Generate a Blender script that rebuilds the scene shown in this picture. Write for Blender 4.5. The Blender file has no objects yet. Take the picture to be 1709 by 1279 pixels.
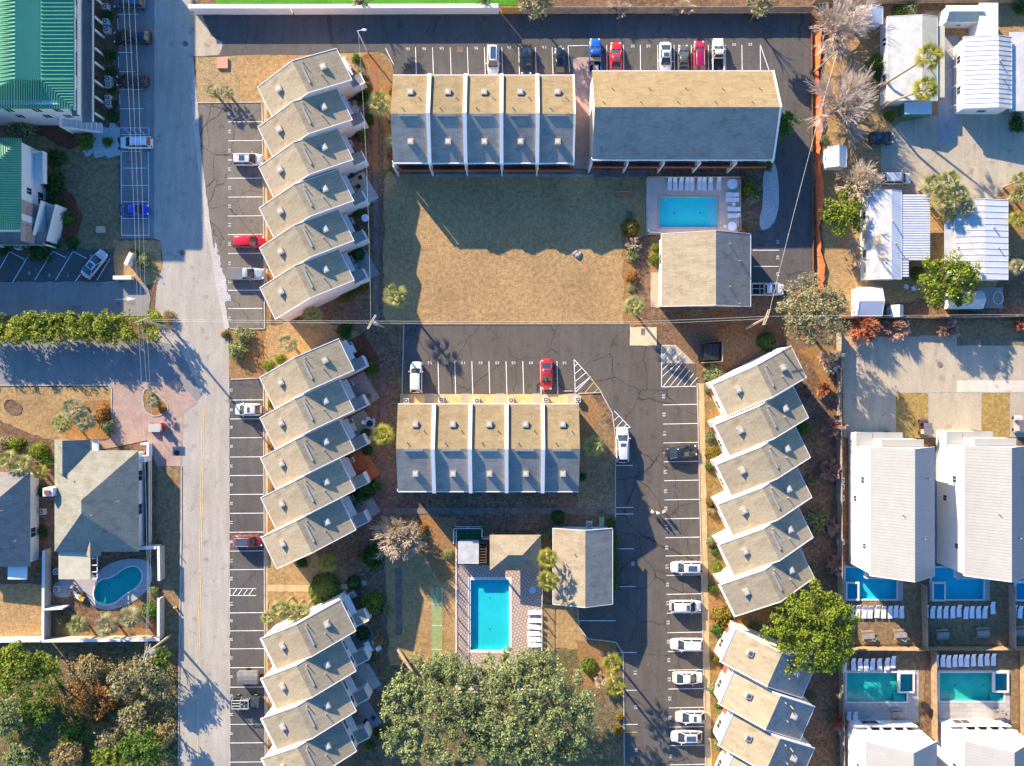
import bpy, bmesh, math, random
import numpy as np
from mathutils import Vector, Matrix
from mathutils.geometry import tessellate_polygon
R = math.radians
scn = bpy.context.scene
COL = scn.collection
# ------------------------------------------------------------------ camera, sky, sun
S, H, CX, CY = 11.0, 125.0, 854.5, 639.5      # map scale of the ground (px per metre), camera height
cam = bpy.data.cameras.new('aerial_camera'); camo = bpy.data.objects.new('aerial_camera', cam)
COL.objects.link(camo); camo.location = (0, 0, H); camo.rotation_euler = (0, 0, 0)
cam.sensor_width = 36; cam.lens = 36 * H / (1709 / S); cam.clip_end = 2000; cam.clip_start = 1
scn.camera = camo
SEL = R(21.5); SDX, SDY = -0.625, 0.78          # sun stands up-left of the picture, low
world = bpy.data.worlds.new('World'); scn.world = world; world.use_nodes = True
wn = world.node_tree; wn.nodes.clear()
sky = wn.nodes.new('ShaderNodeTexSky'); sky.sky_type = 'NISHITA'; sky.sun_disc = False
sky.sun_elevation = SEL; sky.sun_rotation = math.atan2(SDX, SDY); sky.air_density = 1.3; sky.ozone_density = 2.0; sky.dust_density = .4
bg = wn.nodes.new('ShaderNodeBackground'); bg.inputs[1].default_value = 0.134
wo = wn.nodes.new('ShaderNodeOutputWorld'); hs = wn.nodes.new('ShaderNodeHueSaturation'); hs.inputs['Saturation'].default_value = 1.5; hs.inputs['Hue'].default_value = .517; wn.links.new(sky.outputs[0], hs.inputs['Color']); wn.links.new(hs.outputs[0], bg.inputs[0]); wn.links.new(bg.outputs[0], wo.inputs[0])
sl = bpy.data.lights.new('sun', 'SUN'); sl.energy = 5.0; sl.angle = R(.5); sl.color = (1, .83, .60)
so = bpy.data.objects.new('sun', sl); COL.objects.link(so)
svec = Vector((SDX * math.cos(SEL), SDY * math.cos(SEL), math.sin(SEL)))
so.rotation_euler = svec.to_track_quat('Z', 'Y').to_euler(); so.location = svec * 200
scn.view_settings.view_transform = 'Standard'; scn.view_settings.look = 'None'
scn.view_settings.exposure = 1.4; scn.view_settings.gamma = 1
scn.cycles.max_bounces = 6; scn.cycles.diffuse_bounces = 3; scn.cycles.transparent_max_bounces = 8

# ------------------------------------------------------------------ helpers
def W(px, py, z=0.0):
    "point at height z that stands over this place of the map"
    k = (H - z) / H / S
    return Vector(((px - CX) * k, -(py - CY) * k, z))
rnd = random.Random(7)

class MB:
    def __init__(s): s.v = []; s.f = []
    def add(s, vs, fs):
        o = len(s.v); s.v += [tuple(v) for v in vs]; s.f += [tuple(i + o for i in f) for f in fs]; return s
    def quad(s, a, b, c, d): return s.add([a, b, c, d], [(0, 1, 2, 3)])
    def box(s, x0, y0, z0, x1, y1, z1, rz=0, about=None):
        vs = [(x, y, z) for z in (z0, z1) for x, y in ((x0, y0), (x1, y0), (x1, y1), (x0, y1))]
        if rz:
            cx, cy = about if about else ((x0 + x1) / 2, (y0 + y1) / 2); c, n = math.cos(rz), math.sin(rz)
            vs = [(cx + (x - cx) * c - (y - cy) * n, cy + (x - cx) * n + (y - cy) * c, z) for x, y, z in vs]
        return s.add(vs, [(3, 2, 1, 0), (4, 5, 6, 7), (0, 1, 5, 4), (1, 2, 6, 5), (2, 3, 7, 6), (3, 0, 4, 7)])
    def prism(s, poly, z0, z1):
        "poly: list of (x,y) ; z0/z1 numbers or functions of (x,y)"
        f0 = z0 if callable(z0) else (lambda x, y: z0); f1 = z1 if callable(z1) else (lambda x, y: z1)
        a = sum(poly[i][0] * poly[(i + 1) % len(poly)][1] - poly[(i + 1) % len(poly)][0] * poly[i][1] for i in range(len(poly)))
        if a < 0: poly = poly[::-1]
        n = len(poly); vs = [(x, y, f0(x, y)) for x, y in poly] + [(x, y, f1(x, y)) for x, y in poly]
        tr = tessellate_polygon([[Vector((x, y, 0)) for x, y in poly]])
        fs = [(i, (i + 1) % n, n + (i + 1) % n, n + i) for i in range(n)]
        for t in tr:
            p = [poly[i] for i in t]
            ar = (p[1][0] - p[0][0]) * (p[2][1] - p[0][1]) - (p[2][0] - p[0][0]) * (p[1][1] - p[0][1])
            t = t if ar > 0 else t[::-1]
            fs.append(tuple(n + i for i in t)); fs.append(tuple(reversed(t)))
        return s.add(vs, fs)
    def tube(s, p0, p1, r0, r1=None, n=6, cap=True):
        r1 = r0 if r1 is None else r1; p0 = Vector(p0); p1 = Vector(p1); d = (p1 - p0)
        if d.length < 1e-6: return s
        q = d.to_track_quat('Z', 'Y'); a = [q @ Vector((math.cos(2 * math.pi * i / n), math.sin(2 * math.pi * i / n), 0)) for i in range(n)]
        vs = [p0 + u * r0 for u in a] + [p1 + u * r1 for u in a]
        fs = [(i, (i + 1) % n, n + (i + 1) % n, n + i) for i in range(n)]
        if cap: fs += [tuple(range(n))[::-1], tuple(range(n, 2 * n))]
        return s.add(vs, fs)
    def path(s, pts, r, n=5):
        for a, b in zip(pts[:-1], pts[1:]): s.tube(a, b, r, r, n)
        return s
    def ball(s, c, rx, ry, rz, n=8, m=5):
        vs = []; fs = []
        for j in range(m + 1):
            t = math.pi * j / m
            for i in range(n):
                p = 2 * math.pi * i / n; vs.append((c[0] + rx * math.sin(t) * math.cos(p), c[1] + ry * math.sin(t) * math.sin(p), c[2] + rz * math.cos(t)))
        for j in range(m):
            for i in range(n): fs.append((j * n + i, (j + 1) * n + i, (j + 1) * n + (i + 1) % n, j * n + (i + 1) % n))
        return s.add(vs, fs)
    def loft(s, rings, caps=True):
        n = len(rings[0]); vs = [p for r in rings for p in r]; fs = []
        for j in range(len(rings) - 1):
            for i in range(n): fs.append((j * n + i, j * n + (i + 1) % n, (j + 1) * n + (i + 1) % n, (j + 1) * n + i))
        if caps: fs += [tuple(range(n))[::-1], tuple(range((len(rings) - 1) * n, len(rings) * n))]
        return s.add(vs, fs)
    def build(s, name, mat, parent=None, smooth=False, origin=None):
        me = bpy.data.meshes.new(name)
        vs = s.v
        if origin is not None: vs = [(x - origin[0], y - origin[1], z - origin[2]) for x, y, z in vs]
        me.from_pydata(vs, [], s.f); me.update()
        if smooth: me.polygons.foreach_set('use_smooth', [True] * len(me.polygons))
        me.materials.append(mat)
        o = bpy.data.objects.new(name, me); COL.objects.link(o)
        if origin is not None: o.location = origin
        if parent: o.parent = parent
        return o
def npmesh(name, V, F, mat, parent=None, loc=None):
    me = bpy.data.meshes.new(name); n = len(F); k = F.shape[1]
    me.vertices.add(len(V)); me.vertices.foreach_set('co', np.asarray(V, dtype=np.float32).ravel())
    me.loops.add(n * k); me.loops.foreach_set('vertex_index', np.asarray(F, dtype=np.int32).ravel())
    me.polygons.add(n); me.polygons.foreach_set('loop_start', np.arange(0, n * k, k, dtype=np.int32)); me.polygons.foreach_set('loop_total', np.full(n, k, dtype=np.int32))
    me.update(calc_edges=True); me.validate(); me.materials.append(mat)
    o = bpy.data.objects.new(name, me); COL.objects.link(o)
    if parent: o.parent = parent
    if loc is not None: o.location = loc
    return o
def tag(o, label=None, cat=None, group=None, kind=None):
    if label: o['label'] = label
    if cat: o['category'] = cat
    if group: o['group'] = group
    if kind: o['kind'] = kind
    return o
def empty(name, loc, rz=0, label=None, cat=None, group=None):
    o = bpy.data.objects.new(name, None); COL.objects.link(o); o.location = loc; o.rotation_euler = (0, 0, rz); o.empty_display_size = .5
    return tag(o, label, cat, group)
def copy_tree(o, parent=None):
    c = o.copy(); COL.objects.link(c); c.parent = parent
    for ch in list(o.children): copy_tree(ch, c)
    return c
def place(proto, loc, rz=0, sc=1.0, label=None, cat=None, group=None):
    "the first use moves the prototype itself, later ones copy it"
    if not proto.get('_used'): proto['_used'] = 1; o = proto
    else: o = copy_tree(proto)
    o.location = loc; o.rotation_euler = (0, 0, rz); o.scale = (sc, sc, sc) if not isinstance(sc, tuple) else sc
    return tag(o, label, cat, group)

# ------------------------------------------------------------------ materials
def newmat(name):
    m = bpy.data.materials.new(name); m.use_nodes = True; t = m.node_tree; t.nodes.clear()
    out = t.nodes.new('ShaderNodeOutputMaterial'); return m, t, out
def nd(t, typ, **kw):
    n = t.nodes.new(typ)
    for k, v in kw.items():
        if k.startswith('_'): n.inputs[k[1:]].default_value = v
        elif k.startswith('i') and k[1:].isdigit(): n.inputs[int(k[1:])].default_value = v
        else: setattr(n, k, v)
    return n
def ramp(t, fac, cols):
    r = nd(t, 'ShaderNodeValToRGB'); e = r.color_ramp.elements
    n = len(cols)
    for i, c in enumerate(cols):
        pos = i / (n - 1) * .44 + .28 if len(c) == 3 else c[3]
        el = e[i] if i < 2 else e.new(pos)
        el.position = pos; el.color = (*c[:3], 1)
    t.links.new(fac, r.inputs[0]); return r.outputs[0]
def noise(t, vec, scale, detail=5, rough=.6, dist=0):
    n = nd(t, 'ShaderNodeTexNoise', _Scale=scale, _Detail=detail, _Roughness=rough, _Distortion=dist); t.links.new(vec, n.inputs['Vector']); return n.outputs[0]
def mixc(t, a, b, fac, mode='MIX'):
    m = nd(t, 'ShaderNodeMix', data_type='RGBA', blend_type=mode)
    for s_, v in ((0, fac), (6, a), (7, b)):
        if hasattr(v, 'is_linked'): t.links.new(v, m.inputs[s_])
        else: m.inputs[s_].default_value = v if not isinstance(v, tuple) else (*v[:3], 1)
    return m.outputs[2]
def mathn(t, op, a, b=0.0, clamp=False):
    m = nd(t, 'ShaderNodeMath', operation=op, use_clamp=clamp)
    for i, v in enumerate((a, b)):
        if hasattr(v, 'is_linked'): t.links.new(v, m.inputs[i])
        else: m.inputs[i].default_value = v
    return m.outputs[0]
def finish(t, out, col, rough=.9, bump=None, bstr=.3, bdist=.05, spec=.3, metal=0):
    p = nd(t, 'ShaderNodeBsdfPrincipled', _Roughness=rough, _Metallic=metal); p.inputs['Specular IOR Level'].default_value = spec
    if hasattr(col, 'is_linked'): t.links.new(col, p.inputs['Base Color'])
    else: p.inputs['Base Color'].default_value = (*col[:3], 1)
    if bump is not None:
        b = nd(t, 'ShaderNodeBump', _Strength=bstr, _Distance=bdist); t.links.new(bump, b.inputs['Height']); t.links.new(b.outputs[0], p.inputs['Normal'])
    t.links.new(p.outputs[0], out.inputs[0]); return p
def pos(t): return nd(t, 'ShaderNodeTexCoord').outputs['Object']
MATS = {}
def natural(name, cols, s1=.15, s2=2.5, s3=None, rough=.95, bstr=.5, bdist=.08, contrast=.5, spec=.15):
    "ground stuff: broad patches of the given colours, finer mottling, a rough surface"
    m, t, out = newmat(name); v = pos(t)
    c = ramp(t, noise(t, v, s1, 6, .65), cols)
    f = noise(t, v, s2, 4, .7); g = ramp(t, f, [(1 - contrast,) * 3 + (.3,), (1 + contrast * .35,) * 3 + (.7,)])
    c = mixc(t, c, g, 1.0, 'MULTIPLY')
    h = noise(t, v, s3 or s2 * 2.2, 3, .7)
    if contrast > .2:
        g2 = ramp(t, h, [(1 - contrast * .7,) * 3 + (.32,), (1.1,) * 3 + (.66,)]); c = mixc(t, c, g2, 1.0, 'MULTIPLY')
    finish(t, out, c, rough, h, bstr, bdist, spec); MATS[name] = m; return m
def plain(name, col, rough=.6, spec=.4, metal=0, var=.12, scale=3.0, bstr=0):
    m, t, out = newmat(name); v = pos(t); n = noise(t, v, scale, 5, .65)
    c = ramp(t, n, [tuple(x * (1 - var) for x in col) + (.3,), tuple(min(1, x * (1 + var * .5)) for x in col) + (.7,)])
    finish(t, out, c, rough, n if bstr else None, bstr, .03, spec, metal); MATS[name] = m; return m
def asphalt(name, c0, c1, cracks=0.0, cs=.16, seal=(.035, .034, .033), blot=None):
    m, t, out = newmat(name); v = pos(t)
    c = ramp(t, noise(t, v, .12, 7, .7), [c0, c1])
    mp = nd(t, 'ShaderNodeMapping'); mp.inputs['Scale'].default_value = (.9, .12, 1); t.links.new(v, mp.inputs[0])
    st = ramp(t, noise(t, mp.outputs[0], 1.2, 4, .6), [(.86,) * 3 + (.3,), (1.08,) * 3 + (.7,)]); c = mixc(t, c, st, 1.0, 'MULTIPLY')
    sp = noise(t, v, 7, 2, .8); g = ramp(t, sp, [(.78,) * 3 + (.3,), (1.15,) * 3 + (.7,)]); c = mixc(t, c, g, 1.0, 'MULTIPLY')
    oil = ramp(t, noise(t, v, .55, 3, .55), [(1, 1, 1, .60), (.66, .65, .64, .74)]); c = mixc(t, c, oil, 1.0, 'MULTIPLY')
    if blot:
        bl = ramp(t, noise(t, v, .3, 6, .75), [(0, 0, 0, .62), (1, 1, 1, .72)]); c = mixc(t, c, blot, mathn(t, 'MULTIPLY', bl, .6))
    if cracks:
        dn = nd(t, 'ShaderNodeTexNoise', _Scale=.45, _Detail=4); t.links.new(v, dn.inputs['Vector'])
        add = nd(t, 'ShaderNodeVectorMath', operation='MULTIPLY_ADD'); add.inputs[1].default_value = (1.8, 1.8, 0); t.links.new(dn.outputs[1], add.inputs[0]); t.links.new(v, add.inputs[2])
        vo = nd(t, 'ShaderNodeTexVoronoi', feature='DISTANCE_TO_EDGE', _Scale=cs); t.links.new(add.outputs[0], vo.inputs['Vector'])
        th = mathn(t, 'LESS_THAN', vo.outputs[0], .042 * cs)
        msk = ramp(t, noise(t, v, .09, 3, .5), [(0, 0, 0, .38), (1, 1, 1, .46)])
        c = mixc(t, c, seal, mathn(t, 'MULTIPLY', mathn(t, 'MULTIPLY', th, msk), cracks))
    finish(t, out, c, .9, sp, .25, .02, .2); MATS[name] = m; return m
def shingle(name, c0, c1, rows=3.3, tint=(1, 1, 1)):
    m, t, out = newmat(name); v = pos(t)
    c = ramp(t, noise(t, v, .35, 6, .7), [c0, c1])
    br = nd(t, 'ShaderNodeTexBrick', _Scale=1.0); br.inputs['Brick Width'].default_value = .9; br.inputs['Row Height'].default_value = .28; br.inputs['Mortar Size'].default_value = .02
    br.inputs['Color1'].default_value = (.86, .86, .86, 1); br.inputs['Color2'].default_value = (1.05, 1.05, 1.05, 1); br.inputs['Mortar'].default_value = (.72, .72, .72, 1)
    t.links.new(v, br.inputs[0]); c = mixc(t, c, br.outputs[0], .8, 'MULTIPLY')
    g = noise(t, v, 5, 3, .8); c = mixc(t, c, ramp(t, g, [(.88,) * 3 + (.3,), (1.07,) * 3 + (.7,)]), 1.0, 'MULTIPLY')
    oi = nd(t, 'ShaderNodeObjectInfo'); c = mixc(t, c, ramp(t, oi.outputs['Random'], [(.86, .87, .88, 0.0), (1.0, .98, .95, .5), (1.08, 1.06, 1.03, 1.0)]), 1.0, 'MULTIPLY')
    mp = nd(t, 'ShaderNodeMapping'); mp.inputs['Scale'].default_value = (.25, 1.6, 1); t.links.new(v, mp.inputs[0]); sk = ramp(t, noise(t, mp.outputs[0], .9, 5, .7), [(.80, .79, .78, .30), (1, 1, 1, .52)]); c = mixc(t, c, sk, .7, 'MULTIPLY')
    stn = ramp(t, noise(t, v, .8, 4, .6, .6), [(.84, .82, .8, .34), (1, 1, 1, .5)]); c = mixc(t, c, stn, 1.0, 'MULTIPLY')
    finish(t, out, c, .95, g, .3, .03, .12); MATS[name] = m; return m
def leafmat(name, c0, c1, c2, trans=.42, sc=.55):
    m, t, out = newmat(name); v = pos(t)
    ge = nd(t, 'ShaderNodeNewGeometry'); n = noise(t, v, sc, 3, .6)
    f = mathn(t, 'ADD', mathn(t, 'MULTIPLY', n, .7), mathn(t, 'MULTIPLY', ge.outputs['Random Per Island'], .32))
    c = ramp(t, f, [c0 + (.3,), c1 + (.52,), c2 + (.75,)])
    p = nd(t, 'ShaderNodeBsdfPrincipled', _Roughness=.65); p.inputs['Specular IOR Level'].default_value = .25; t.links.new(c, p.inputs['Base Color'])
    tr = nd(t, 'ShaderNodeBsdfTranslucent'); t.links.new(c, tr.inputs[0])
    mx = nd(t, 'ShaderNodeMixShader'); mx.inputs[0].default_value = trans
    t.links.new(p.outputs[0], mx.inputs[1]); t.links.new(tr.outputs[0], mx.inputs[2]); t.links.new(mx.outputs[0], out.inputs[0])
    MATS[name] = m; return m
def bricks(name, c1, c2, mortar, bw=.4, bh=.2, ms=.02, rot=0, var=.25):
    m, t, out = newmat(name); v = pos(t)
    mp = nd(t, 'ShaderNodeMapping'); mp.inputs['Rotation'].default_value = (0, 0, rot); t.links.new(v, mp.inputs[0])
    br = nd(t, 'ShaderNodeTexBrick', _Scale=1.0); br.inputs['Brick Width'].default_value = bw; br.inputs['Row Height'].default_value = bh; br.inputs['Mortar Size'].default_value = ms
    br.inputs['Color1'].default_value = (*c1, 1); br.inputs['Color2'].default_value = (*c2, 1); br.inputs['Mortar'].default_value = (*mortar, 1)
    t.links.new(mp.outputs[0], br.inputs[0])
    g = noise(t, v, .6, 6, .7); c = mixc(t, br.outputs[0], ramp(t, g, [(1 - var,) * 3 + (.3,), (1 + var * .5,) * 3 + (.7,)]), 1.0, 'MULTIPLY')
    finish(t, out, c, .85, br.outputs[1], -.2, .02, .2); MATS[name] = m; return m

LAWN = natural('dormant_lawn', [(.345, .22, .10), (.44, .28, .125), (.51, .325, .145), (.38, .25, .115)], .11, 1.6, 5.5, bstr=.75, bdist=.12, contrast=.42)
LAWN2 = natural('olive_lawn', [(.245, .17, .095), (.32, .215, .11), (.38, .25, .125)], .14, 1.6, 5, bstr=.7, bdist=.12, contrast=.5)
GREEN = natural('green_turf', [(.06, .22, .02), (.10, .30, .03)], .2, 1.5, 5, bstr=.3, bdist=.05, contrast=.3)
SOIL = natural('garden_soil', [(.24, .135, .08), (.32, .19, .11), (.22, .135, .08), (.38, .22, .12)], .25, 1.8, 5, bstr=.8, bdist=.12, contrast=.6)
STRAW = natural('pine_straw', [(.27, .13, .045), (.42, .21, .07), (.33, .20, .10), (.46, .29, .13)], .35, 2.5, 7, bstr=.7, bdist=.08, contrast=.45)
REDMULCH = natural('red_mulch', [(.20, .055, .03), (.27, .09, .05)], .3, 2.5, 7, bstr=.7, contrast=.5)
WOODS = natural('woodland_floor', [(.19, .15, .08), (.30, .21, .11), (.20, .17, .075), (.40, .26, .13)], .2, 1.4, 4, bstr=.9, bdist=.2, contrast=.6)
GRAVEL = natural('white_gravel', [(.50, .47, .44), (.62, .58, .54)], .5, 4, 9, bstr=.7, contrast=.35)
SANDY = natural('pale_sand', [(.40, .33, .25), (.50, .42, .33)], .3, 2.5, 8, bstr=.5, contrast=.3)
ROAD = asphalt('pale_street', (.36, .32, .265), (.45, .40, .34), .15, .1, (.25, .23, .2))
ASPH = asphalt('worn_asphalt', (.098, .084, .07), (.138, .12, .102), 1.0, .15, (.035, .034, .033), blot=(.26, .24, .21))
ASPH2 = asphalt('brown_asphalt', (.155, .135, .112), (.205, .182, .152), .85, .22, (.06, .055, .05), blot=(.33, .30, .25))
ASPH3 = asphalt('dark_asphalt', (.088, .082, .077), (.125, .116, .106), .5, .12, (.03, .03, .03), blot=(.2, .185, .16))
ASPH4 = asphalt('grey_asphalt', (.20, .19, .18), (.29, .27, .25), .25, .15, (.12, .11, .1))
CONC = asphalt('concrete', (.38, .315, .225), (.48, .40, .295), .5, .12, (.3, .26, .2))
CONC2 = plain('kerb_concrete', (.46, .41, .34), .9, .2, 0, .25, 1.2)
WALK = plain('tan_walk', (.55, .38, .20), .9, .15, 0, .25, .8)
SLATE = plain('dark_walk', (.21, .155, .125), .9, .15, 0, .4, .7)
PINKPAVE = bricks('red_pavers', (.38, .255, .20), (.44, .31, .25), (.33, .24, .2), .4, .2, .012, R(45))
GREYPAVE = bricks('grey_pavers', (.30, .27, .25), (.38, .34, .31), (.22, .2, .19), .5, .25, .015, R(26))
DECK1 = bricks('tan_pool_deck', (.60, .48, .40), (.64, .52, .43), (.54, .43, .36), 2.4, 2.4, .02, 0, .15)
DECK2 = bricks('patterned_pool_deck', (.54, .41, .33), (.50, .375, .30), (.29, .22, .19), .46, .46, .07, R(45), .12)
DECK3 = bricks('stone_pool_deck', (.38, .35, .33), (.44, .41, .38), (.33, .3, .29), 1.2, .6, .03, 0, .2)
BRICKWALK = bricks('brick_walk', (.30, .115, .06), (.36, .15, .08), (.2, .1, .06), .3, .15, .01)
RUSTPAVE = bricks('rust_pavers', (.42, .11, .05), (.45, .13, .06), (.34, .09, .04), .3, .3, .01)
COURT = natural('green_court', [(.27, .32, .13), (.32, .36, .15)], .3, 2, 6, bstr=.1, contrast=.2)
PAINT = plain('road_paint', (.80, .78, .74), .8, .2, 0, .22, 2.5)
YPAINT = plain('yellow_paint', (.72, .48, .13), .8, .2, 0, .3, 2.5)
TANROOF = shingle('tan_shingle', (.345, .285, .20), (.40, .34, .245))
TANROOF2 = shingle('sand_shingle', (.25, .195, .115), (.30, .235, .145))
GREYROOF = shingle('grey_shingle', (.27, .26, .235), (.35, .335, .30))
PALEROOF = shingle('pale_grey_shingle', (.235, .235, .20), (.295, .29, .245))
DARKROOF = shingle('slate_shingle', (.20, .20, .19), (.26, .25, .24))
STUCCO = plain('white_stucco', (.68, .65, .61), .85, .2, 0, .08, .7)
PINKST = plain('pink_stucco', (.68, .55, .50), .85, .2, 0, .1, .7)
WTRIM = plain('white_trim', (.72, .70, .67), .6, .3, 0, .06, 1.5)
SIDING = plain('white_siding', (.70, .69, .675), .6, .3, 0, .06, 1.0)
MMETAL = plain('painted_metal', (.62, .61, .60), .45, .4, 0, .08, .6)
WMETAL = plain('white_metal', (.305, .30, .296), .45, .4, 0, .07, .6)
AMETAL = plain('weathered_metal', (.52, .505, .475), .5, .4, 0, .25, .7)
TMETAL = plain('tan_metal', (.50, .45, .32), .6, .3, 0, .15, .7)
GMETAL = plain('green_metal', (.095, .33, .195), .45, .4, 0, .1, .5)
GSEAM = plain('green_seam', (.10, .33, .20), .45, .4, 0, .1, .5)
WOOD = plain('fence_wood', (.36, .26, .16), .9, .15, 0, .35, .9)
GWOOD = plain('grey_wood', (.36, .30, .24), .9, .15, 0, .3, .9)
DWOOD = plain('dark_wood', (.12, .085, .06), .9, .15, 0, .3, 1.2)
BALC = plain('balcony_red', (.27, .085, .05), .8, .2, 0, .25, 1)
VENT = plain('vent_metal', (.45, .41, .34), .5, .4, .2, .15, 3)
VENTL = plain('vent_top', (.56, .52, .44), .6, .3, .1, .15, 3)  # vent tops lightened in colour, painting the sun that falls on them
VENTD = plain('vent_opening', (.10, .095, .09), .6, .3, 0, .2, 3)
GLASSM = plain('window_glass', (.035, .045, .055), .08, .7, 0, .1, 1)
SKYL = plain('skylight_glass', (.05, .09, .13), .06, .8, 0, .1, 1)
ACM = plain('ac_case', (.55, .53, .49), .55, .4, 0, .12, 4)
ACD = plain('ac_fan', (.08, .08, .085), .5, .4, 0, .2, 6)
BLACK = plain('black_plastic', (.02, .02, .022), .5, .4, 0, .2, 4)
RUBBER = plain('tyre_rubber', (.018, .018, .018), .85, .2, 0, .2, 4)
CHROME = plain('wheel_alloy', (.5, .5, .5), .3, .5, .7, .1, 6)
PLW = plain('white_resin', (.82, .82, .82), .5, .4, 0, .06, 3)
SLING = plain('white_sling', (.78, .79, .80), .75, .2, 0, .08, 4)
POLEW = plain('weathered_pole', (.42, .34, .25), .9, .2, 0, .25, 1.5)
WIREM = plain('wire_cable', (.55, .54, .52), .5, .4, .3, .1, 1)
STEEL = plain('galvanised_steel', (.5, .5, .49), .45, .5, .4, .12, 2)
REDNET = plain('orange_mesh', (.95, .16, .05), .8, .2, 0, .3, 2.5)
BARK = plain('bark', (.17, .125, .085), .95, .1, 0, .35, 2.5)
PBARK = plain('palm_bark', (.38, .29, .19), .95, .1, 0, .3, 3)
TWIG = plain('grey_twigs', (.60, .50, .44), .9, .1, 0, .25, .5)
TWIG2 = plain('pale_twigs', (.68, .55, .41), .9, .1, 0, .25, .5)
TWIG3 = plain('red_twigs', (.66, .26, .14), .9, .1, 0, .3, .5)
TWIG4 = plain('rosy_twigs', (.62, .38, .30), .9, .1, 0, .3, .5)
STONE = plain('boulder', (.34, .32, .30), .9, .2, 0, .35, 1.5, .3)
OAK = leafmat('oak_leaves', (0.157, 0.198, 0.075), (0.304, 0.348, 0.147), (0.471, 0.500, 0.240), sc=.4)
BRIGHT = leafmat('bright_leaves', (0.090, 0.154, 0.018), (0.236, 0.299, 0.033), (0.399, 0.426, 0.054), sc=.5)
MIDG = leafmat('mid_leaves', (0.065, 0.139, 0.024), (0.130, 0.227, 0.036), (0.227, 0.309, 0.057), sc=.6)
DEEPG = leafmat('deep_leaves', (0.035, 0.097, 0.020), (0.062, 0.145, 0.030), (0.103, 0.193, 0.041), sc=.6)
YELG = leafmat('yellow_leaves', (0.165, 0.143, 0.022), (0.297, 0.231, 0.033), (0.418, 0.297, 0.055), sc=.7)
GREYG = leafmat('grey_green_leaves', (0.220, 0.211, 0.110), (0.371, 0.338, 0.177), (0.524, 0.473, 0.270), sc=.6)
ORNG = leafmat('orange_leaves', (0.220, 0.100, 0.030), (0.400, 0.200, 0.060), (0.500, 0.290, 0.100), sc=.6)
PALM = leafmat('palm_fronds', (0.194, 0.217, 0.067), (0.359, 0.359, 0.128), (0.538, 0.493, 0.194), sc=.6)
PALMY = leafmat('sunny_fronds', (0.189, 0.203, 0.027), (0.338, 0.324, 0.054), (0.486, 0.432, 0.081), sc=.6)
PALMG = leafmat('pale_fronds', (0.230, 0.230, 0.115), (0.368, 0.356, 0.196), (0.483, 0.460, 0.276), sc=.6)
DRY = leafmat('dry_grass_blades', (.30, .23, .10), (.42, .33, .16), (.5, .4, .22), sc=.6)
def watermat(name, tint, gloss=.6):
    m, t, out = newmat(name); v = pos(t)
    tr = nd(t, 'ShaderNodeBsdfTransparent'); tr.inputs[0].default_value = (*tint, 1)
    gl = nd(t, 'ShaderNodeBsdfGlossy', _Roughness=.03)
    b = nd(t, 'ShaderNodeBump', _Strength=.3, _Distance=.05); t.links.new(noise(t, v, 2.2, 3, .5), b.inputs['Height']); t.links.new(b.outputs[0], gl.inputs['Normal'])
    fr = nd(t, 'ShaderNodeFresnel', _IOR=1.33); mx = nd(t, 'ShaderNodeMixShader'); t.links.new(fr.outputs[0], mx.inputs[0])
    t.links.new(tr.outputs[0], mx.inputs[1]); t.links.new(gl.outputs[0], mx.inputs[2]); t.links.new(mx.outputs[0], out.inputs[0]); MATS[name] = m; return m
WATER = watermat('pool_water', (.52, .93, .97)); WATER2 = watermat('teal_pool_water', (.45, .80, .80))
PLASTER = plain('blue_plaster', (.07, .58, .60), .8, .2, 0, .10, .5)
PLASTER2 = plain('teal_plaster', (.13, .64, .52), .8, .2, 0, .14, .5)
PLASTER3 = plain('deep_blue_plaster', (.10, .60, .66), .8, .2, 0, .12, .5)
PLASTER4 = plain('pale_turquoise_plaster', (.16, .80, .76), .8, .2, 0, .1, .5)
HEDGEL = leafmat('hedge_leaves', (.09, .13, .015), (.28, .33, .045), (.52, .54, .085), sc=.6)
COPING = plain('pool_coping', (.66, .62, .56), .8, .2, 0, .1, 2)
PCOPING = plain('pink_coping', (.56, .36, .29), .8, .2, 0, .1, 2)
_cm = {}
def paint(col, rough=.28):
    k = tuple(col)
    if k not in _cm:
        m, t, out = newmat('car_paint'); v = pos(t); n = noise(t, v, 1.5, 3, .5)
        c = ramp(t, n, [tuple(x * .93 for x in col) + (.3,), tuple(col) + (.7,)])
        p = finish(t, out, c, rough, None, 0, 0, .5); p.inputs['Coat Weight'].default_value = .6; p.inputs['Coat Roughness'].default_value = .08; _cm[k] = m
    return _cm[k]
def cloth(col): 
    k = ('cl',) + tuple(col)
    if k not in _cm: _cm[k] = plain('cloth', col, .9, .15, 0, .15, 6)
    return _cm[k]
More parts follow.
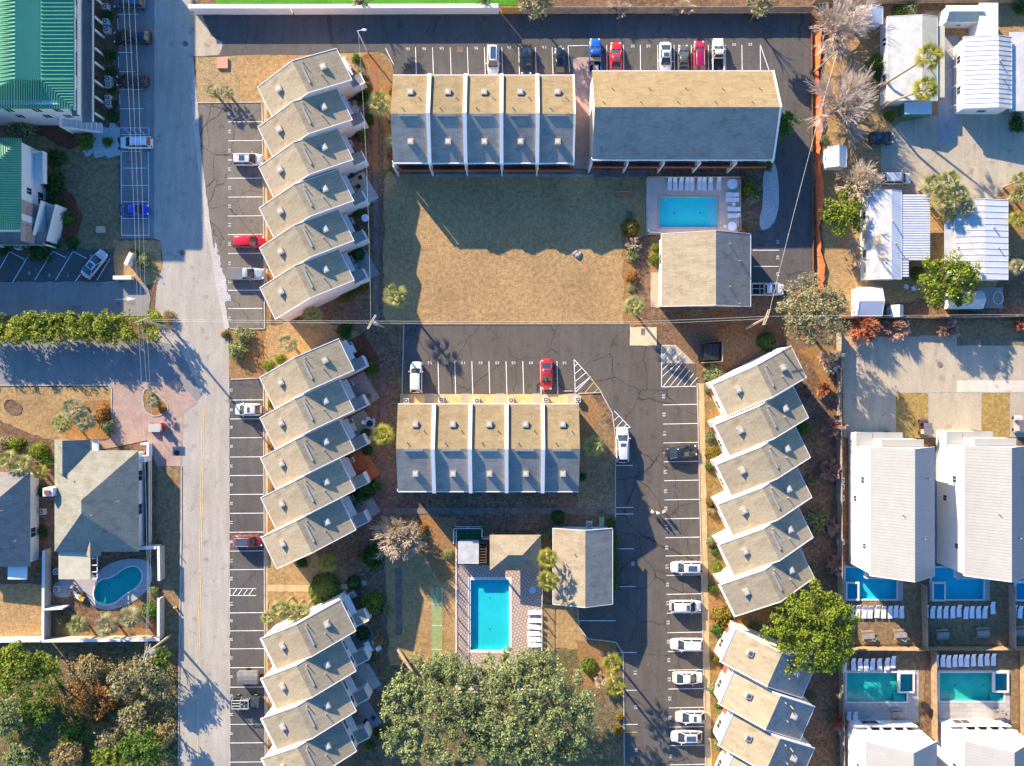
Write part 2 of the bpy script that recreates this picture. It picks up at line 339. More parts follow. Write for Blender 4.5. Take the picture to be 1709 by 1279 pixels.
# ------------------------------------------------------------------ ground sheets (map pixels, ground level)
def G(p): v = W(p[0], p[1]); return (v.x, v.y)
def ragged(pts, amp, step, rng):
    out = []
    for i in range(len(pts)):
        a = pts[i]; b = pts[(i + 1) % len(pts)]; L = math.hypot(b[0] - a[0], b[1] - a[1]); n = max(1, int(L / step))
        for k in range(n):
            t = k / n; j = amp if k else amp * .4
            out.append((a[0] + (b[0] - a[0]) * t + rng.uniform(-j, j), a[1] + (b[1] - a[1]) * t + rng.uniform(-j, j)))
    return out
LV = [0]
def sheet(name, pts, lv, mat, amp=.08, step=.8, holes=(), kind='structure', label=None, cat=None, parent=None):
    rng = random.Random(len(name) * 131 + int(pts[0][0] * 7 + pts[0][1]))
    P = [G(p) for p in pts]
    if amp: P = ragged(P, amp, step, rng)
    loops = [P] + [[G(q) for q in h] for h in holes]
    LV[0] += 1; zl = lv * .008 + (LV[0] % 6) * .0012
    V = [(x, y, zl) for l in loops for x, y in l]
    tr = tessellate_polygon([[Vector((x, y, 0)) for x, y in l] for l in loops])
    fs = []
    for a, b, c in tr:
        ar = (V[b][0] - V[a][0]) * (V[c][1] - V[a][1]) - (V[c][0] - V[a][0]) * (V[b][1] - V[a][1])
        fs.append((a, b, c) if ar > 0 else (c, b, a))
    m = MB(); m.v = V; m.f = fs
    o = m.build(name, mat, parent); tag(o, label, cat, None, kind); return o
def rect(x0, y0, x1, y1): return [(x0, y0), (x1, y0), (x1, y1), (x0, y1)]
def smooth(pts, n=3):
    for _ in range(n):
        q = []
        for i in range(len(pts)):
            a = pts[i]; b = pts[(i + 1) % len(pts)]
            q += [(a[0] * .75 + b[0] * .25, a[1] * .75 + b[1] * .25), (a[0] * .25 + b[0] * .75, a[1] * .25 + b[1] * .75)]
        pts = q
    return pts
KID = smooth([(x / 3.374, 900 + y / 3.374) for x, y in [(530, 280), (560, 232), (640, 218), (700, 165), (770, 150), (805, 200), (780, 265), (700, 310), (640, 365), (560, 365), (528, 330)]], 2)
P_N = rect(1100, 329, 1197, 379.5); P_C = rect(785.5, 968, 849.5, 1085)
P_1 = rect(1411, 948, 1496, 1000); P_2 = rect(1555, 948, 1641, 1000); P_5 = rect(1693, 950, 1760, 1000)
P_3 = rect(1413, 1123, 1513, 1171); P_4 = rect(1568, 1123, 1675, 1170)
ALLP = [P_N, P_C, P_1, P_2, P_3, P_4, P_5, KID]
sheet('ground', rect(-9000, -9000, 11000, 11000), -3, SOIL, 0, 1, ALLP)
# lawns, beds, woodland
sheet('lawn', [(648, 286), (1078, 286), (1078, 392), (1062, 400), (1056, 470), (1052, 542), (655, 542), (640, 530), (641, 300)], 1, LAWN, .2)
sheet('lawn', [(324, 92), (545, 82), (560, 76), (645, 84), (660, 130), (600, 128), (520, 180), (329, 175)], 1, LAWN, .15)
sheet('lawn', [(640, 868), (762, 868), (766, 1125), (650, 1125)], 1, LAWN, .2)
sheet('lawn', [(442, 546), (520, 530), (610, 560), (600, 590), (445, 640), (440, 600)], 1, LAWN, .2)
sheet('lawn', [(446, 930), (520, 905), (560, 985), (448, 1040)], 1, LAWN, .2)
sheet('lawn', [(905, 1008), (965, 1010), (975, 1060), (1000, 1140), (905, 1120)], 1, LAWN, .2)
sheet('lawn', [(965, 690), (1000, 690), (1027, 725), (1027, 860), (965, 860)], 1, LAWN2, .2)
sheet('lawn', [(0, 645), (186, 645), (186, 725), (92, 735), (40, 720), (0, 700)], 1, LAWN, .2)
sheet('lawn', [(262, 778), (302, 778), (300, 1080), (275, 1080), (272, 905), (262, 900)], 1, LAWN2, .15)
sheet('lawn', [(-20, 975), (78, 975), (78, 1066), (-20, 1066)], 1, LAWN, .15)
sheet('lawn', [(-20, 178), (110, 200), (195, 215), (202, 415), (110, 415), (-20, 230)], 1, LAWN2, .3)
sheet('lawn', [(190, 400), (268, 402), (272, 445), (262, 470), (250, 475), (192, 470)], 1, LAWN, .2)
sheet('lawn', [(1372, 100), (1480, 30), (1709, 0), (1740, 330), (1660, 480), (1400, 520), (1372, 520)], 0, LAWN, .3)
sheet('lawn', [(1404, 535), (1740, 535), (1740, 575), (1404, 562)], 1, LAWN2, .2)
for a in ((1404, 1001, 1537, 1076), (1541, 1001, 1682, 1076), (1686, 1001, 1760, 1076), (1508, 960, 1537, 1002), (1653, 960, 1682, 1002), (1404, 1080, 1543, 1208), (1560, 1080, 1700, 1208)):
    sheet('lawn', rect(*a), 1, LAWN2, .1, holes=[p for p in (P_1, P_2, P_3, P_4, P_5) if p[0][0] > a[0] and p[2][0] < a[2] + 60 and p[0][1] > a[1] and p[2][1] < a[3] and p[2][0] <= a[2]])
sheet('woodland_floor', [(-60, 1070), (290, 1070), (297, 1150), (297, 1340), (-60, 1340)], 0, WOODS, .3)
sheet('woodland_floor', [(640, 1110), (1030, 1075), (1045, 1290), (640, 1340)], 2, WOODS, .4)
sheet('green_turf', rect(360, -60, 862, 9), 2, GREEN, .05)
sheet('planting_bed', [(437, 168), (452, 168), (452, 640), (437, 640)], 0, STRAW, .1)
for pts in ([(447, 170), (520, 130), (470, 530), (447, 500)], [(447, 640), (480, 640), (520, 940), (447, 930)], [(447, 1050), (500, 1050), (520, 1340), (447, 1340)]):
    sheet('planting_bed', pts, 1, STRAW, .15)
sheet('planting_bed', [(600, 95), (640, 85), (665, 130), (658, 200), (655, 280), (640, 285), (640, 160), (610, 130)], 2, STRAW, .2)
sheet('planting_bed', [(1172, 600), (1215, 600), (1250, 900), (1235, 1045), (1210, 1290), (1178, 1290)], 0, natural('russet_bed', [(.30, .15, .05), (.40, .22, .08), (.24, .18, .07), (.42, .30, .15)], .5, 2.5, 7, bstr=.7, contrast=.5), .15)
sheet('planting_bed', [(1240, 1015), (1275, 1000), (1290, 1020), (1275, 1050), (1215, 1045)], 0, STRAW, .3)
sheet('planting_bed', [(1120, 515), (1255, 520), (1390, 520), (1395, 640), (1330, 590), (1170, 640), (1128, 575)], 0, natural('leaf_litter', [(.20, .085, .04), (.30, .14, .06), (.24, .15, .09), (.34, .18, .08)], .3, 2.5, 7, bstr=.7, contrast=.5), .2)  # mulch darkened in its colour to paint the oak's shade
sheet('planting_bed', [(1332, 585), (1392, 560), (1395, 665), (1372, 640), (1352, 600)], 1, STRAW, .3)
sheet('planting_bed', [(1037, 380), (1060, 380), (1060, 520), (1080, 545), (1042, 545)], 2, STRAW, .2)
sheet('planting_bed', [(1085, 395), (1108, 395), (1108, 470), (1085, 470)], 2, STRAW, .15)
sheet('planting_bed', [(700, 860), (760, 862), (760, 960), (738, 975), (690, 900)], 2, STRAW, .25)
sheet('planting_bed', [(960, 1068), (1010, 1072), (1035, 1095), (1010, 1150), (975, 1150)], 2, STRAW, .2)
sheet('planting_bed', [(965, 655), (988, 655), (1010, 690), (985, 720), (967, 760)], 2, STRAW, .2)
sheet('planting_bed', [(370, 550), (436, 552), (440, 600), (436, 632), (385, 634), (372, 600)], 2, STRAW, .1)
sheet('planting_bed', [(328, 95), (395, 93), (400, 172), (330, 172)], 2, natural('scrub_bed', [(.40, .27, .13), (.50, .36, .18), (.33, .2, .1)], .4, 2.5, 7, contrast=.5), .2)
sheet('planting_bed', [(140, 670), (183, 668), (186, 725), (180, 733), (108, 735), (115, 700)], 2, STRAW, .1)
sheet('planting_bed', [(60, 195), (115, 205), (135, 240), (115, 250), (58, 222)], 2, REDMULCH, .2)
sheet('planting_bed', [(100, 310), (125, 330), (138, 365), (125, 405), (105, 405)], 2, REDMULCH, .2)
sheet('planting_bed', [(92, 1020), (125, 1045), (262, 1050), (262, 1063), (92, 1064)], 2, STRAW, .15)
sheet('planting_bed', [(1178, 985), (1200, 985), (1215, 1040), (1180, 1060)], 2, natural('rust_bed', [(.42, .20, .06), (.5, .27, .1)], .4, 2.5, 7), .2)
sheet('planting_bed', [(1655, 335), (1700, 300), (1740, 300), (1740, 430), (1690, 430)], 1, STRAW, .3)
# streets and lots
sheet('street', [(256, -60), (322, -60), (322, 92), (329, 170), (333, 260), (352, 395), (372, 500), (382, 560), (383, 640), (385, 1340), (297, 1340), (299, 1060), (302, 800), (300, 700), (290, 640), (255, 560), (262, 475), (272, 440), (268, 402), (256, 398)], 3, ROAD, .05, .6)
sheet('parking_bay', [(198, -60), (258, -60), (257, 398), (202, 398)], 4, ASPH4, .05)
lotN = sheet('parking_lot', [(327, 27), (1352, 24), (1355, 470), (1300, 494), (1254, 494), (1250, 385), (1268, 387), (1286, 380), (1298, 345), (1294, 280), (1290, 118), (658, 127), (652, 100), (636, 86), (545, 90), (505, 92), (420, 91), (330, 96)], 4, ASPH3, .06)
sheet('driveway', [(320, 20), (338, 27), (352, 60), (372, 72), (366, 92), (322, 95)], 5, CONC, .1)
sheet('alley', [(957, 100), (965, 96), (985, 96), (991, 125), (990, 282), (957, 282)], 5, bricks('rose_alley', (.40, .27, .23), (.45, .31, .26), (.33, .23, .2), .5, .25, .01), .05)
lotA = sheet('parking_lot', [(330, 173), (437, 171), (439, 300), (442, 548), (383, 548), (374, 500), (354, 395), (336, 262)], 4, ASPH2, .06)
lotB = sheet('parking_lot', [(384, 634), (440, 632), (443, 1340), (387, 1340)], 4, ASPH3, .06)
lotC = sheet('parking_lot', [(675, 542), (1050, 541), (1050, 578), (1104, 578), (1104, 607), (1160, 608), (1163, 640), (1171, 1000), (1178, 1340), (1042, 1340), (1040, 1090), (1028, 1072), (980, 1066), (966, 1045), (964, 1012), (1022, 1008), (1027, 870), (1027, 728), (1022, 690), (1003, 655), (672, 660)], 4, ASPH, .06)
sheet('pavement', [(322, 95), (330, 172), (336, 262), (354, 395), (374, 500), (383, 548), (376, 550), (366, 500), (346, 395), (328, 262), (320, 172)], 5, asphalt('sidewalk', (.46, .41, .35), (.55, .49, .42), .2), .06)
sheet('gravel_patch', [(360, 400), (368, 440), (385, 498), (376, 505), (366, 500), (358, 445)], 6, GRAVEL, .25, .4)
sheet('driveway', [(-60, 471), (190, 470), (245, 474), (252, 500), (247, 527), (-60, 527)], 3, ASPH4, .08)
lotD = sheet('parking_bay', [(-60, 422), (30, 420), (45, 424), (80, 419), (188, 416), (190, 468), (-60, 470)], 4, ASPH3, .08)
sheet('driveway', [(-60, 566), (250, 566), (300, 580), (338, 660), (320, 680), (295, 690), (186, 645), (-60, 643)], 4, ASPH4, .08)
sheet('driveway', [(186, 638), (300, 638), (330, 672), (306, 690), (303, 778), (262, 778), (246, 735), (165, 752), (165, 737), (180, 735), (188, 725)], 5, PINKPAVE, .03)
sheet('driveway', [(1405, 562), (1535, 562), (1535, 560), (1597, 560), (1597, 577), (1760, 577), (1760, 730), (1408, 730)], 3, CONC, .04)
sheet('driveway', [(1470, 232), (1500, 205), (1600, 185), (1740, 185), (1740, 300), (1690, 300), (1655, 335), (1560, 325), (1500, 322), (1462, 320), (1470, 300)], 3, CONC, .1)
sheet('gravel_drive', [(1565, 60), (1600, 60), (1598, 238), (1565, 238)], 4, asphalt('grey_gravel', (.30, .29, .29), (.38, .37, .37)), .1)
sheet('driveway_strip', rect(1597, 562, 1760, 577), 2, natural('brown_sand', [(.22, .17, .11), (.3, .23, .15)], .3), .05)
sheet('lawn', rect(1495, 656, 1549, 731), 5, natural('golden_lawn', [(.35, .23, .075), (.43, .29, .10)], .2, 1.6, 5, contrast=.4), .04)
sheet('lawn', rect(1638, 655, 1685, 731), 5, MATS['golden_lawn'], .04)
for x in (1535, ): sheet('joint', rect(x - .7, 562, x + .7, 655), 5, CONC2, 0)
sheet('joint', rect(1405, 654, 1760, 655.5), 6, CONC2, 0)
sheet('pavement', rect(1597, 635, 1760, 655), 4, asphalt('pale_apron', (.56, .49, .38), (.62, .55, .44), .1), .03)
sheet('gravel_bed', smooth([(1290, 262), (1298, 290), (1301, 340), (1292, 375), (1272, 388), (1266, 372), (1274, 340), (1272, 290)], 2), 6, GRAVEL, .1)
sheet('gravel_bed', [(150, 225), (190, 205), (200, 215), (200, 260), (170, 262), (140, 255)], 3, GRAVEL, .5, .5)
# walks
sheet('path', rect(437, 168, 446.5, 470), 3, WALK, .04); sheet('path', rect(440, 640, 447, 1340), 3, WALK, .04)
sheet('path', [(440, 976), (475, 976), (560, 978), (610, 968), (612, 977), (560, 988), (440, 987)], 3, WALK, .05)
sheet('path', [(1163, 640), (1175, 640), (1182, 1000), (1189, 1340), (1177, 1340), (1170, 1000)], 3, WALK, .04)
sheet('path', rect(621.5, 100, 631, 290), 4, BRICKWALK, .05); sheet('path', rect(623, 290, 632, 540), 4, SLATE, .1)
sheet('path', rect(634, 606, 645, 860), 4, bricks('walk_slabs', (.25, .12, .08), (.19, .10, .075), (.12, .07, .05), 3, 1.1, .03), .05)
sheet('path', rect(640, 848, 1027, 858), 4, SLATE, .08); sheet('path', rect(660, 948, 671, 1060), 4, SLATE, .06)
sheet('path', rect(655, 283, 990, 291), 4, SLATE, .08); sheet('path', rect(990, 283, 1080, 296), 4, SLATE, .08)
sheet('path', rect(700, 291, 1030, 296), 3, GWOOD, .05)
sheet('path', [(1103, 576), (1128, 576), (1160, 607), (1104, 607)], 5, CONC, .04); sheet('slab', rect(1051, 546, 1096, 577), 5, plain('tan_slab', (.62, .49, .31), .9, .2, 0, .15, .6), .04)
sheet('path', [(1086, 455), (1104, 455), (1104, 515), (1086, 512)], 3, CONC, .05); sheet('path', rect(1000, 856, 1008, 880), 4, CONC, .04)
sheet('front_yard', rect(668, 658, 967, 676), 5, plain('tan_yard', (.62, .43, .20), .9, .15, 0, .3, .7), .03)
for x in (709, 770, 828, 889, 948): sheet('entry_walk', rect(x, 657, x + 14, 677), 6, CONC, .02)
# pool decks and yards
sheet('pool_deck', rect(1078, 298, 1234, 392), 5, DECK1, .02, holes=[P_N])
sheet('pool_deck', rect(762, 943, 903, 1150), 5, DECK2, .02, holes=[P_C])
KD = smooth([(x / 3.374, 900 + y / 3.374) for x, y in [(300, 225), (520, 225), (600, 140), (720, 105), (850, 120), (865, 230), (800, 330), (640, 405), (520, 385), (480, 300), (300, 345)]], 2)
sheet('pool_deck', KD, 5, DECK3, .03, holes=[KID])
sheet('pool_deck', [(1405, 944), (1507, 944), (1507, 1003), (1405, 1003)], 5, DECK3, .02, holes=[P_1]); sheet('pool_deck', rect(1551, 944, 1652, 1003), 5, DECK3, .02, holes=[P_2])
sheet('pool_deck', rect(1405, 1118, 1533, 1206), 5, DECK3, .02, holes=[P_3]); sheet('pool_deck', rect(1560, 1118, 1685, 1206), 5, DECK3, .02, holes=[P_4])
court = sheet('shuffleboard_court', rect(720.5, 981, 738, 1130), 3, COURT, .02, kind=None)
tag(court, 'narrow faded green shuffleboard court in the dry lawn', 'game court')
for y in (1008, 1044, 1084):
    m = MB(); a = W(720.5, y); b = W(738, y + .7); m.box(a.x, b.y, .035, b.x, a.y, .05); m.build('court_line', PAINT, court)
for dx in (0, 8.7, 16.8):
    m = MB(); a = W(720.8 + dx, 981); b = W(721.4 + dx, 1007.5); m.box(a.x, b.y, .035, b.x, a.y, .05); m.build('court_line', PAINT, court)
# ---------------------------------------------------------------- painted stalls
SEG = {'0': 'abcdef', '1': 'bc', '2': 'abged', '3': 'abgcd', '4': 'fgbc', '5': 'afgcd', '6': 'afgedc', '7': 'abc', '8': 'abcdefg', '9': 'abcdfg'}
def digits(m, txt, c, h, rz, z):
    "plain painted numerals"
    w = h * .55; t = h * .17; n = len(txt)
    for i, ch in enumerate(txt):
        ox = (i - (n - 1) / 2) * (w + h * .22)
        for s_ in SEG[ch]:
            x0, y0, x1, y1 = {'a': (-w / 2, h / 2 - t, w / 2, h / 2), 'd': (-w / 2, -h / 2, w / 2, -h / 2 + t), 'g': (-w / 2, -t / 2, w / 2, t / 2),
                'f': (-w / 2, 0, -w / 2 + t, h / 2), 'b': (w / 2 - t, 0, w / 2, h / 2), 'e': (-w / 2, -h / 2, -w / 2 + t, 0), 'c': (w / 2 - t, -h / 2, w / 2, 0)}[s_]
            q = []
            for x, y in ((x0, y0), (x1, y0), (x1, y1), (x0, y1)):
                x += ox; q.append((c[0] + x * math.cos(rz) - y * math.sin(rz), c[1] + x * math.sin(rz) + y * math.cos(rz), z))
            m.quad(*q)
def line(m, a, b, w=.11, z=.066):
    a = W(*a); b = W(*b); d = (b - a); n = Vector((-d.y, d.x, 0)).normalized() * w / 2; zz = Vector((0, 0, z))
    k = max(1, int(d.length / 1.2))
    for i in range(k):
        p = a + d * (i / k); q = a + d * ((i + 1) / k); j = rnd.uniform(.85, 1.1)
        m.quad(p - n * j + zz, q - n * j + zz, q + n * j + zz, p + n * j + zz)
def marks(lot, lines, nums, rz, yl=()):
    m = MB()
    for a, b in lines: line(m, a, b)
    m.build('stall_line', PAINT, lot)
    if nums:
        m = MB()
        for t, x, y in nums: p = W(x, y); digits(m, t, (p.x, p.y), .42, rz, .067)
        m.build('stall_number', PAINT, lot)
    if yl:
        m = MB()
        for a, b in yl: line(m, a, b)
        m.build('yellow_line', YPAINT, lot)
xsN = [693.5, 722, 751.5, 780, 808.5, 837.5, 865.5, 893.5, 921.5]
L = [((x, 79.5), (x + 1.5, 127)) for x in xsN] + [((643.5, 81), (657, 108)), ((948, 77), (950.5, 121)), ((948, 77), (983, 76.5)), ((983, 76.5), (983.5, 119))]
L += [((x, 75.5), (x + .5, 119)) for x in (1012.5, 1040.5, 1068.5, 1097.5, 1125, 1153.5, 1182, 1210.5, 1238, 1268.5)] + [((1268.5, 75), (1283, 117))]
N = [('49', 681, 82), ('48', 708, 82), ('47', 737, 81.5), ('46', 795, 81), ('43', 850, 80), ('41', 908, 79.5), ('40', 934, 79), ('35', 1056, 77.5), ('34', 1082, 77.5), ('30', 1225, 75), ('29', 1252, 74.5)]
L += [((1256, 418), (1300, 418)), ((1258, 445), (1300, 445)), ((1258, 473), (1301, 473))]
marks(lotN, L, N, 0); 
mm = MB()
for t, x, y in (('52', 1298, 404), ('53', 1298, 430), ('54', 1298, 458)): p = W(x, y); digits(mm, t, (p.x, p.y), .42, R(90), .067)
mm.build('stall_number', PAINT, lotN)
ysA = [204, 235.5, 267.5, 298, 329.5, 361, 392, 423.5, 485, 515.5]
L = [((381, y), (438.5, y - .5)) for y in ysA]
nA = ['38', '39', '36', '34', '33', '32', '31', '30', '28', '27', '26', '24']; yA = [190, 220, 252, 283, 314, 345, 376, 408, 440, 470, 500, 532]
marks(lotA, L, [(t, 383.5, y) for t, y in zip(nA, yA)], R(90))
ysB = [668, 699.5, 731, 763, 794, 825.5, 857, 888.5, 920, 951, 1023, 1053, 1083, 1114.5, 1147, 1209, 1240, 1272]
L = [((384, y), (440.5, y - .5)) for y in ysB] + [((384, 982.5), (428, 982.5)), ((384, 994), (428, 994)), ((384, 982.5), (384, 994))] + [((388 + 9 * i, 994), (396 + 9 * i, 982.5)) for i in range(4)]
nB = ['17', '18', '16', '15', '14', '13', '12', '11', '10', '11', '20', '21', '19', '18', '17', '16', '15', '14', '13']; yB = [652, 685, 714, 746, 779, 810, 841, 873, 905, 937, 966, 1008, 1037, 1068, 1099, 1130, 1162, 1193, 1225]
marks(lotB, L, [(t, 386.5, y) for t, y in zip(nB, yB)], R(90))
xsC = [731, 759, 787.5, 816, 844.5, 872.5, 901.5, 929.5, 958]
L = [((x, 603), (x + 1.5, 657.5)) for x in xsC[:-1]] + [((704, 605), (704.5, 657))]
hat = [((958, 600), (960, 656)), ((958, 600), (980, 624))]
for i in range(4): hat.append(((958.6, 612 + i * 13), (965 + i * 7, 606 + i * 7.5)))
yl = [((980, 624), (1005, 656)), ((976, 656), (992, 637)), ((990, 657), (1000, 647))]
hat += [((959.5, 656), (985, 630)), ((1025, 686), (1052, 714)), ((1025, 715), (1052, 714)), ((1025, 702), (1033, 694)), ((1028, 714), (1040, 701)), ((1040, 714), (1046, 708))]
L += hat
# right hand lot: stall row, hatched box, west bays
ysR = [675.5, 707.5, 739, 770.5, 802, 834, 865.5, 897, 927.5, 960, 991.5, 1023, 1055.5, 1087, 1118, 1149.5, 1181, 1213, 1244, 1276]
for y in ysR: k = (y - 675) / 600; L.append(((1106 + 12 * k, y + .5), (1163 + 13 * k, y - .5)))
L += [((1104, 577), (1104, 646)), ((1104, 646), (1162, 645)), ((1104, 577), (1128, 577))] + [((1105, 596 + 11 * i), (1118 + 9 * i, 580 + 4.5 * i)) for i in range(4)] + [((1107 + 11 * i, 645), (1138 + 6.5 * i, 606 + 6 * i)) for i in range(5)]
L += [((1027, 777), (1056, 777)), ((1028, 847), (1057, 847)), ((1028, 858), (1057, 858)), ((1032, 916), (1058, 916)), ((1034, 979), (1060, 979)), ((966, 1036), (1027, 1036)), ((1035, 1089), (1062, 1089)), ((1044, 1152), (1064, 1152)), ((1040, 1209), (1064, 1209))]
marks(lotC, L, [(t, x, 606) for t, x in zip(['57', '66', '61', '63', '62', '59', '60', '58'], [717, 745, 773, 802, 830, 857, 886, 942])], 0, yl + [((1040, 1222), (1064, 1222))])
m = MB()
for i, (t, y) in enumerate(zip(['68', '69', '51', '1', '54', '55', '56', '57', '58', '57', '58', '57', '56', '55', '54', '53', '52', '50', '49'], [662, 692, 724, 757, 788, 820, 849, 880, 914, 946, 976, 1007, 1039, 1071, 1102, 1134, 1166, 1198, 1262])):
    p = W(1107.5 + 12 * (y - 662) / 600, y); digits(m, t, (p.x, p.y), .45, R(90), .067)
for t, x, y in (('56', 1056, 941), ('31', 1060, 1123), ('32', 1061, 1180), ('20', 1062, 1252)): p = W(x, y); digits(m, t, (p.x, p.y), .45, R(90), .067)
m.build('stall_number', PAINT, lotC)
L = [((0, 449), (16, 420)), ((21, 472), (51, 422)), ((58, 468), (88, 420)), ((93, 468), (122, 420)), ((126, 470), (139, 452)), ((162, 468), (184, 432)), ((18, 421), (41, 433)), ((56, 422), (76, 435)), ((89, 420), (111, 431)), ((123, 420), (145, 432))]
marks(lotD, L, [('3', 49, 456), ('2', 83, 460), ('1', 113, 460)], 0)
bay = bpy.data.objects['parking_bay']
L = [((196, 24.5), (232, 24.5)), ((197, 88), (222, 88)), ((199, 120), (226, 120)), ((199, 150), (238, 150)), ((200, 182), (240, 182)), ((202, 214), (249, 214)), ((202, 225), (249, 225)), ((202, 253), (234, 253)), ((202, 281), (245, 281)), ((202, 310), (247, 310)), ((202, 337), (249, 337)), ((202, 365), (249, 365)), ((203, 393), (249, 393)), ((202.5, 254), (203, 393)), ((249, 225), (249, 214)), ((248, 254), (249, 393)), ((208, 215), (218, 225)), ((220, 215), (230, 225)), ((232, 215), (242, 225)), ((197, 31), (197.5, 50)), ((198, 95), (198.5, 114)), ((200, 157), (200.5, 175))]
marks(bay, L, [], 0)
st = bpy.data.objects['street']; m = MB(); line(m, (341, 680), (333, 1090), .12, .05); line(m, (338, 680), (330.5, 1090), .10, .05); line(m, (329, 1100), (331, 1290),   .1, .05); m.build('centre_line', plain('faded_yellow', (.74, .53, .22), .85, .2, 0, .3, 1.5), st)
m = MB(); line(m, (193, 500), (214, 499.5), .1, .06); p = [W(211, 495.5, .06), W(227, 499, .06), W(212, 502.5, .06)]; m.add(p, [(0, 1, 2)]); m.build('arrow_marking', PAINT, bpy.data.objects['driveway'])
# manholes and stains
def disc(name, px, py, r, mat, z=.08):
    c = W(px, py, z); m = MB(); m.prism([(c.x + r * math.cos(i * .524), c.y + r * math.sin(i * .524)) for i in range(12)], z - .03, z); return m.build(name, mat)
for px, py, lb in ((304, 422, 'in the sunlit mouth of the street'), (309, 73, 'in the shaded top of the street'), (1569, 609, 'on the pale driveway of the white houses')):
    tag(disc('manhole_cover', px, py, .42, SLATE, .08), 'round dark manhole cover ' + lb, 'manhole cover', 'manhole covers')
tag(disc('manhole_cover', 295, 756, .42, BLACK, .08), 'small black round cover at the edge of the pink paver apron', 'manhole cover', 'manhole covers')
# kerbs
def kerb(pts, w=.16, h=.11, mat=CONC2, closed=False):
    P = [G(p) for p in pts]
    if closed: P.append(P[0])
    m = MB()
    for a, b in zip(P[:-1], P[1:]):
        L_ = math.hypot(b[0] - a[0], b[1] - a[1]); an = math.atan2(b[1] - a[1], b[0] - a[0]); cx, cy = (a[0] + b[0]) / 2, (a[1] + b[1]) / 2
        m.box(cx - L_ / 2, cy - w / 2, -.02, cx + L_ / 2, cy + w / 2, h, an, (cx, cy))
    return tag(m.build('kerb', mat), kind='structure')
kerb([(384, 549), (442, 549)]); kerb([(385, 633.5), (440, 631)]); kerb([(437.5, 171), (330, 172)]); kerb([(440, 632), (443, 1300)]); kerb([(437.5, 171), (439.5, 300), (442, 548)])
kerb([(1163.5, 640), (1171.5, 1000), (1178.5, 1300)]); kerb([(675, 542), (1050, 541)], .12, .09, SLATE); kerb([(674, 542), (671, 660)]); kerb([(965, 657), (1003, 655), (1022, 690), (1027, 728), (1027, 870)])
kerb([(964, 1013), (966, 1045), (980, 1066), (1028, 1072), (1040, 1090), (1042, 1290)]); kerb([(303, 778), (303, 900), (299.5, 1060), (298, 1290)]); kerb([(187, 727), (186.5, 648), (180, 643), (-20, 643.5)])
kerb(smooth([(240, 650), (252, 648), (288, 682), (262, 697), (244, 690), (238, 670)], 2), closed=True); kerb(smooth([(10, 668), (22, 666), (38, 678), (34, 692), (16, 692), (6, 680)], 1), .1, .08, SLATE, True)
sheet('planting_bed', smooth([(241, 652), (252, 650), (286, 682), (262, 695), (245, 689), (240, 670)], 2), 7, STRAW, 0)
sheet('planting_bed', smooth([(10, 668), (22, 666), (38, 678), (34, 692), (16, 692), (6, 680)], 1), 3, SOIL, 0)

def speckle(cx, cy, rx, ry, n, mat, seed, r=(.02, .085)):
    "scattered bare sandy blotches in the turf"
    rn = random.Random(seed); m = MB()
    for _ in range(n):
        x, y = rn.gauss(cx, rx * .5), rn.gauss(cy, ry * .5); p = W(x, y); q = rn.uniform(*r); k = rn.randint(5, 8); a0 = rn.uniform(0, 6)
        m.add([(p.x + math.cos(a0 + i * 6.283 / k) * q * rn.uniform(.5, 1.3), p.y + math.sin(a0 + i * 6.283 / k) * q * rn.uniform(.5, 1.3), .045 + rn.uniform(0, .006)) for i in range(k)], [tuple(range(k))])
    return tag(m.build('sand_patch', mat), kind='structure')
for i, (cx, cy, rx, ry, n) in enumerate((x[0], x[1], x[2] * 1.3, x[3] * 1.3, int(x[4] * .8)) for x in ((655, 320, 22, 30, 220), (960, 395, 18, 28, 200), (930, 430, 40, 12, 120), (618, 535, 30, 14, 150), (640, 580, 22, 30, 90), (650, 690, 12, 40, 90), (1000, 830, 26, 26, 240), (850, 838, 90, 8, 220), (770, 535, 40, 5, 130), (640, 960, 30, 24, 120), (160, 330, 30, 40, 160), (1010, 1190, 30, 40, 160), (1240, 575, 40, 25, 60), (940, 1030, 26, 18, 60), (690, 1000, 10, 60, 60), (870, 540, 120, 3, 120))):
    speckle(cx, cy, rx, ry, n, SANDY, 300 + i)
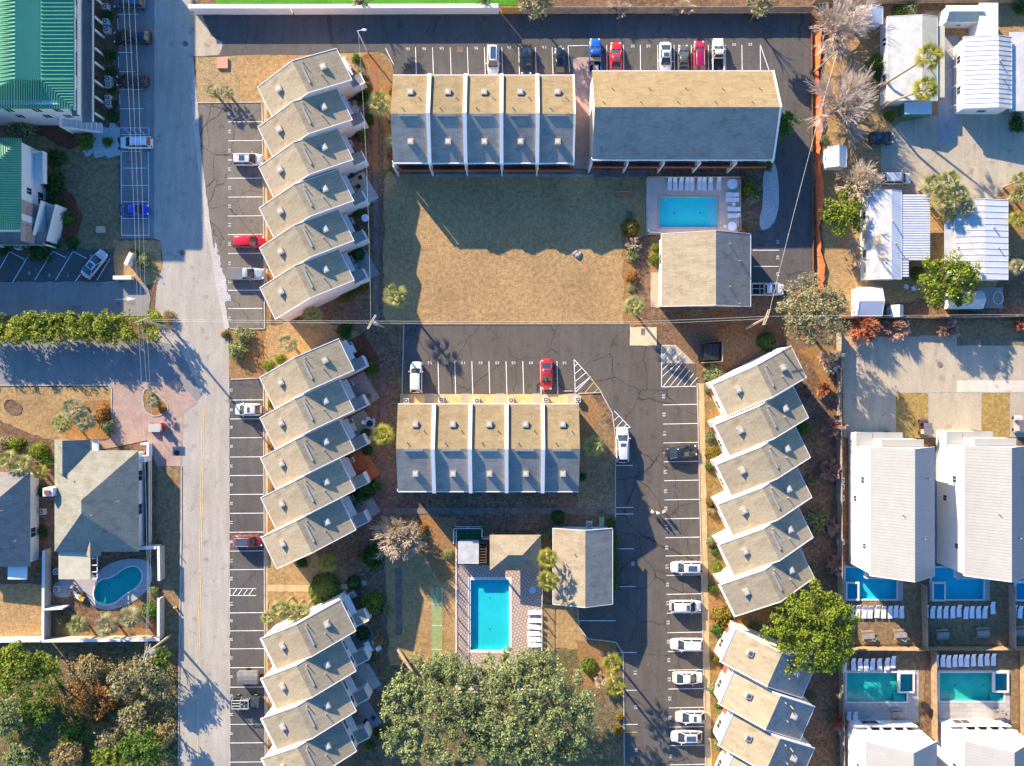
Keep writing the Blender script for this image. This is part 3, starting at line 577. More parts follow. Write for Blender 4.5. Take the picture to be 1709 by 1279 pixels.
# ------------------------------------------------------------------ buildings
def ext(m, prof, axis, a0, a1):
    "closed profile (u,z) pushed along an axis"
    n = len(prof)
    vs = [((a, u, z) if axis == 'x' else (u, a, z)) for a in (a0, a1) for u, z in prof]
    tr = tessellate_polygon([[Vector((u, z, 0)) for u, z in prof]])
    fs = [(i, (i + 1) % n, n + (i + 1) % n, n + i) for i in range(n)] + [tuple(t) for t in tr] + [tuple(n + i for i in reversed(t)) for t in tr]
    return m.add(vs, fs)
def window(par, x, y, z, w, h, face, frame=None):
    f = MB(); g = MB(); t = .07
    if face in 'EW':
        s_ = 1 if face == 'E' else -1; d = .05 * s_
        for a in ((y - w / 2 - t, z - t, y + w / 2 + t, z), (y - w / 2 - t, z + h, y + w / 2 + t, z + h + t), (y - w / 2 - t, z, y - w / 2, z + h), (y + w / 2, z, y + w / 2 + t, z + h), (y - .02, z, y + .02, z + h)):
            f.box(min(x, x + d), a[0], a[1], max(x, x + d), a[2], a[3])
        g.box(min(x, x + d * .5), y - w / 2, z, max(x, x + d * .5), y + w / 2, z + h)
    else:
        s_ = 1 if face == 'N' else -1; d = .05 * s_
        for a in ((x - w / 2 - t, z - t, x + w / 2 + t, z), (x - w / 2 - t, z + h, x + w / 2 + t, z + h + t), (x - w / 2 - t, z, x - w / 2, z + h), (x + w / 2, z, x + w / 2 + t, z + h), (x - .02, z, x + .02, z + h)):
            f.box(a[0], min(y, y + d), a[1], a[2], max(y, y + d), a[3])
        g.box(x - w / 2, min(y, y + d * .5), z, x + w / 2, max(y, y + d * .5), z + h)
    o = f.build('window', frame or WTRIM, par); g.build('pane', GLASSM, o); return o
def door(par, x, y, z, w, h, face, mat):
    m = MB(); d = .06
    if face in 'EW': s_ = 1 if face == 'E' else -1; m.box(min(x, x + d * s_), y - w / 2, z, max(x, x + d * s_), y + w / 2, z + h)
    else: s_ = 1 if face == 'N' else -1; m.box(x - w / 2, min(y, y + d * s_), z, x + w / 2, max(y, y + d * s_), z + h)
    return m.build('door', mat, par)
def vent_box(par, x, y, z, s_=.42, h=.42, glass=False):
    m = MB(); m.box(x - s_, y - s_, z - .35, x + s_, y + s_, z + h)
    o = m.build('roof_vent', VENT, par)
    g = MB(); g.box(x - s_ * .62, y - s_ * .62, z + h, x + s_ * .62, y + s_ * .62, z + h + .03); g.build('cap', SKYL if glass else VENTL, o); return o
def pipe(par, x, y, z, h=.55, r=.07):
    m = MB(); m.tube((x, y, z - .2), (x, y, z + h), r, r, 6); return m.build('vent_pipe', VENT, par)

TL, TZ, TR = 12.6, 5.8, 8.4
def townhouse(w, east='tan', variant='left'):
    "one stepped unit: x runs from the car park eave to the garden eave, y=0 is its north party wall"
    r = empty('townhouse', (0, 0, 0)); mid = TL / 2; sl_ = (TR - TZ) / mid
    zr = lambda x: TR - abs(x - mid) * sl_
    a, b = -.01, -(w - .01)
    ext(MB_ := MB(), [(.35, 0), (TL - .35, 0), (TL - .35, zr(TL - .35) - .12), (mid, TR - .12), (.35, zr(.35) - .12)], 'y', a, b)
    MB_.build('wall', STUCCO if variant != 'left' else PINKST, r)
    m = MB(); ext(m, [(0, zr(0) - .1), (mid, TR - .1), (mid, TR), (0, zr(0))], 'y', a - .1, b + .1); m.build('roof', TANROOF, r)
    m = MB(); ext(m, [(mid, TR - .1), (TL, zr(TL) - .1), (TL, zr(TL)), (mid, TR)], 'y', a - .1, b + .1); m.build('roof', TANROOF if variant == 'left' else GREYROOF if variant == 'south' else TANROOF, r)  # slanted row: east slope greyed in colour to stand in for grazing light
    m = MB()
    for y0, y1 in ((a, a - .11), (b + .11, b)):
        ext(m, [(-.03, zr(0) - .22), (mid, TR - .2), (TL + .03, zr(TL) - .22), (TL + .03, zr(TL) + .05), (mid, TR + .05), (-.03, zr(0) + .05)], 'y', y0, y1)
    m.build('rake_trim', WTRIM, r)
    m = MB(); m.box(-.12, b, zr(0) - .26, -.003, a, zr(0) + .02)
    if variant != 'left': m.box(-.3, b, zr(0) - .3, -.12, a, zr(0) + .06)
    m.box(TL + .003, b, zr(TL) - .26, TL + .1, a, zr(TL) - .02); m.build('fascia', WTRIM, r)
    if variant != 'south':
        m = MB(); ext(m, [(mid + .75, zr(mid + .75) - .05), (mid + 1.0, zr(mid + 1.0) - .05), (mid + 1.0, zr(mid + 1.0) + .16), (mid + .75, zr(mid + .75) + .18)], 'y', -1.1, -3.9); m.build('ridge_vent', VENT, r)
    vent_box(r, 2.7, -2.2, zr(2.7), glass=variant == 'south'); vent_box(r, 9.8, -2.2, zr(9.8))
    pipe(r, 7.5, -.75, zr(7.5)); pipe(r, 9.1, -3.2, zr(9.1)); 
    if variant == 'south': pipe(r, 8.6, -1.0, zr(8.6), 1.2)
    window(r, TL - .35, -1.5, 3.4, 1.4, 1.3, 'E'); window(r, TL - .35, -3.8, 3.4, 1.0, 1.1, 'E'); window(r, TL - .35, -1.6, .2, 1.9, 2.0, 'E')
    if variant != 'south': window(r, .35, -3.7, 3.3, 1.1, 1.3, 'W'); window(r, .35, -1.4, 3.3, 1.1, 1.3, 'W')
    window(r, .35, -3.6, .8, 1.2, 1.3, 'W'); door(r, .35, -1.4, 0, .95, 2.1, 'W', BALC)
    if variant in ('right', 'south'): return r
    # garden closet against the east wall
    m = MB(); ext(m, [(TL - .34, 0), (TL + 1.45, 0), (TL + 1.45, 2.45), (TL - .34, 2.75)], 'y', b + .03, b + 1.7); c = m.build('storage_closet', STUCCO, r)
    m = MB(); ext(m, [(TL - .34, 2.77), (TL + 1.5, 2.46), (TL + 1.5, 2.56), (TL - .34, 2.87)], 'y', b + .16, b + 1.75); m.build('closet_roof', GREYROOF, c)
    m = MB(); m.box(TL + 1.46, b + .02, 0, TL + 1.6, b + 1.8, 2.62); m.box(TL - .3, b - .02 + .03, 2.4, TL + 1.6, b + .15, 2.92); m.build('closet_trim', WTRIM, c)
    m = MB(); m.box(TL - .3, b + 1.9, 2.75, TL + .55, a - .3, 2.87); m.build('awning', WTRIM, r) if variant == 'left2' else m.build('ledge', STUCCO, r)
    return r
def row(proto_args, pts, ang, names, group):
    for (px, py), lb in zip(pts, names):
        if row.p.get(proto_args) is None: row.p[proto_args] = townhouse(*proto_args)
        p = W(px, py, TZ); o = place(row.p[proto_args], (p.x, p.y, 0), ang, 1, lb, 'townhouse', group); UNITS.append((o, proto_args, ang))
row.p = {}; UNITS = []
AL = R(26.2)
A_pts = [(430.2, 144.7), (430.9, 211.4), (432, 278), (433, 346.5), (433.5, 413), (434, 479.5)]
B_pts = [(433.5, 629.3), (434, 696.5), (434.7, 763.5), (435.4, 830), (436.6, 896)]
D_pts = [(436.6, 1064.8), (436.9, 1131.7), (437.4, 1198.6), (438, 1265.5)]
row((5.2, 'tan', 'left'), A_pts, AL, ['beige gabled townhouse at the top of the upper western stepped row, beside the straw lawn', 'beige gabled townhouse behind the round table patio, second down the upper western row', 'beige gabled townhouse above the blue paved patio, third down the upper western row',
    'beige gabled townhouse below the blue paved patio, fourth down the upper western row', 'beige gabled townhouse facing the red covered pickup, fifth down the upper western row', 'beige gabled townhouse with pink south wall ending the upper western row by the utility pole'], 'townhouses of the upper western row')
row((5.2, 'tan', 'left'), B_pts, AL, ['beige gabled townhouse with palm beside it, topmost of the middle western row', 'beige gabled townhouse facing the parked white car, second of the middle western row', 'beige gabled townhouse with white garden chairs, third down the middle western row',
    'beige gabled townhouse with rust coloured patio, fourth down the middle western row', 'beige gabled townhouse facing the dark red car, bottom of the middle western row'], 'townhouses of the middle western row')
row((5.2, 'tan', 'left2'), D_pts, AL, ['beige gabled townhouse with palm shadows on its roof, topmost of the lower western row', 'beige gabled townhouse facing the covered trailer, second of the lower western row', 'beige gabled townhouse below the dark open jeep, third of the lower western row', 'beige gabled townhouse cut off by the bottom edge, last of the lower western row'], 'townhouses of the lower western row')
E_pts = [(1188.9, 641.5), (1192.5, 708.5), (1195.6, 775), (1198, 841.5), (1200.2, 908.5), (1202, 975.5)]
row((5.2, 'tan', 'right'), E_pts, AL, ['tan gabled townhouse beside the dark waste enclosure, topmost of the eastern stepped row', 'tan gabled townhouse below the curved grey patio, second of the eastern row', 'tan gabled townhouse facing the black car, third of the eastern row', 'tan gabled townhouse, fourth down the eastern row opposite the three walkers',
    'tan gabled townhouse with small clipped shrubs at its door, fifth of the eastern row', 'tan gabled townhouse above the pine tree, last of the six eastern units'], 'townhouses of the eastern row')
F_pts = [(1229.7, 1049.7), (1227, 1120), (1226.6, 1189.5), (1227, 1258.5)]
row((5.4, 'tan', 'south'), F_pts, R(-24), ['two tone townhouse with skylight, topmost of the slanted south eastern row', 'two tone townhouse, second of the slanted south eastern row', 'two tone townhouse, third of the slanted south eastern row', 'two tone townhouse cut by the bottom edge of the south eastern row'], 'townhouses of the south eastern row')

def terrace(name, label, x0, x1, yn, ys, xs, zr, group, roofN, roofS, balc=True, units=None):
    "a straight terrace: ridge east-west, raised white party walls between the units"
    ze = 5.8; p0 = W(x0, yn, ze); p1 = W(x1, ys, ze); X0, X1, YN, YS = p0.x, p1.x, p0.y, p1.y; ym = (YN + YS) / 2; half = (YN - YS) / 2
    r = empty(name, ((X0 + X1) / 2, ym, 0), 0, label, 'apartment block', group); o = Vector(((X0 + X1) / 2, ym, 0))
    x0, x1, h = X0 - o.x, X1 - o.x, half
    z = lambda y: zr - abs(y) / h * (zr - ze)
    m = MB(); ext(m, [(-h + .4, 0), (h - .4, 0), (h - .4, z(h - .4) - .14), (0, zr - .14), (-h + .4, z(h - .4) - .14)], 'x', x0 + .15, x1 - .15); m.build('wall', STUCCO, r)
    px = [W(x, 0, (ze + zr) / 2).x - o.x for x in xs]; e = [x0] + px + [x1]
    for i in range(len(e) - 1):
        a, b = e[i] + (.2 if i else 0), e[i + 1] - (.2 if i < len(e) - 2 else 0)
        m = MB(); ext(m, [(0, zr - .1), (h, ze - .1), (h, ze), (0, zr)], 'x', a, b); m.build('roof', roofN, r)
        m = MB(); ext(m, [(-h, ze - .1), (0, zr - .1), (0, zr), (-h, ze)], 'x', a, b); m.build('roof', roofS, r)  # south slope greyed in the shingle colour, for the light grazing it
        c = (a + b) / 2
        if xs:
            vent_box(r, c + .1, h * .55, z(h * .55)); vent_box(r, c + .15, -h * .58, z(h * .58), .4, .55); pipe(r, c + 1.3, h * .42, z(h * .42)); pipe(r, c - 1, h * .15, z(h * .15))
            m = MB(); ext(m, [(-.35, z(.35) - .05), (-.1, z(.1) - .05), (-.1, z(.1) + .2), (-.35, z(.35) + .2)], 'x', c - 1.4, c + 1.3); m.build('ridge_vent', VENT, r)
        else:
            for k in range(5):
                q = x0 + (k + .5) / 5 * (x1 - x0); pipe(r, q, h * .52, z(h * .52)); pipe(r, q - 1.4, h * .15, z(h * .15))
    for q in px + ([x1 - .05] if balc else []):
        m = MB(); w = .26 if q in px else .12; up = .42 if q in px else .1
        ext(m, [(-h - .25, ze - .8), (h + .12, ze - .5), (h + .12, ze + up), (0, zr + up), (-h - .25, ze + up)], 'x', q - w, q + w); m.build('party_wall', WTRIM, r)
    m = MB(); m.box(x0, h + .005, ze - .3, x1, h + .12, ze - .02); m.box(x0, -h - .15, ze - .3, x1, -h - .005, ze + .01)
    m.box(x0 - .12, -h, ze - .3, x0 - .005, -h + .3, ze); m.build('fascia', WTRIM, r)
    n = units or len(e) - 1
    for i in range(n):
        a = x0 + (x1 - x0) * i / n; b = x0 + (x1 - x0) * (i + 1) / n; c = (a + b) / 2
        window(r, c - 1.2, h - .4, 3.5, 1.2, 1.2, 'N'); window(r, c + 1.3, h - .4, 3.5, 1.2, 1.2, 'N'); window(r, c + 1.3, h - .4, .8, 1.4, 1.3, 'N'); door(r, c - 1.4, h - .4, 0, .95, 2.1, 'N', BALC)
        if balc:
            m = MB(); m.box(a + .25, -h - .5, 2.7, b - .25, -h + .39, 2.85); m.box(a + .25, -h - .55, 2.85, b - .25, -h - .45, 3.7); m.build('balcony', BALC, r)
            m = MB(); m.box(a - .09, -h - .55, 0, a + .09, -h + .38, ze - .32); m.build('fin_wall', WTRIM, r)
        window(r, c, -h + .4, 3.0, 2.2, 2.0, 'S'); window(r, c, -h + .4, .1, 2.2, 2.1, 'S')
    return r
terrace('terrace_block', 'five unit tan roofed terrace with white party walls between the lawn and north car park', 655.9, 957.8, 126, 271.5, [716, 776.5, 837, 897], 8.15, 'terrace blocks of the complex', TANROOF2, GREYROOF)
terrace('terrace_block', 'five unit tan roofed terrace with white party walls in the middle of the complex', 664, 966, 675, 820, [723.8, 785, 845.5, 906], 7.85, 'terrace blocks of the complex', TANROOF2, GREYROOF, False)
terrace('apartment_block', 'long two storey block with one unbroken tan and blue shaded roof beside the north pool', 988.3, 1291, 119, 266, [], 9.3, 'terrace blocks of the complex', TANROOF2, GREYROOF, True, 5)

def gable(name, label, cat, x0, y0, x1, y1, ze, zr, axis, wmat, rmats, over=.35, group=None, wins=(), trim=WTRIM, ribs=0, ridge=.5, ribm=None):
    "rectangular house; px corners are of the eaves; ridge along axis ('x' or 'y')"
    p = W(x0, y0, ze); q = W(x1, y1, ze); cx, cy = (p.x + q.x) / 2, (p.y + q.y) / 2; a, b = (q.x - p.x) / 2, (p.y - q.y) / 2
    r = empty(name, (cx, cy, 0), 0, label, cat, group)
    h, l = (a, b) if axis == 'y' else (b, a); ax = axis; rm = -h + 2 * h * ridge
    if axis == 'x': rm = h - 2 * h * ridge
    zz = lambda u: zr - (zr - ze) * ((u - rm) / (h - rm) if u > rm else (rm - u) / (h + rm))
    m = MB(); ext(m, [(-h + over, 0), (h - over, 0), (h - over, zz(h - over) - .1), (rm, zr - .1), (-h + over, zz(-h + over) - .1)], ax, -l + over, l - over); m.build('wall', wmat, r)
    sides = [((-h, ze), (rm, zr)), ((rm, zr), (h, ze))]
    for i, (s0, s1) in enumerate(sides):
        m = MB(); ext(m, [(s0[0], s0[1] - .09), (s1[0], s1[1] - .09), s1, s0], ax, -l, l); ro = m.build('roof', rmats[i % len(rmats)], r)
        if ribs:
            m = MB(); k = int(2 * l / ribs)
            for j in range(k + 1):
                t = -l + j * 2 * l / k
                ext(m, [(s0[0], s0[1]), (s1[0], s1[1]), (s1[0], s1[1] + (.032 if ribs < .5 else .05)), (s0[0], s0[1] + (.032 if ribs < .5 else .05))], ax, max(-l, t - .03), min(l, t + .03))
            m.build('seam', ribm or rmats[i % len(rmats)], ro)
    m = MB()
    for t0, t1 in ((-l - .06, -l - .003), (l + .003, l + .06)): ext(m, [(-h - .03, ze - .2), (rm, zr - .2), (h + .03, ze - .2), (h + .03, ze + .03), (rm, zr + .03), (-h - .03, ze + .03)], ax, t0, t1)
    if axis == 'y': m.box(-h - .08, -l, ze - .2, -h - .003, l, ze); m.box(h + .003, -l, ze - .2, h + .08, l, ze)
    else: m.box(-l, -h - .08, ze - .2, l, -h - .003, ze); m.box(-l, h + .003, ze - .2, l, h + .08, ze)
    m.build('fascia', trim, r)
    X, Y = a - over, b - over
    for f, t, z, w, hh in wins:
        if f == 'E': window(r, X, t * Y, z, w, hh, f)
        if f == 'W': window(r, -X, t * Y, z, w, hh, f)
        if f == 'N': window(r, t * X, Y, z, w, hh, f)
        if f == 'S': window(r, t * X, -Y, z, w, hh, f)
    return r, (a, b, zz)
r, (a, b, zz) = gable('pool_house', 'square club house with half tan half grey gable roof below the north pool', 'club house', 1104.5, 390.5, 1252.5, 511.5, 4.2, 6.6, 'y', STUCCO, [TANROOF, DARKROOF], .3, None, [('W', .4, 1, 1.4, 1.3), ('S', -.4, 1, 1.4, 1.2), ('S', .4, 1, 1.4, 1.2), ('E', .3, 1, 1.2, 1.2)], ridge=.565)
for x, y in ((3, 3.6), (4.6, 1.2), (3, -2.6), (4.6, -5)): pipe(r, x, y, zz(x), .7)
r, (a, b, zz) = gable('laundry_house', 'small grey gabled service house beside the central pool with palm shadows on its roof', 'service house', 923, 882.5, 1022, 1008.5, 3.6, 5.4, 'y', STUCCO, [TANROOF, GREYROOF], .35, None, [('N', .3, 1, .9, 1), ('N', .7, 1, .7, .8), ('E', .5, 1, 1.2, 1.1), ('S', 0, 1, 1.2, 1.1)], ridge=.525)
pipe(r, -1.4, 2.2, zz(-1.4), .5); pipe(r, -2.6, .6, zz(-2.6), .5)

def hiproof(m, x0, y0, x1, y1, ze, r0, r1, zr, th=.1):
    "hip roof over a rectangle, ridge from r0 to r1 (x,y)"
    vs = [(x0, y0, ze), (x1, y0, ze), (x1, y1, ze), (x0, y1, ze), (*r0, zr), (*r1, zr)]
    if abs(r0[0] - r1[0]) >= abs(r0[1] - r1[1]): fs = [(0, 1, 5, 4), (1, 2, 5), (2, 3, 4, 5), (3, 0, 4)]
    else: fs = [(0, 1, 4), (1, 2, 5, 4), (2, 3, 5), (3, 0, 4, 5)]
    vs += [(x, y, ze - th) for x, y, _ in vs[:4]]; fs += [(0, 3, 2, 1)[::-1]] if False else []
    fs += [(0, 6, 7, 1), (1, 7, 8, 2), (2, 8, 9, 3), (3, 9, 6, 0), (6, 9, 8, 7)]
    return m.add(vs, fs)
# open pool shelter with hip roof
p = W(817.4, 893, 3.0); q = W(903, 952.5, 3.0); cx, cy = (p.x + q.x) / 2, (p.y + q.y) / 2; a, b = (q.x - p.x) / 2, (p.y - q.y) / 2
r = empty('pool_shelter', (cx, cy, 0), 0, 'open hip roofed shelter standing at the head of the central pool', 'shelter')
m = MB(); hiproof(m, -a, -b, a, b, 3.0, (-a + b * 1.05, 0), (a - b * 1.05, 0), 4.7); m.build('roof', TANROOF, r)
m = MB()
for x in (-a + .4, a - .4):
    for y in (-b + .4, b - .4): m.box(x - .12, y - .12, 0, x + .12, y + .12, 2.9)
m.build('post', WTRIM, r); m = MB(); m.box(-a + .5, b - .7, 0, a - .5, b - .55, 2.88); m.build('back_wall', STUCCO, r)
# flat pump room and enclosure west of it
p = W(765.5, 905, 1.8); q = W(812, 940, 1.8); cx, cy = (p.x + q.x) / 2, (p.y + q.y) / 2; a, b = (q.x - p.x) / 2, (p.y - q.y) / 2
r = empty('pump_room', (cx, cy, 0), 0, 'low pump room with white flat roof and slatted end beside the pool shelter', 'pump room')
m = MB(); m.box(-a, -b, 0, a - 1.2, b, 1.75); m.build('wall', STUCCO, r); m = MB(); m.box(-a - .1, -b - .1, 1.76, a - 1.15, b + .1, 1.88); m.build('roof', AMETAL, r)
m = MB(); m.box(a - 1.1, b - .12, 0, a, b, 1.8); m.box(a - .12, -b, 0, a, b - .12, 1.8); m.box(a - 1.1, -b, 0, a - .12, -b + .12, 1.8)
for i in range(7): m.box(a - 1.1, -b + .35 + i * .42, 1.65, a - .13, -b + .47 + i * .42, 1.78)
m.build('pergola_slats', DWOOD, r)
# ---- green roofed condominium, far corner
def pw(pts): return [tuple(W(*p)) for p in pts]
def faces(polys):
    m = MB()
    for poly in polys:
        v = pw(poly); m.add(v, [tuple(range(len(v)))])
    return m
def seams(m, a0, a1, b0, b1, n, w=.085, h=.2):
    "raised ribs from edge a to edge b of a slope"
    A0, A1, B0, B1 = [W(*p) for p in (a0, a1, b0, b1)]
    for i in range(n + 1):
        t = i / n; p = A0.lerp(A1, t); q = B0.lerp(B1, t); p.z += h * .4; q.z += h * .4
        if (q - p).length > .2: m.tube(p, q, w, w, 4, False)
ZE, ZM, ZT = 9.2, 10.2, 11.7
r = empty('green_roof_building', (-70, 50, 0), 0, 'tall condominium with bright green metal roof, white columns and open walkway in the corner', 'condominium')
def wr(m, name, mat, par): return m.build(name, mat, par, False) if par is None else _off(m, name, mat, par)
def _off(m, name, mat, par):
    o = par
    L0 = Vector(o.location) if o.parent is None else Vector(o.parent.location)
    m.v = [(x - L0.x, y - L0.y, z - L0.z) for x, y, z in m.v]; return m.build(name, mat, par)
Y0 = -60
m = faces([[(123, Y0, ZE), (123, 182, ZE), (68, 132, ZM), (68, Y0, ZM)], [(68, Y0, ZM), (68, 132, ZM), (25, 132, ZT), (25, Y0, ZT)], [(25, Y0, ZT), (25, 132, ZT), (-90, 182, ZE), (-90, Y0, ZE)], [(-90, 182, ZE), (25, 132, ZT), (68, 132, ZM), (123, 182, ZE)]])
ro = wr(m, 'roof', GMETAL, r)
m = MB(); seams(m, (123, Y0, ZE), (123, 132, ZE), (68, Y0, ZM), (68, 132, ZM), 29); seams(m, (123, 134, ZE), (123, 181, ZE), (70, 134, ZM), (122, 181, ZE), 10); seams(m, (25, Y0, ZT), (25, 132, ZT), (-60, Y0, 10.5), (-60, 132, 10.5), 29)
seams(m, (25, 132, ZT), (68, 132, ZM), (25, 182, ZE), (68, 182, ZE), 11); seams(m, (24, 133, ZT), (-60, 168, 10.5), (24, 182, ZE), (-60, 182, ZE), 20); seams(m, (70, 134, ZM), (122, 181, ZE), (70, 182, ZE), (122, 182, ZE), 12)
L0 = r.location; m.v = [(x - L0.x, y - L0.y, z) for x, y, z in m.v]; m.build('seam', GSEAM, ro)
m = MB(); a = W(-60, 0, 0).x
yb = W(123, 180, ZE).y + .4; m.box(-95, yb, 0, -63.6, 75, 9.5); wr(m, 'wall', STUCCO, r)
m = MB(); m.box(-63.59, yb - .5, 2.9, -61.9, 75, 3.1); m.box(-63.59, yb - .5, 5.75, -62.3, 75, 5.95); wr(m, 'walkway', ASPH4, r)
m = MB(); m.box(-62.0, yb - .5, 3.11, -61.86, 75, 3.45); m.box(-62.4, yb - .5, 5.96, -62.28, 75, 6.9); m.box(-61.95, yb - .5, 8.4, -61.75, 75, 8.7); wr(m, 'railing', WTRIM, r)
for y in (10, 42, 63, 93, 116, 146, 172, 199):
    p = W(173, y, 0); m = MB(); m.box(-62.02, p.y - .13, 0, -61.78, p.y + .13, 2.88); wr(m, 'column', WTRIM, r)
for i, y in enumerate((20, 55, 75, 108, 140, 165)):
    p = W(173, y, 0); o = window(r, -63.59 + 70, p.y - 50, 6.4, 1.3, 1.4, 'E'); o = window(r, -63.59 + 70, p.y - 50 - .7, 3.7, 1.3, 1.5, 'E')
    if i % 2: m = MB(); m.box(-63.58, p.y - .9, 6.0, -62.45, p.y + .9, 8.5); wr(m, 'bay', STUCCO, r)
for x in (-72, -68, -65): window(r, x + 70, yb - 50, 3.6, 1.1, 1.5, 'S'); window(r, x + 70, yb - 50, 6.3, 1.1, 1.4, 'S')
m = MB(); p = W(113, 200, 1.4); q = W(164, 218, 1.4)
for i in range(8): t = i / 8; x = p.x + (q.x - p.x) * t; m.box(x, p.y - 1.6, 0, x + (q.x - p.x) / 8 - .004, p.y - .2, 2.9 - 2.6 * t)
wr(m, 'stair', SIDING, r); m = MB(); m.box(p.x, p.y - 1.75, 0, p.x + .12, p.y, 3.8); ext(m, [(p.x + .13, 2.9), (q.x, .4), (q.x, 1.3), (p.x + .13, 3.8)], 'y', p.y - 1.76, p.y - 1.66); wr(m, 'stair_rail', WTRIM, r)
# second green roofed building
r = empty('green_roof_building', (-76, 30, 0), 0, 'lower green metal roofed building with white siding and angled stairs, cut by the left edge', 'condominium')
m = faces([[(36, 231, 7), (36, 384, 7), (-34, 330, 9.6), (-34, 292, 9.6)], [(36, 231, 7), (-34, 292, 9.6), (-110, 231, 7)], [(36, 384, 7), (-34, 330, 9.6), (-110, 384, 7)], [(-110, 231, 7), (-34, 292, 9.6), (-34, 330, 9.6), (-110, 384, 7)]])
ro = wr(m, 'roof', GMETAL, r)
m = MB(); seams(m, (36, 294, 7), (36, 330, 7), (-33, 294, 9.6), (-33, 330, 9.6), 9); seams(m, (36, 232, 7), (36, 292, 7), (35, 232, 7.04), (-33, 292, 9.6), 16); seams(m, (36, 332, 7), (36, 383, 7), (-33, 331, 9.6), (35, 383, 7.04), 13)
seams(m, (35, 231, 7), (-33, 231, 7), (35, 232, 7.04), (-33, 291, 9.6), 18); seams(m, (35, 384, 7), (-33, 384, 7), (35, 383, 7.04), (-33, 331, 9.6), 18)
L0 = r.location; m.v = [(x - L0.x, y - L0.y, z) for x, y, z in m.v]; m.build('seam', GSEAM, ro)
p = W(36, 231, 7); q = W(36, 384, 7); m = MB(); m.box(-100, q.y + .4, 0, p.x - .4, p.y - .4, 6.9); wr(m, 'wall', SIDING, r)
m = MB(); m.box(-100, q.y - 1.5, 2.9, p.x + .9, q.y + .39, 3.1); m.box(-100, q.y - 1.6, 3.1, p.x + 1, q.y - 1.45, 3.5); wr(m, 'walkway', ASPH4, r)
m = MB(); m.box(p.x - .39, p.y - 10.6, 1.5, p.x - .34, p.y - 8.6, 6.6); m.box(p.x - .39, p.y - 14.6, .2, p.x - .34, p.y - 11.6, 6.6); wr(m, 'siding_panel', plain('taupe_siding', (.36, .29, .27), .8, .2, 0, .08, 1), r)
m = MB(); m.box(p.x - .38, p.y - 5.6, 3.0, p.x + 1.4, p.y - 1.0, 3.15); m.box(p.x + 1.28, p.y - 5.6, 3.15, p.x + 1.4, p.y - 1.0, 4.1); m.box(p.x - .38, p.y - 1.12, 3.15, p.x + 1.27, p.y - 1.0, 4.1); wr(m, 'balcony', WTRIM, r)
for y in (-7, -10, -12.6, -14): window(r, p.x - .39 + 76, p.y + y - 30, 3.9, .9, 1.2, 'E')
window(r, p.x - .39 + 76, p.y - 7.4 - 30, .9, 1.7, 1.4, 'E')
m = MB()
for i in range(9): t = i / 9; m.box(p.x + .5, q.y + 4.2 - 4.6 * t, 0, p.x + 1.9, q.y + 4.7 - 4.6 * t, 2.9 - 2.6 * t, R(-18), (p.x + 1.2, q.y + 2))
wr(m, 'stair', CONC2, r); m = MB(); m.box(p.x + 2.05, q.y - 1, 0, p.x + 2.15, q.y + 4.6, 3.2, R(-14), (p.x + 2.1, q.y + 2)); m.box(p.x + .25, q.y - .4, 0, p.x + .35, q.y + 4.8, 3.9, R(-14), (p.x + 1.2, q.y + 2)); wr(m, 'stair_rail', WTRIM, r)
for x in (10, 93):
    pp = W(x, 404, 0); m = MB(); m.box(pp.x - .12, q.y - 1.5, 0, pp.x + .12, q.y - 1.3, 2.88); wr(m, 'column', WTRIM, r)

# ---- hip roofed house with the kidney pool
ze = 3.1; p = W(91, 752, ze); q = W(231, 921, ze); cx, cy = (p.x + q.x) / 2, (p.y + q.y) / 2; a, b = (q.x - p.x) / 2, (p.y - q.y) / 2
r = empty('hip_roof_house', (cx, cy, 0), 0, 'white house with big blue green hip roof in front of the kidney shaped pool', 'house')
m = MB(); hiproof(m, -a, -b, a, b, ze, (-.5, -1.3), (-.5, .6), 6.45); m.build('roof', PALEROOF, r)
m = MB(); m.box(-a + .45, -b + .45, 0, a - .45, b - .45, 3.0)
g0 = W(91, 734, ze); g1 = W(151, 755, ze); m.box(g0.x - cx + .4, b - .46, 0, g1.x - cx - .4, g0.y - cy - .4, 3.0); m.build('wall', STUCCO, r)
x0, x1, yn = g0.x - cx, g1.x - cx, g0.y - cy; xm = x0 + (x1 - x0) * .42
m = MB(); m.add([(x0, yn, ze), (xm, yn, ze + 2.0), (x1, yn, ze), (x1, b - 2.4, ze + .02), (xm, b - 3.4, ze + 2.0), (x0, b - 3, ze), (x0, yn, ze - .1), (x1, yn, ze - .1)], [(0, 1, 4, 5), (1, 2, 3, 4), (0, 6, 7, 2, 1)]); m.build('roof', PALEROOF, r)
m = MB(); m.box(x1 + .02, b - .5, 2.7, x1 + 1.1, b + 1.5, 3.0); m.build('porch_roof', WTRIM, r)
pp = W(155, 905, 3.4); m = MB(); ext(m, [(pp.x - cx - 1.1, ze), (pp.x - cx, ze + 1.1), (pp.x - cx + 1.1, ze)], 'y', -b - .6, -b + 2.2); m.build('roof', PALEROOF, r)
pp = W(98, 930, 2.7); qq = W(151, 967, 2.7); m = MB(); m.box(pp.x - cx, qq.y - cy, 2.62, qq.x - cx, -b - .05, 2.75); m.build('patio_roof', TMETAL, r)
m = MB()
for x in (pp.x - cx + .1, qq.x - cx - .2): m.box(x, qq.y - cy + .05, 0, x + .12, qq.y - cy + .17, 2.6)
for k in range(4): m.box(qq.x - cx + .08, qq.y - cy + k * 1.0, 2.5, qq.x - cx + .9, qq.y - cy + k * 1.0 + .12, 2.62)
m.box(qq.x - cx + .82, qq.y - cy, 2.35, qq.x - cx + .92, -b - .5, 2.5); m.build('pergola', WTRIM, r)
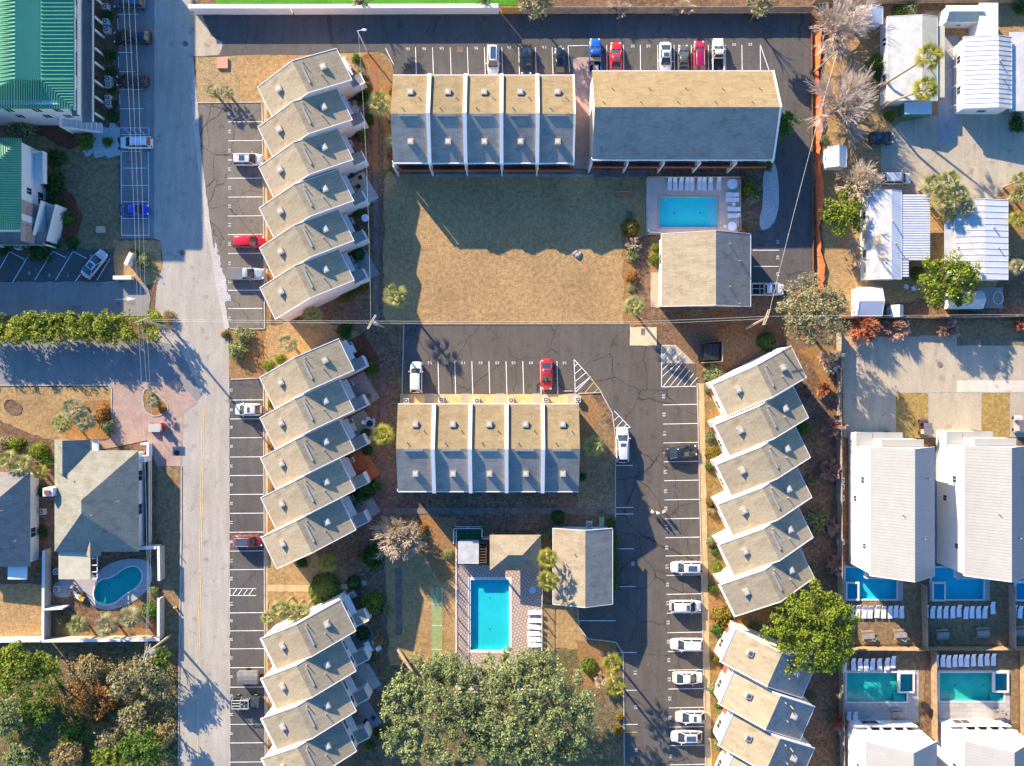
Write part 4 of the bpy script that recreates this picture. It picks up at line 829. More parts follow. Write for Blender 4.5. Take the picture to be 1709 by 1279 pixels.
m = MB(); m.box(-a - .9, .9, 0, -a + .55, 2.1, 4.6); o = m.build('chimney', WTRIM, r); m = MB(); m.box(-a - .6, 1.2, 4.6, -a + .2, 1.8, 4.8); m.build('flue', BALC, o)
for y in (3.6, -1.4): window(r, a - .45, y, .9, 1.5, 1.4, 'E')
pipe(r, -2.2, 3.2, 4.9, .5); pipe(r, 4, .2, 4.6, .5); pipe(r, .9, -1.6, 6.2, .4)
m = MB(); m.box(a + .05, b - 1.8, 0, a + .65, b - .9, 2.6); m.build('shower_stall', WTRIM, r)
ze = 3.1; p = W(-70, 788, ze); q = W(50, 946, ze); cx, cy = (p.x + q.x) / 2, (p.y + q.y) / 2; a, b = (q.x - p.x) / 2, (p.y - q.y) / 2
r = empty('hip_roof_house', (cx, cy, 0), 0, 'dark slate hip roofed house cut off by the left edge, with white east wall', 'house')
m = MB(); hiproof(m, -a, -b, a, b, ze, (-.3, -1.2), (-.3, 1.0), 6.6); m.build('roof', DARKROOF, r); m = MB(); m.box(-a + .45, -b + .45, 0, a - .45, b - .45, 3.0); m.build('wall', STUCCO, r)
m = MB(); m.box(a - 2.6, b - .2, 2.75, a - 1.6, b + 1.6, 3.02); m.build('porch_roof', WTRIM, r); m = MB(); m.box(a - 3.6, -b - 2, 2.4, a - .8, -b - .05, 2.6); m.build('patio_roof', WTRIM, r)
window(r, a - .45, -2.2, .9, 1.4, 1.3, 'E'); pipe(r, 2.4, 1.6, 4.9, .5); pipe(r, 3.8, -3, 3.9, .5)

# ---- white metal roofed rental houses on the right
def rental(lb, x0, y0, x1, y1, north=True, south=False):
    r, (a, b, zz) = gable('white_rental_house', lb, 'house', x0, y0, x1, y1, 7.95, 11.6, 'y', SIDING, [WMETAL, WMETAL], .15, 'white metal roofed rental houses', [('W', .46, 4.6, .9, 1.0), ('W', .12, 2.0, .8, 1.0), ('W', -.6, 5.2, .7, 1), ('E', .5, 4.6, .9, 1), ('E', -.2, 2.2, .8, 1)], ribs=.42)
    pipe(r, -1.3, 0, zz(-1.3), .6, .06); pipe(r, 3, 4.8, zz(3), .6); pipe(r, 2, -3.5, zz(2), .6)
    if north:
        m = MB(); m.box(-a + .1, b - .1, 0, a - 2.4, b + 1.7, 3.1); m.box(-a + 2.4, b - .1, 3.1, a - .9, b + .9, 6.3); m.build('entry_wing', SIDING, r)
        m = MB(); m.box(-a, b - .05, 3.1, -a + 2.3, b + 1.8, 3.3); m.box(-a + 2.4, b + .95, 3.1, a - 2.3, b + 1.8, 3.3); m.box(-a + 2.3, b - .05, 6.3, a - .8, b + 1, 6.5); m.build('wing_roof', WMETAL, r)
        window(r, -a + 1.2, b + 1.7, .9, 1.0, 1.2, 'N'); window(r, 0, b + .9, 3.9, 1.1, 1.2, 'N'); door(r, 1.2, b + 1.7, 0, 1, 2.2, 'N', DWOOD)
    m = MB(); m.box(-a + 1.2, -b - 1.4, 2.9, a - 1, -b + .1, 3.1); m.box(-a + 1.2, -b - 1.4, 3.1, a - 1, -b - 1.32, 4.0); m.build('balcony', WTRIM, r)
    for t in (-.5, .3): window(r, t * a, -b + .15, .2, 2.2, 2.1, 'S'); window(r, t * a, -b + .15, 3.3, 2.2, 2.1, 'S')
    return r, a, b
rental('white three storey rental house, left of the pair above the blue pools', 1452.6, 746.5, 1559.6, 961)
rental('white three storey rental house, right of the pair above the blue pools', 1609.4, 744.5, 1716, 961)
r, a, b = rental('white ribbed roof rental house with pergola, left one below the teal pools', 1445, 1238, 1563, 1450, False)
def pergola_wing(r, a, b):
    "recessed rear balcony on the pool side"
    y = b - .15
    m = MB(); m.box(-a + 2.2, y + .002, 3.1, a - 1.2, y + .06, 5.6); m.build('balcony_glass', GLASSM, r)
    m = MB(); m.box(-a + .2, y + .004, 2.8, a - .6, y + .55, 3.0); m.box(-a + .2, y + .5, 3.0, a - .6, y + .58, 3.9); m.box(-a + 1.7, y + .065, 5.62, a - .9, y + .75, 5.85)
    for k in range(4): m.box(-a + 2.1 + k * 1.75, y + .07, 3.0, -a + 2.28 + k * 1.75, y + .45, 5.6)
    m.build('balcony', WTRIM, r); window(r, -1.5, y, .3, 2.4, 2.0, 'N')
pergola_wing(r, a, b)
r, a, b = rental('white ribbed roof rental house with pergola, right one below the teal pools', 1610, 1237, 1724, 1450, False); pergola_wing(r, a, b)

# ---- mobile homes, top right
def mobile(lb, x0, y0, x1, y1, mats, ze=2.9, zr=3.6, ridge=.5, ribs=.8, wins=True):
    r, (a, b, zz) = gable('mobile_home', lb, 'mobile home', x0, y0, x1, y1, ze, zr, 'y', SIDING, mats, .15, 'mobile homes by the eastern fence', [('W', .5, 1, 1.1, 1), ('W', -.4, 1, 1.1, 1), ('S', 0, 1, 1.2, 1), ('E', .2, 1, 1.1, 1)], ribs=ribs, ridge=ridge)
    pipe(r, a * .4, b * .3, zz(a * .4), .5, .12); pipe(r, a * .6, -b * .2, zz(a * .6), .5, .1); return r, a, b, zz
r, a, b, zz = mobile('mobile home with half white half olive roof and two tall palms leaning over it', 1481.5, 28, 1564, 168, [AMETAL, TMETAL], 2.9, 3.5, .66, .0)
m = MB(); m.box(a + .02, -b + .6, 2.45, a + 1.3, b - 1.2, 2.58); m.build('side_roof', TMETAL, r); m = MB(); m.box(-a + 2.8, -b - 1.8, 2.2, a - .5, -b - .05, 2.32); m.build('awning', MMETAL, r)
m = MB(); m.box(-a + 3, -b - 1.6, 0, a - .6, -b - .2, 1.5); m.build('porch', plain('green_porch', (.06, .25, .14), .7, .2, 0, .2, 2), r)
for i, y in enumerate((.8, .45, 0, -.5)): m = MB(); m.tube((-a - .6, y * b, 0), (-a - .02, y * b, 2.7), .05); m.build('strut', WTRIM, r)
r, a, b, zz = mobile('long white L shaped mobile home with blue carport, top right corner', 1609, 62, 1688, 181, [MMETAL, AMETAL], 3.2, 3.8, .68, .7)
m = MB(); m.box(-a + 2.4, b - .05, 0, a - 2, b + 5, 3.0); m.build('north_wing', SIDING, r); m = MB(); m.box(-a + 2.3, b + .05, 3.0, a - 1.9, b + 5.1, 3.12); m.build('wing_roof', MMETAL, r)
m = MB(); m.box(a + .1, -b - .2, 2.5, a + 4, b + 1, 2.6); m.build('carport_roof', AMETAL, r); m = MB()
for y in (-b, 0, b): m.tube((a + 3.6, y, 0), (a + 3.6, y, 2.48), .06)
m.build('carport_post', WTRIM, r)
for i, y in enumerate((.85, .3, -.25, -.8)): m = MB(); m.tube((-a - .7, y * b, 0), (-a - .02, y * b, 2.9), .06); m.build('strut', WTRIM, r)
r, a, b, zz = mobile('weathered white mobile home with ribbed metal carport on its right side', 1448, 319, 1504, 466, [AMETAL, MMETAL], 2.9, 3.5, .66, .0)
x1 = W(1552, 0, 2.7).x - r.location.x; ys = W(0, 435, 2.7).y - r.location.y; yn = W(0, 325, 2.7).y - r.location.y
m = MB(); m.box(a + .05, ys, 2.62, x1, yn, 2.68)
n = 27
for i in range(n): y = ys + (yn - ys) * (i + .5) / n; m.box(a + .06, y - .1, 2.68, x1 - .01, y + .1, 2.78)
m.box(a + .05, -b + .3, 2.62, a + 1.2, ys - .02, 2.68); 
for i in range(7): y = -b + .5 + i * .42; m.box(a + .06, y - .1, 2.68, a + 1.19, y + .1, 2.78)
m.build('carport_roof', MMETAL, r); m = MB()
for y in (ys + .2, (ys + yn) / 2, yn - .2): m.box(x1 - .2, y - .06, 0, x1 - .08, y + .06, 2.6)
m.build('carport_post', TMETAL, r)
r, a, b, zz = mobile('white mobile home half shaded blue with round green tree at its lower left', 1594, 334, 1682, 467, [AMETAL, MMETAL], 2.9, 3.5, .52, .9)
m = MB(); m.box(-a - 1.4, -b + 2, 2.5, -a - .05, b - 1, 2.6); m.build('side_roof', AMETAL, r)
def shed(lb, x0, y0, x1, y1, zt, mats, axis='y', name='garden_shed', wall=SIDING):
    return gable(name, lb, 'shed', x0, y0, x1, y1, zt, zt + .8, axis, wall, mats, .08, None, [('S', 0, .9, .5, .5)] if axis == 'x' else [('W', 0, .9, .5, .5)])
shed('small white shed with pitched roof by the orange netting', 1382, 245, 1412, 279, 2.3, [MMETAL, MMETAL])
shed('white shed in the fence corner beside the grey oak', 1431, 480, 1472, 527, 2.4, [MMETAL, AMETAL], 'x')
shed('white shed roof under the bare grey tree in the top right garden', 1430, 12, 1473, 40, 2.4, [AMETAL, MMETAL])
shed('tan garden shed behind the long white mobile home', 1580, 10, 1637, 36, 2.6, [TMETAL, AMETAL], 'x')
shed('pale blue roofed lean-to beside the round green tree', 1588, 487, 1640, 515, 2.2, [AMETAL, AMETAL], 'x')
shed('small pale blue roofed cabinet by the long back fence', 1488, 510, 1507, 529, 1.8, [AMETAL, AMETAL])
# ------------------------------------------------------------------ pools
def pool(label, poly, depth, plaster, water, cop, cw, steps=None, spa=None, ladder=None, step_n=3):
    P = [G(p) for p in poly]; cx = sum(p[0] for p in P) / len(P); cy = sum(p[1] for p in P) / len(P)
    r = empty('swimming_pool', (cx, cy, 0), 0, label, 'swimming pool', 'swimming pools'); L_ = [(x - cx, y - cy) for x, y in P]; n = len(L_)
    m = MB(); m.add([(x, y, 0.02) for x, y in L_] + [(x, y, -depth) for x, y in L_], [(i, n + i, n + (i + 1) % n, (i + 1) % n) for i in range(n)] + [tuple(range(n, 2 * n))]); m.build('basin', plaster, r)
    m = MB(); m.add([(x * .999, y * .999, -.10) for x, y in L_], [tuple(range(n))]); m.build('water', water, r)
    # coping ring
    C = []
    for i in range(n):
        a, b, c = [Vector(L_[k]) for k in (i - 1, i, (i + 1) % n)]; d1 = (b - a).normalized(); d2 = (c - b).normalized(); nn = Vector((d1.y + d2.y, -(d1.x + d2.x))); nn.normalize(); k = cw / max(.5, nn.dot(Vector((d1.y, -d1.x)))); sgn = 1
        C.append((b.x + nn.x * k, b.y + nn.y * k))
    area = sum(L_[i][0] * L_[(i + 1) % n][1] - L_[(i + 1) % n][0] * L_[i][1] for i in range(n))
    if area < 0: C = [(2 * L_[i][0] - C[i][0], 2 * L_[i][1] - C[i][1]) for i in range(n)]
    vs = [(x, y, .07) for x, y in L_] + [(x, y, .07) for x, y in C] + [(x, y, -.05) for x, y in L_] + [(x, y, .0) for x, y in C]
    m = MB(); m.add(vs, [f for i in range(n) for j in [(i + 1) % n] for f in ((i, j, n + j, n + i), (i, 2 * n + i, 2 * n + j, j), (n + i, n + j, 3 * n + j, 3 * n + i))]); m.build('coping', cop, r)
    xs = [p[0] for p in L_]; ys = [p[1] for p in L_]; x0, x1, y0, y1 = min(xs), max(xs), min(ys), max(ys)
    m = MB(); cxm, cym = (x0 + x1) / 2, (y0 + y1) / 2
    for q in (-.22, .22):
        dx, dy = ((x1 - x0) * q, 0) if x1 - x0 > y1 - y0 else (0, (y1 - y0) * q)
        m.prism([(cxm + dx + .12 * math.cos(i * .785), cym + dy + .12 * math.sin(i * .785)) for i in range(8)], -depth + .002, -depth + .02)
    m.build('floor_drain', SLATE, r)
    if steps == 'E':
        m = MB()
        for k in range(step_n): m.box(x1 - .35 * (step_n - k), y0, -depth + .001, x1 - .35 * (step_n - k - 1) - .004, y1, -depth + (depth - .2) * (k + 1) / step_n)
        m.build('steps', plain('pale_step', (.45, .70, .74), .8, .2, 0, .05, 1), r)
    if steps == 'SE':
        m = MB()
        for k in range(3): m.box(x1 - 1.9, y0 + .02, -depth + .001, x1 - .15, y0 + .4 * (3 - k), -depth + (depth - .2) * (k + 1) / 3)
        m.build('steps', plaster, r)
    if spa:
        a = W(spa[0], spa[1]); b = W(spa[2], spa[3]); X0, X1, Y1, Y0 = a.x - cx, b.x - cx, a.y - cy, b.y - cy
        m = MB(); t = .28
        for q in ((X0, Y0, X1, Y0 + t), (X0, Y1 - t, X1, Y1), (X0, Y0 + t, X0 + t, Y1 - t), (X1 - t, Y0 + t, X1, Y1 - t)): m.box(q[0], q[1], -.1, q[2], q[3], .32)
        o = m.build('spa', COPING, r); m = MB(); m.box(X0 + t, Y0 + t, .0, X1 - t, Y1 - t, .06); m.build('spa_floor', plaster, o)
        m = MB(); m.box(X0 + t, Y0 + t, .07, X0 + t + .4, Y1 - t, .14); m.build('spa_bench', PLASTER, o)
        m = MB(); m.quad((X0 + t, Y0 + t, .25), (X1 - t, Y0 + t, .25), (X1 - t, Y1 - t, .25), (X0 + t, Y1 - t, .25)); m.build('spa_water', water, o)
    if ladder:
        p = W(*ladder); m = MB(); lx, ly = p.x - cx, p.y - cy
        for dx in (0, .5):
            pts = [(lx + dx, ly - .5, -.5), (lx + dx, ly - .45, .6), (lx + dx, ly - .1, .8), (lx + dx, ly + .35, .6), (lx + dx, ly + .4, .05)]; m.path(pts, .03)
        for z in (-.35, -.1): m.tube((lx, ly - .48, z), (lx + .5, ly - .48, z), .03)
        m.build('ladder', STEEL, r)
    return r
pool('rectangular turquoise pool with pink coping on the fenced tan deck north of the club house', P_N, .6, PLASTER4, WATER, PCOPING, .32, 'E', None, (1105, 329), 4)
pool('long upright turquoise pool on the patterned deck below the hip roofed shelter', P_C, .65, PLASTER, WATER, COPING, .42, None, None, None)
pool('kidney shaped teal pool behind the big hip roofed house', KID, .7, PLASTER2, WATER2, COPING, .22)
pool('blue pool with square spa below the left white rental house', P_1, .7, PLASTER3, WATER, COPING, .22, None, (1410, 971, 1433, 1002))
pool('blue pool with white rimmed spa below the right white rental house', P_2, .7, PLASTER3, WATER, COPING, .22, None, (1554, 971, 1577, 1003))
pool('corner of a pool with spa cut by the right edge of the picture', P_5, .7, PLASTER3, WATER, COPING, .22, None, (1691, 970, 1718, 1003))
pool('sun streaked teal pool beside the pine tree, left of the lower pair', P_3, .7, PLASTER2, WATER2, COPING, .22, 'SE', (1498, 1121, 1525, 1156))
pool('teal pool with raised square spa, right of the lower pair', P_4, .7, PLASTER2, WATER2, COPING, .22, 'SE', (1656, 1120, 1682, 1155))

# ------------------------------------------------------------------ fences and walls
def fence(name, label, pts, h, mat, post=2.4, th=.05, group=None, cat='fence', rails=True, postm=None):
    P = [G(p) for p in pts]; o = Vector((P[0][0], P[0][1], 0))
    r = empty(name, o, 0, label, cat, group); m = MB(); ps = MB()
    for a, b in zip(P[:-1], P[1:]):
        L_ = math.hypot(b[0] - a[0], b[1] - a[1]); an = math.atan2(b[1] - a[1], b[0] - a[0]); cx, cy = (a[0] + b[0]) / 2 - o.x, (a[1] + b[1]) / 2 - o.y
        k = max(1, round(L_ / post)); n2 = max(k, int(L_ / .6)) if mat in (WOOD, GWOOD) else k
        for i in range(n2):
            dz = rnd.uniform(-.03, .03) if mat in (WOOD, GWOOD) else 0
            m.box(cx - L_ / 2 + i * L_ / n2 + .01, cy - th / 2, .03, cx - L_ / 2 + (i + 1) * L_ / n2 - .01, cy + th / 2, h + dz, an, (cx, cy))
        for i in range(k + 1): ps.box(cx - L_ / 2 + i * L_ / k - .06, cy - .06, 0, cx - L_ / 2 + i * L_ / k + .06, cy + .06, h + .08, an, (cx, cy))
    m.build('panel', mat, r); ps.build('post', postm or mat, r); return r
def wall(label, pts, h, mat, t=.22, name='garden_wall', cap=True):
    P = [G(p) for p in pts]; o = Vector((P[0][0], P[0][1], 0)); r = empty(name, o, 0, label, 'wall'); m = MB(); c = MB()
    for a, b in zip(P[:-1], P[1:]):
        L_ = math.hypot(b[0] - a[0], b[1] - a[1]); an = math.atan2(b[1] - a[1], b[0] - a[0]); cx, cy = (a[0] + b[0]) / 2 - o.x, (a[1] + b[1]) / 2 - o.y
        m.box(cx - L_ / 2, cy - t / 2, -.05, cx + L_ / 2 - t * .6, cy + t / 2, h, an, (cx, cy)); c.box(cx - L_ / 2 - t * .6, cy - t * .62, h + .003, cx + L_ / 2 - t * .72, cy + t * .62, h + .07, an, (cx, cy))
    m.build('wall_body', mat, r)
    if cap: c.build('wall_cap', WTRIM, r)
    return r
wall('long white boundary wall along the north car park, with green turf behind it', [(327, 22), (492, 22), (836, 21)], 2.2, STUCCO, .5)
fence('wooden_fence', 'orange stained board fence at the end of the white north wall', [(838, 22), (866, 22)], 2.0, plain('orange_boards', (.55, .32, .10), .9, .15, 0, .2, 1), 2, .08)
fence('wooden_fence', 'weathered grey board fence behind the north car park', [(866, 22), (1352, 21)], 2.0, GWOOD, 2.4, .05)
fence('wooden_fence', 'weathered grey board fence along the top right gardens', [(1356, 6), (1709, 3), (1760, 3)], 1.9, GWOOD)
fence('wire_fence', 'thin dark fence beside the orange netting at the lane edge', [(1353, 40), (1356, 470)], .55, plain('brown_mesh', (.20, .10, .06), .9, .1, 0, .3, 1), 3, .03)
fence('wooden_fence', 'long grey board fence between the eastern townhouses and the white rentals', [(1396, 548), (1398, 980), (1402, 1300)], 1.9, GWOOD, 2.4)
fence('wooden_fence', 'weathered board fence behind the gardens of the mobile homes', [(1398, 531), (1560, 531), (1760, 528)], 1.9, GWOOD, 2.4)
fence('wooden_fence', 'board fence dividing the upper pool yards from the lower ones', [(1404, 1079), (1545, 1080), (1560, 1079), (1760, 1079)], 1.8, WOOD, 2.2)
fence('wooden_fence', 'grey board fence between the two upper pool yards', [(1537, 975), (1539, 1076)], 1.8, GWOOD, 2.2); fence('wooden_fence', 'grey board fence right of the second upper pool yard', [(1683, 975), (1684, 1076)], 1.8, GWOOD, 2.2)
fence('wooden_fence', 'sunny board fence between the two lower pool yards', [(1553, 1084), (1555, 1230)], 1.8, WOOD, 2.2); fence('wooden_fence', 'sunny board fence right of the second lower pool yard', [(1702, 1084), (1703, 1230)], 1.8, WOOD, 2.2)
# leaning orange safety netting
P0, P1 = G((1358, 40)), G((1364, 505)); r = empty('safety_netting', (P0[0], P0[1], 0), 0, 'bright orange safety netting leaning along the eastern lane', 'safety netting'); m = MB(); ps = MB(); N_ = 60; pv = None
for i in range(N_ + 1):
    t = i / N_; x = (P1[0] - P0[0]) * t; y = (P1[1] - P0[1]) * t; j = rnd.uniform(-.12, .12); k = .55 + .25 * math.sin(t * 23) + rnd.uniform(-.1, .1)
    cur = ((x + j * .4, y, .03), (x + k * .7 + j, y, .34), (x + k * 1.3 + j, y, .5 + .08 * math.sin(i)))
    if pv:
        for q in range(2): m.quad(pv[q], cur[q], cur[q + 1], pv[q + 1])
    pv = cur
    if i % 5 == 0: ps.tube((x - .05, y, 0), (x + .1 + k * .6, y, .75), .035)
m.build('mesh_panel', REDNET, r); ps.build('stake', WOOD, r)
def picket(label, pts, h=1.2, closed=False, name='picket_fence', mat=None):
    P = [G(p) for p in pts]; mat = mat or WTRIM
    r = empty(name, (P[0][0], P[0][1], 0), 0, label, 'fence', 'pool fences'); a = MB(); b = MB(); c = MB(); ox, oy = P[0]
    for u, v in zip(P[:-1], P[1:]):
        u = Vector((u[0] - ox, u[1] - oy, 0)); v = Vector((v[0] - ox, v[1] - oy, 0)); d = v - u; n = max(1, round(d.length / 2.2))
        for z in (.15, h): a.tube(u + Vector((0, 0, z)), v + Vector((0, 0, z)), .045, n=4)
        for i in range(n + 1): p = u + d * (i / n); b.box(p.x - .06, p.y - .06, 0, p.x + .06, p.y + .06, h + .1)
        k = int(d.length / .22)
        for i in range(k): p = u + d * ((i + .5) / k); c.tube((p.x, p.y, .15), (p.x, p.y, h), .016, n=3, cap=False)
    a.build('rail', mat, r); b.build('post', mat, r); c.build('picket', mat, r); return r
picket('white railing round the western and lower sides of the central pool', [(762, 885), (762, 1150), (904, 1150), (904, 1012), (905, 960)], 1.3)
picket('white railing round the green enclosure beside the pump room', [(758, 903), (758, 879), (805, 879), (805, 896), (818, 896)], 1.8)
m = MB(); a = W(759, 880); b = W(804, 903); m.box(a.x, b.y, .0, b.x, a.y, .09); tag(m.build('artificial_turf_mat', plain('dark_turf', (.02, .10, .05), .9, .1, 0, .3, 1)), 'dark green mat in the white railed enclosure by the pump room', 'mat')
picket('thin pale railing round the north pool deck', [(1079, 299), (1232, 299), (1233, 385)], 1.2, mat=STEEL); picket('thin pale railing on the lawn side of the north pool deck', [(1079, 302), (1080, 390), (1100, 391)], 1.2, mat=STEEL)
wall('white garden wall round the kidney pool yard, broken by a gate', [(273, 910), (274, 967)], 1.8, CONC2, .3); wall('white wall of the kidney pool yard, lower right side with corner pier', [(273, 995), (273, 1062), (83, 1064)], 1.8, CONC2, .3)
wall('white wall between the kidney pool yard and the dark roofed house', [(83, 1064), (84, 913)], 1.8, CONC2, .3); wall('long low white wall along the wooded lot at the left edge', [(-60, 1066), (80, 1064)], 1.5, STUCCO, .35); wall('short white wall joining the big hip roofed house to its garden wall', [(236, 912), (272, 910)], 1.9, STUCCO, .3)
wall('low white wall between service side yard and driveway of the hip roofed house', [(252, 742), (253, 905)], 1.0, CONC2, .14, cap=False)
wall('white entry pier and planter at the house corner by the paver drive', [(243, 740), (253, 740), (253, 762)], 1.3, STUCCO, .25); wall('short white screen wall beside the garden equipment of the pool yard', [(84, 1012), (118, 1010)], 1.9, STUCCO, .2)
fence('wooden_fence', 'dark brown waste enclosure boards on the right side', [(1201, 572), (1201, 604), (1170, 606)], 1.9, GWOOD, 2); fence('wooden_fence', 'dark brown waste enclosure boards on the upper and left sides', [(1168, 574), (1200, 571)], 1.9, DWOOD, 2)
# ------------------------------------------------------------------ poles, lamps, wires
def pole(name, label, base, top, ht, r0=.16, arms=0, tx=False, cat='utility pole', arm_dir=0, mat=None):
    b = W(*base); t = W(top[0], top[1], ht); r = empty(name, b, 0, label, cat, None); tt = t - b
    m = MB(); m.tube((0, 0, 0), tt, r0, r0 * .65, 8); m.build('shaft', mat or POLEW, r)
    for k in range(arms):
        m = MB(); d = Vector((math.cos(arm_dir), math.sin(arm_dir), 0)); q = tt - Vector((0, 0, .3 + k * .9)); m.tube(q - d * 1.15, q + d * 1.15, .07, n=4); o = m.build('cross_arm', mat or POLEW, r)
        m = MB()
        for s_ in (-1, -.55, .55, 1): c = q + d * s_ * 1.1; m.tube(c, c + Vector((0, 0, .28)), .06, .045, 6)
        m.build('insulator', STEEL, o)
    if tx: m = MB(); q = tt - Vector((-.35, .15, 2.2)); m.tube(q, q + Vector((0, 0, 1.1)), .28, .28, 10); m.tube(q + Vector((0, 0, 1.1)), q + Vector((0, 0, 1.3)), .1, .08, 6); m.build('transformer', STEEL, r)
    return r
pole('utility_pole', 'tall wooden utility pole leaning over the end of the long clipped hedge', (288, 549), (236, 534), 11, .2, 1, False, arm_dir=R(20)); pole('utility_pole', 'wooden utility pole with cross arm and transformer beside the lawn and middle patios', (640, 546), (619, 537), 11, .17, 2, True, arm_dir=R(60))
pole('utility_pole', 'wooden utility pole with transformer standing over the wooded lot and white wall corner', (284, 1061), (241, 1093), 11, .2, 2, True, arm_dir=R(75)); pole('utility_pole', 'pale leaning utility pole in front of the grey oak', (1246, 548), (1282, 529), 11, .2, 2, False, arm_dir=R(70))
pole('utility_pole', 'slender pole crossing the orange netting under the big bare tree', (1357, 122), (1397, 86), 9, .14, 0)
r = pole('street_lamp', 'white single arm street lamp beside the north car park', (613, 87), (596.5, 52), 7.7, .11, 0, cat='street lamp', mat=WTRIM)
m = MB(); t = W(596.5, 52, 7.7) - W(613, 87); e = W(606.5, 50, 7.8) - W(613, 87); m.tube(t, e, .06, .05, 5); m.build('lamp_arm', WTRIM, r); m = MB(); m.ball(e + Vector((.1, 0, -.05)), .4, .18, .12); m.build('lamp_head', WTRIM, r)
def wire(label, pts, sag=.5, r=.016):
    m = MB(); o = W(*pts[0])
    for a, b in zip(pts[:-1], pts[1:]):
        A, B = W(*a), W(*b); n = 14; P = []
        for i in range(n + 1): t = i / n; p = A.lerp(B, t); p.z -= sag * 4 * t * (1 - t); P.append(p - o)
        m.path(P, r, 4)
    ob = m.build('overhead_wire', WIREM); ob.location = o; return tag(ob, label, 'wire', 'overhead wires')
for i, (x0, x1, x2, lb) in enumerate(((206, 230, 251, 'leftmost'), (215, 236, 255, 'middle'), (225, 243, 259, 'right hand'))):
    wire(lb + ' of the three wires above the left parking bays and street', [(x0 - 4, -60, 10), (x1, 534, 10.4), (x2 - 6, 760 if i else 915, 10.2), (241 + 2 * i, 1092, 10.4)], .5)
wire('upper overhead wire crossing the whole lawn edge from pole to pole', [(236, 533, 10.6), (619, 536, 10.7), (1058, 537, 10.2), (1282, 528, 10.7)], .5, .016); wire('lower overhead wire crossing the whole lawn edge from pole to pole', [(237, 536, 9.8), (620, 539.5, 9.9), (1058, 541, 9.5), (1282, 532, 9.8)], .6)
wire('wire rising past the eastern patios from the middle pole to the street lamp', [(619, 536, 10.4), (611, 260, 8.5), (598, 54, 7.6)], .4, .016); wire('wire crossing the dark lane from the pale pole to the slender pole', [(1282, 529, 10.4), (1397, 86, 8.9)], .6, .012); wire('wire above the fence of the mobile homes', [(1282, 528, 10.5), (1800, 524, 10)], .4)
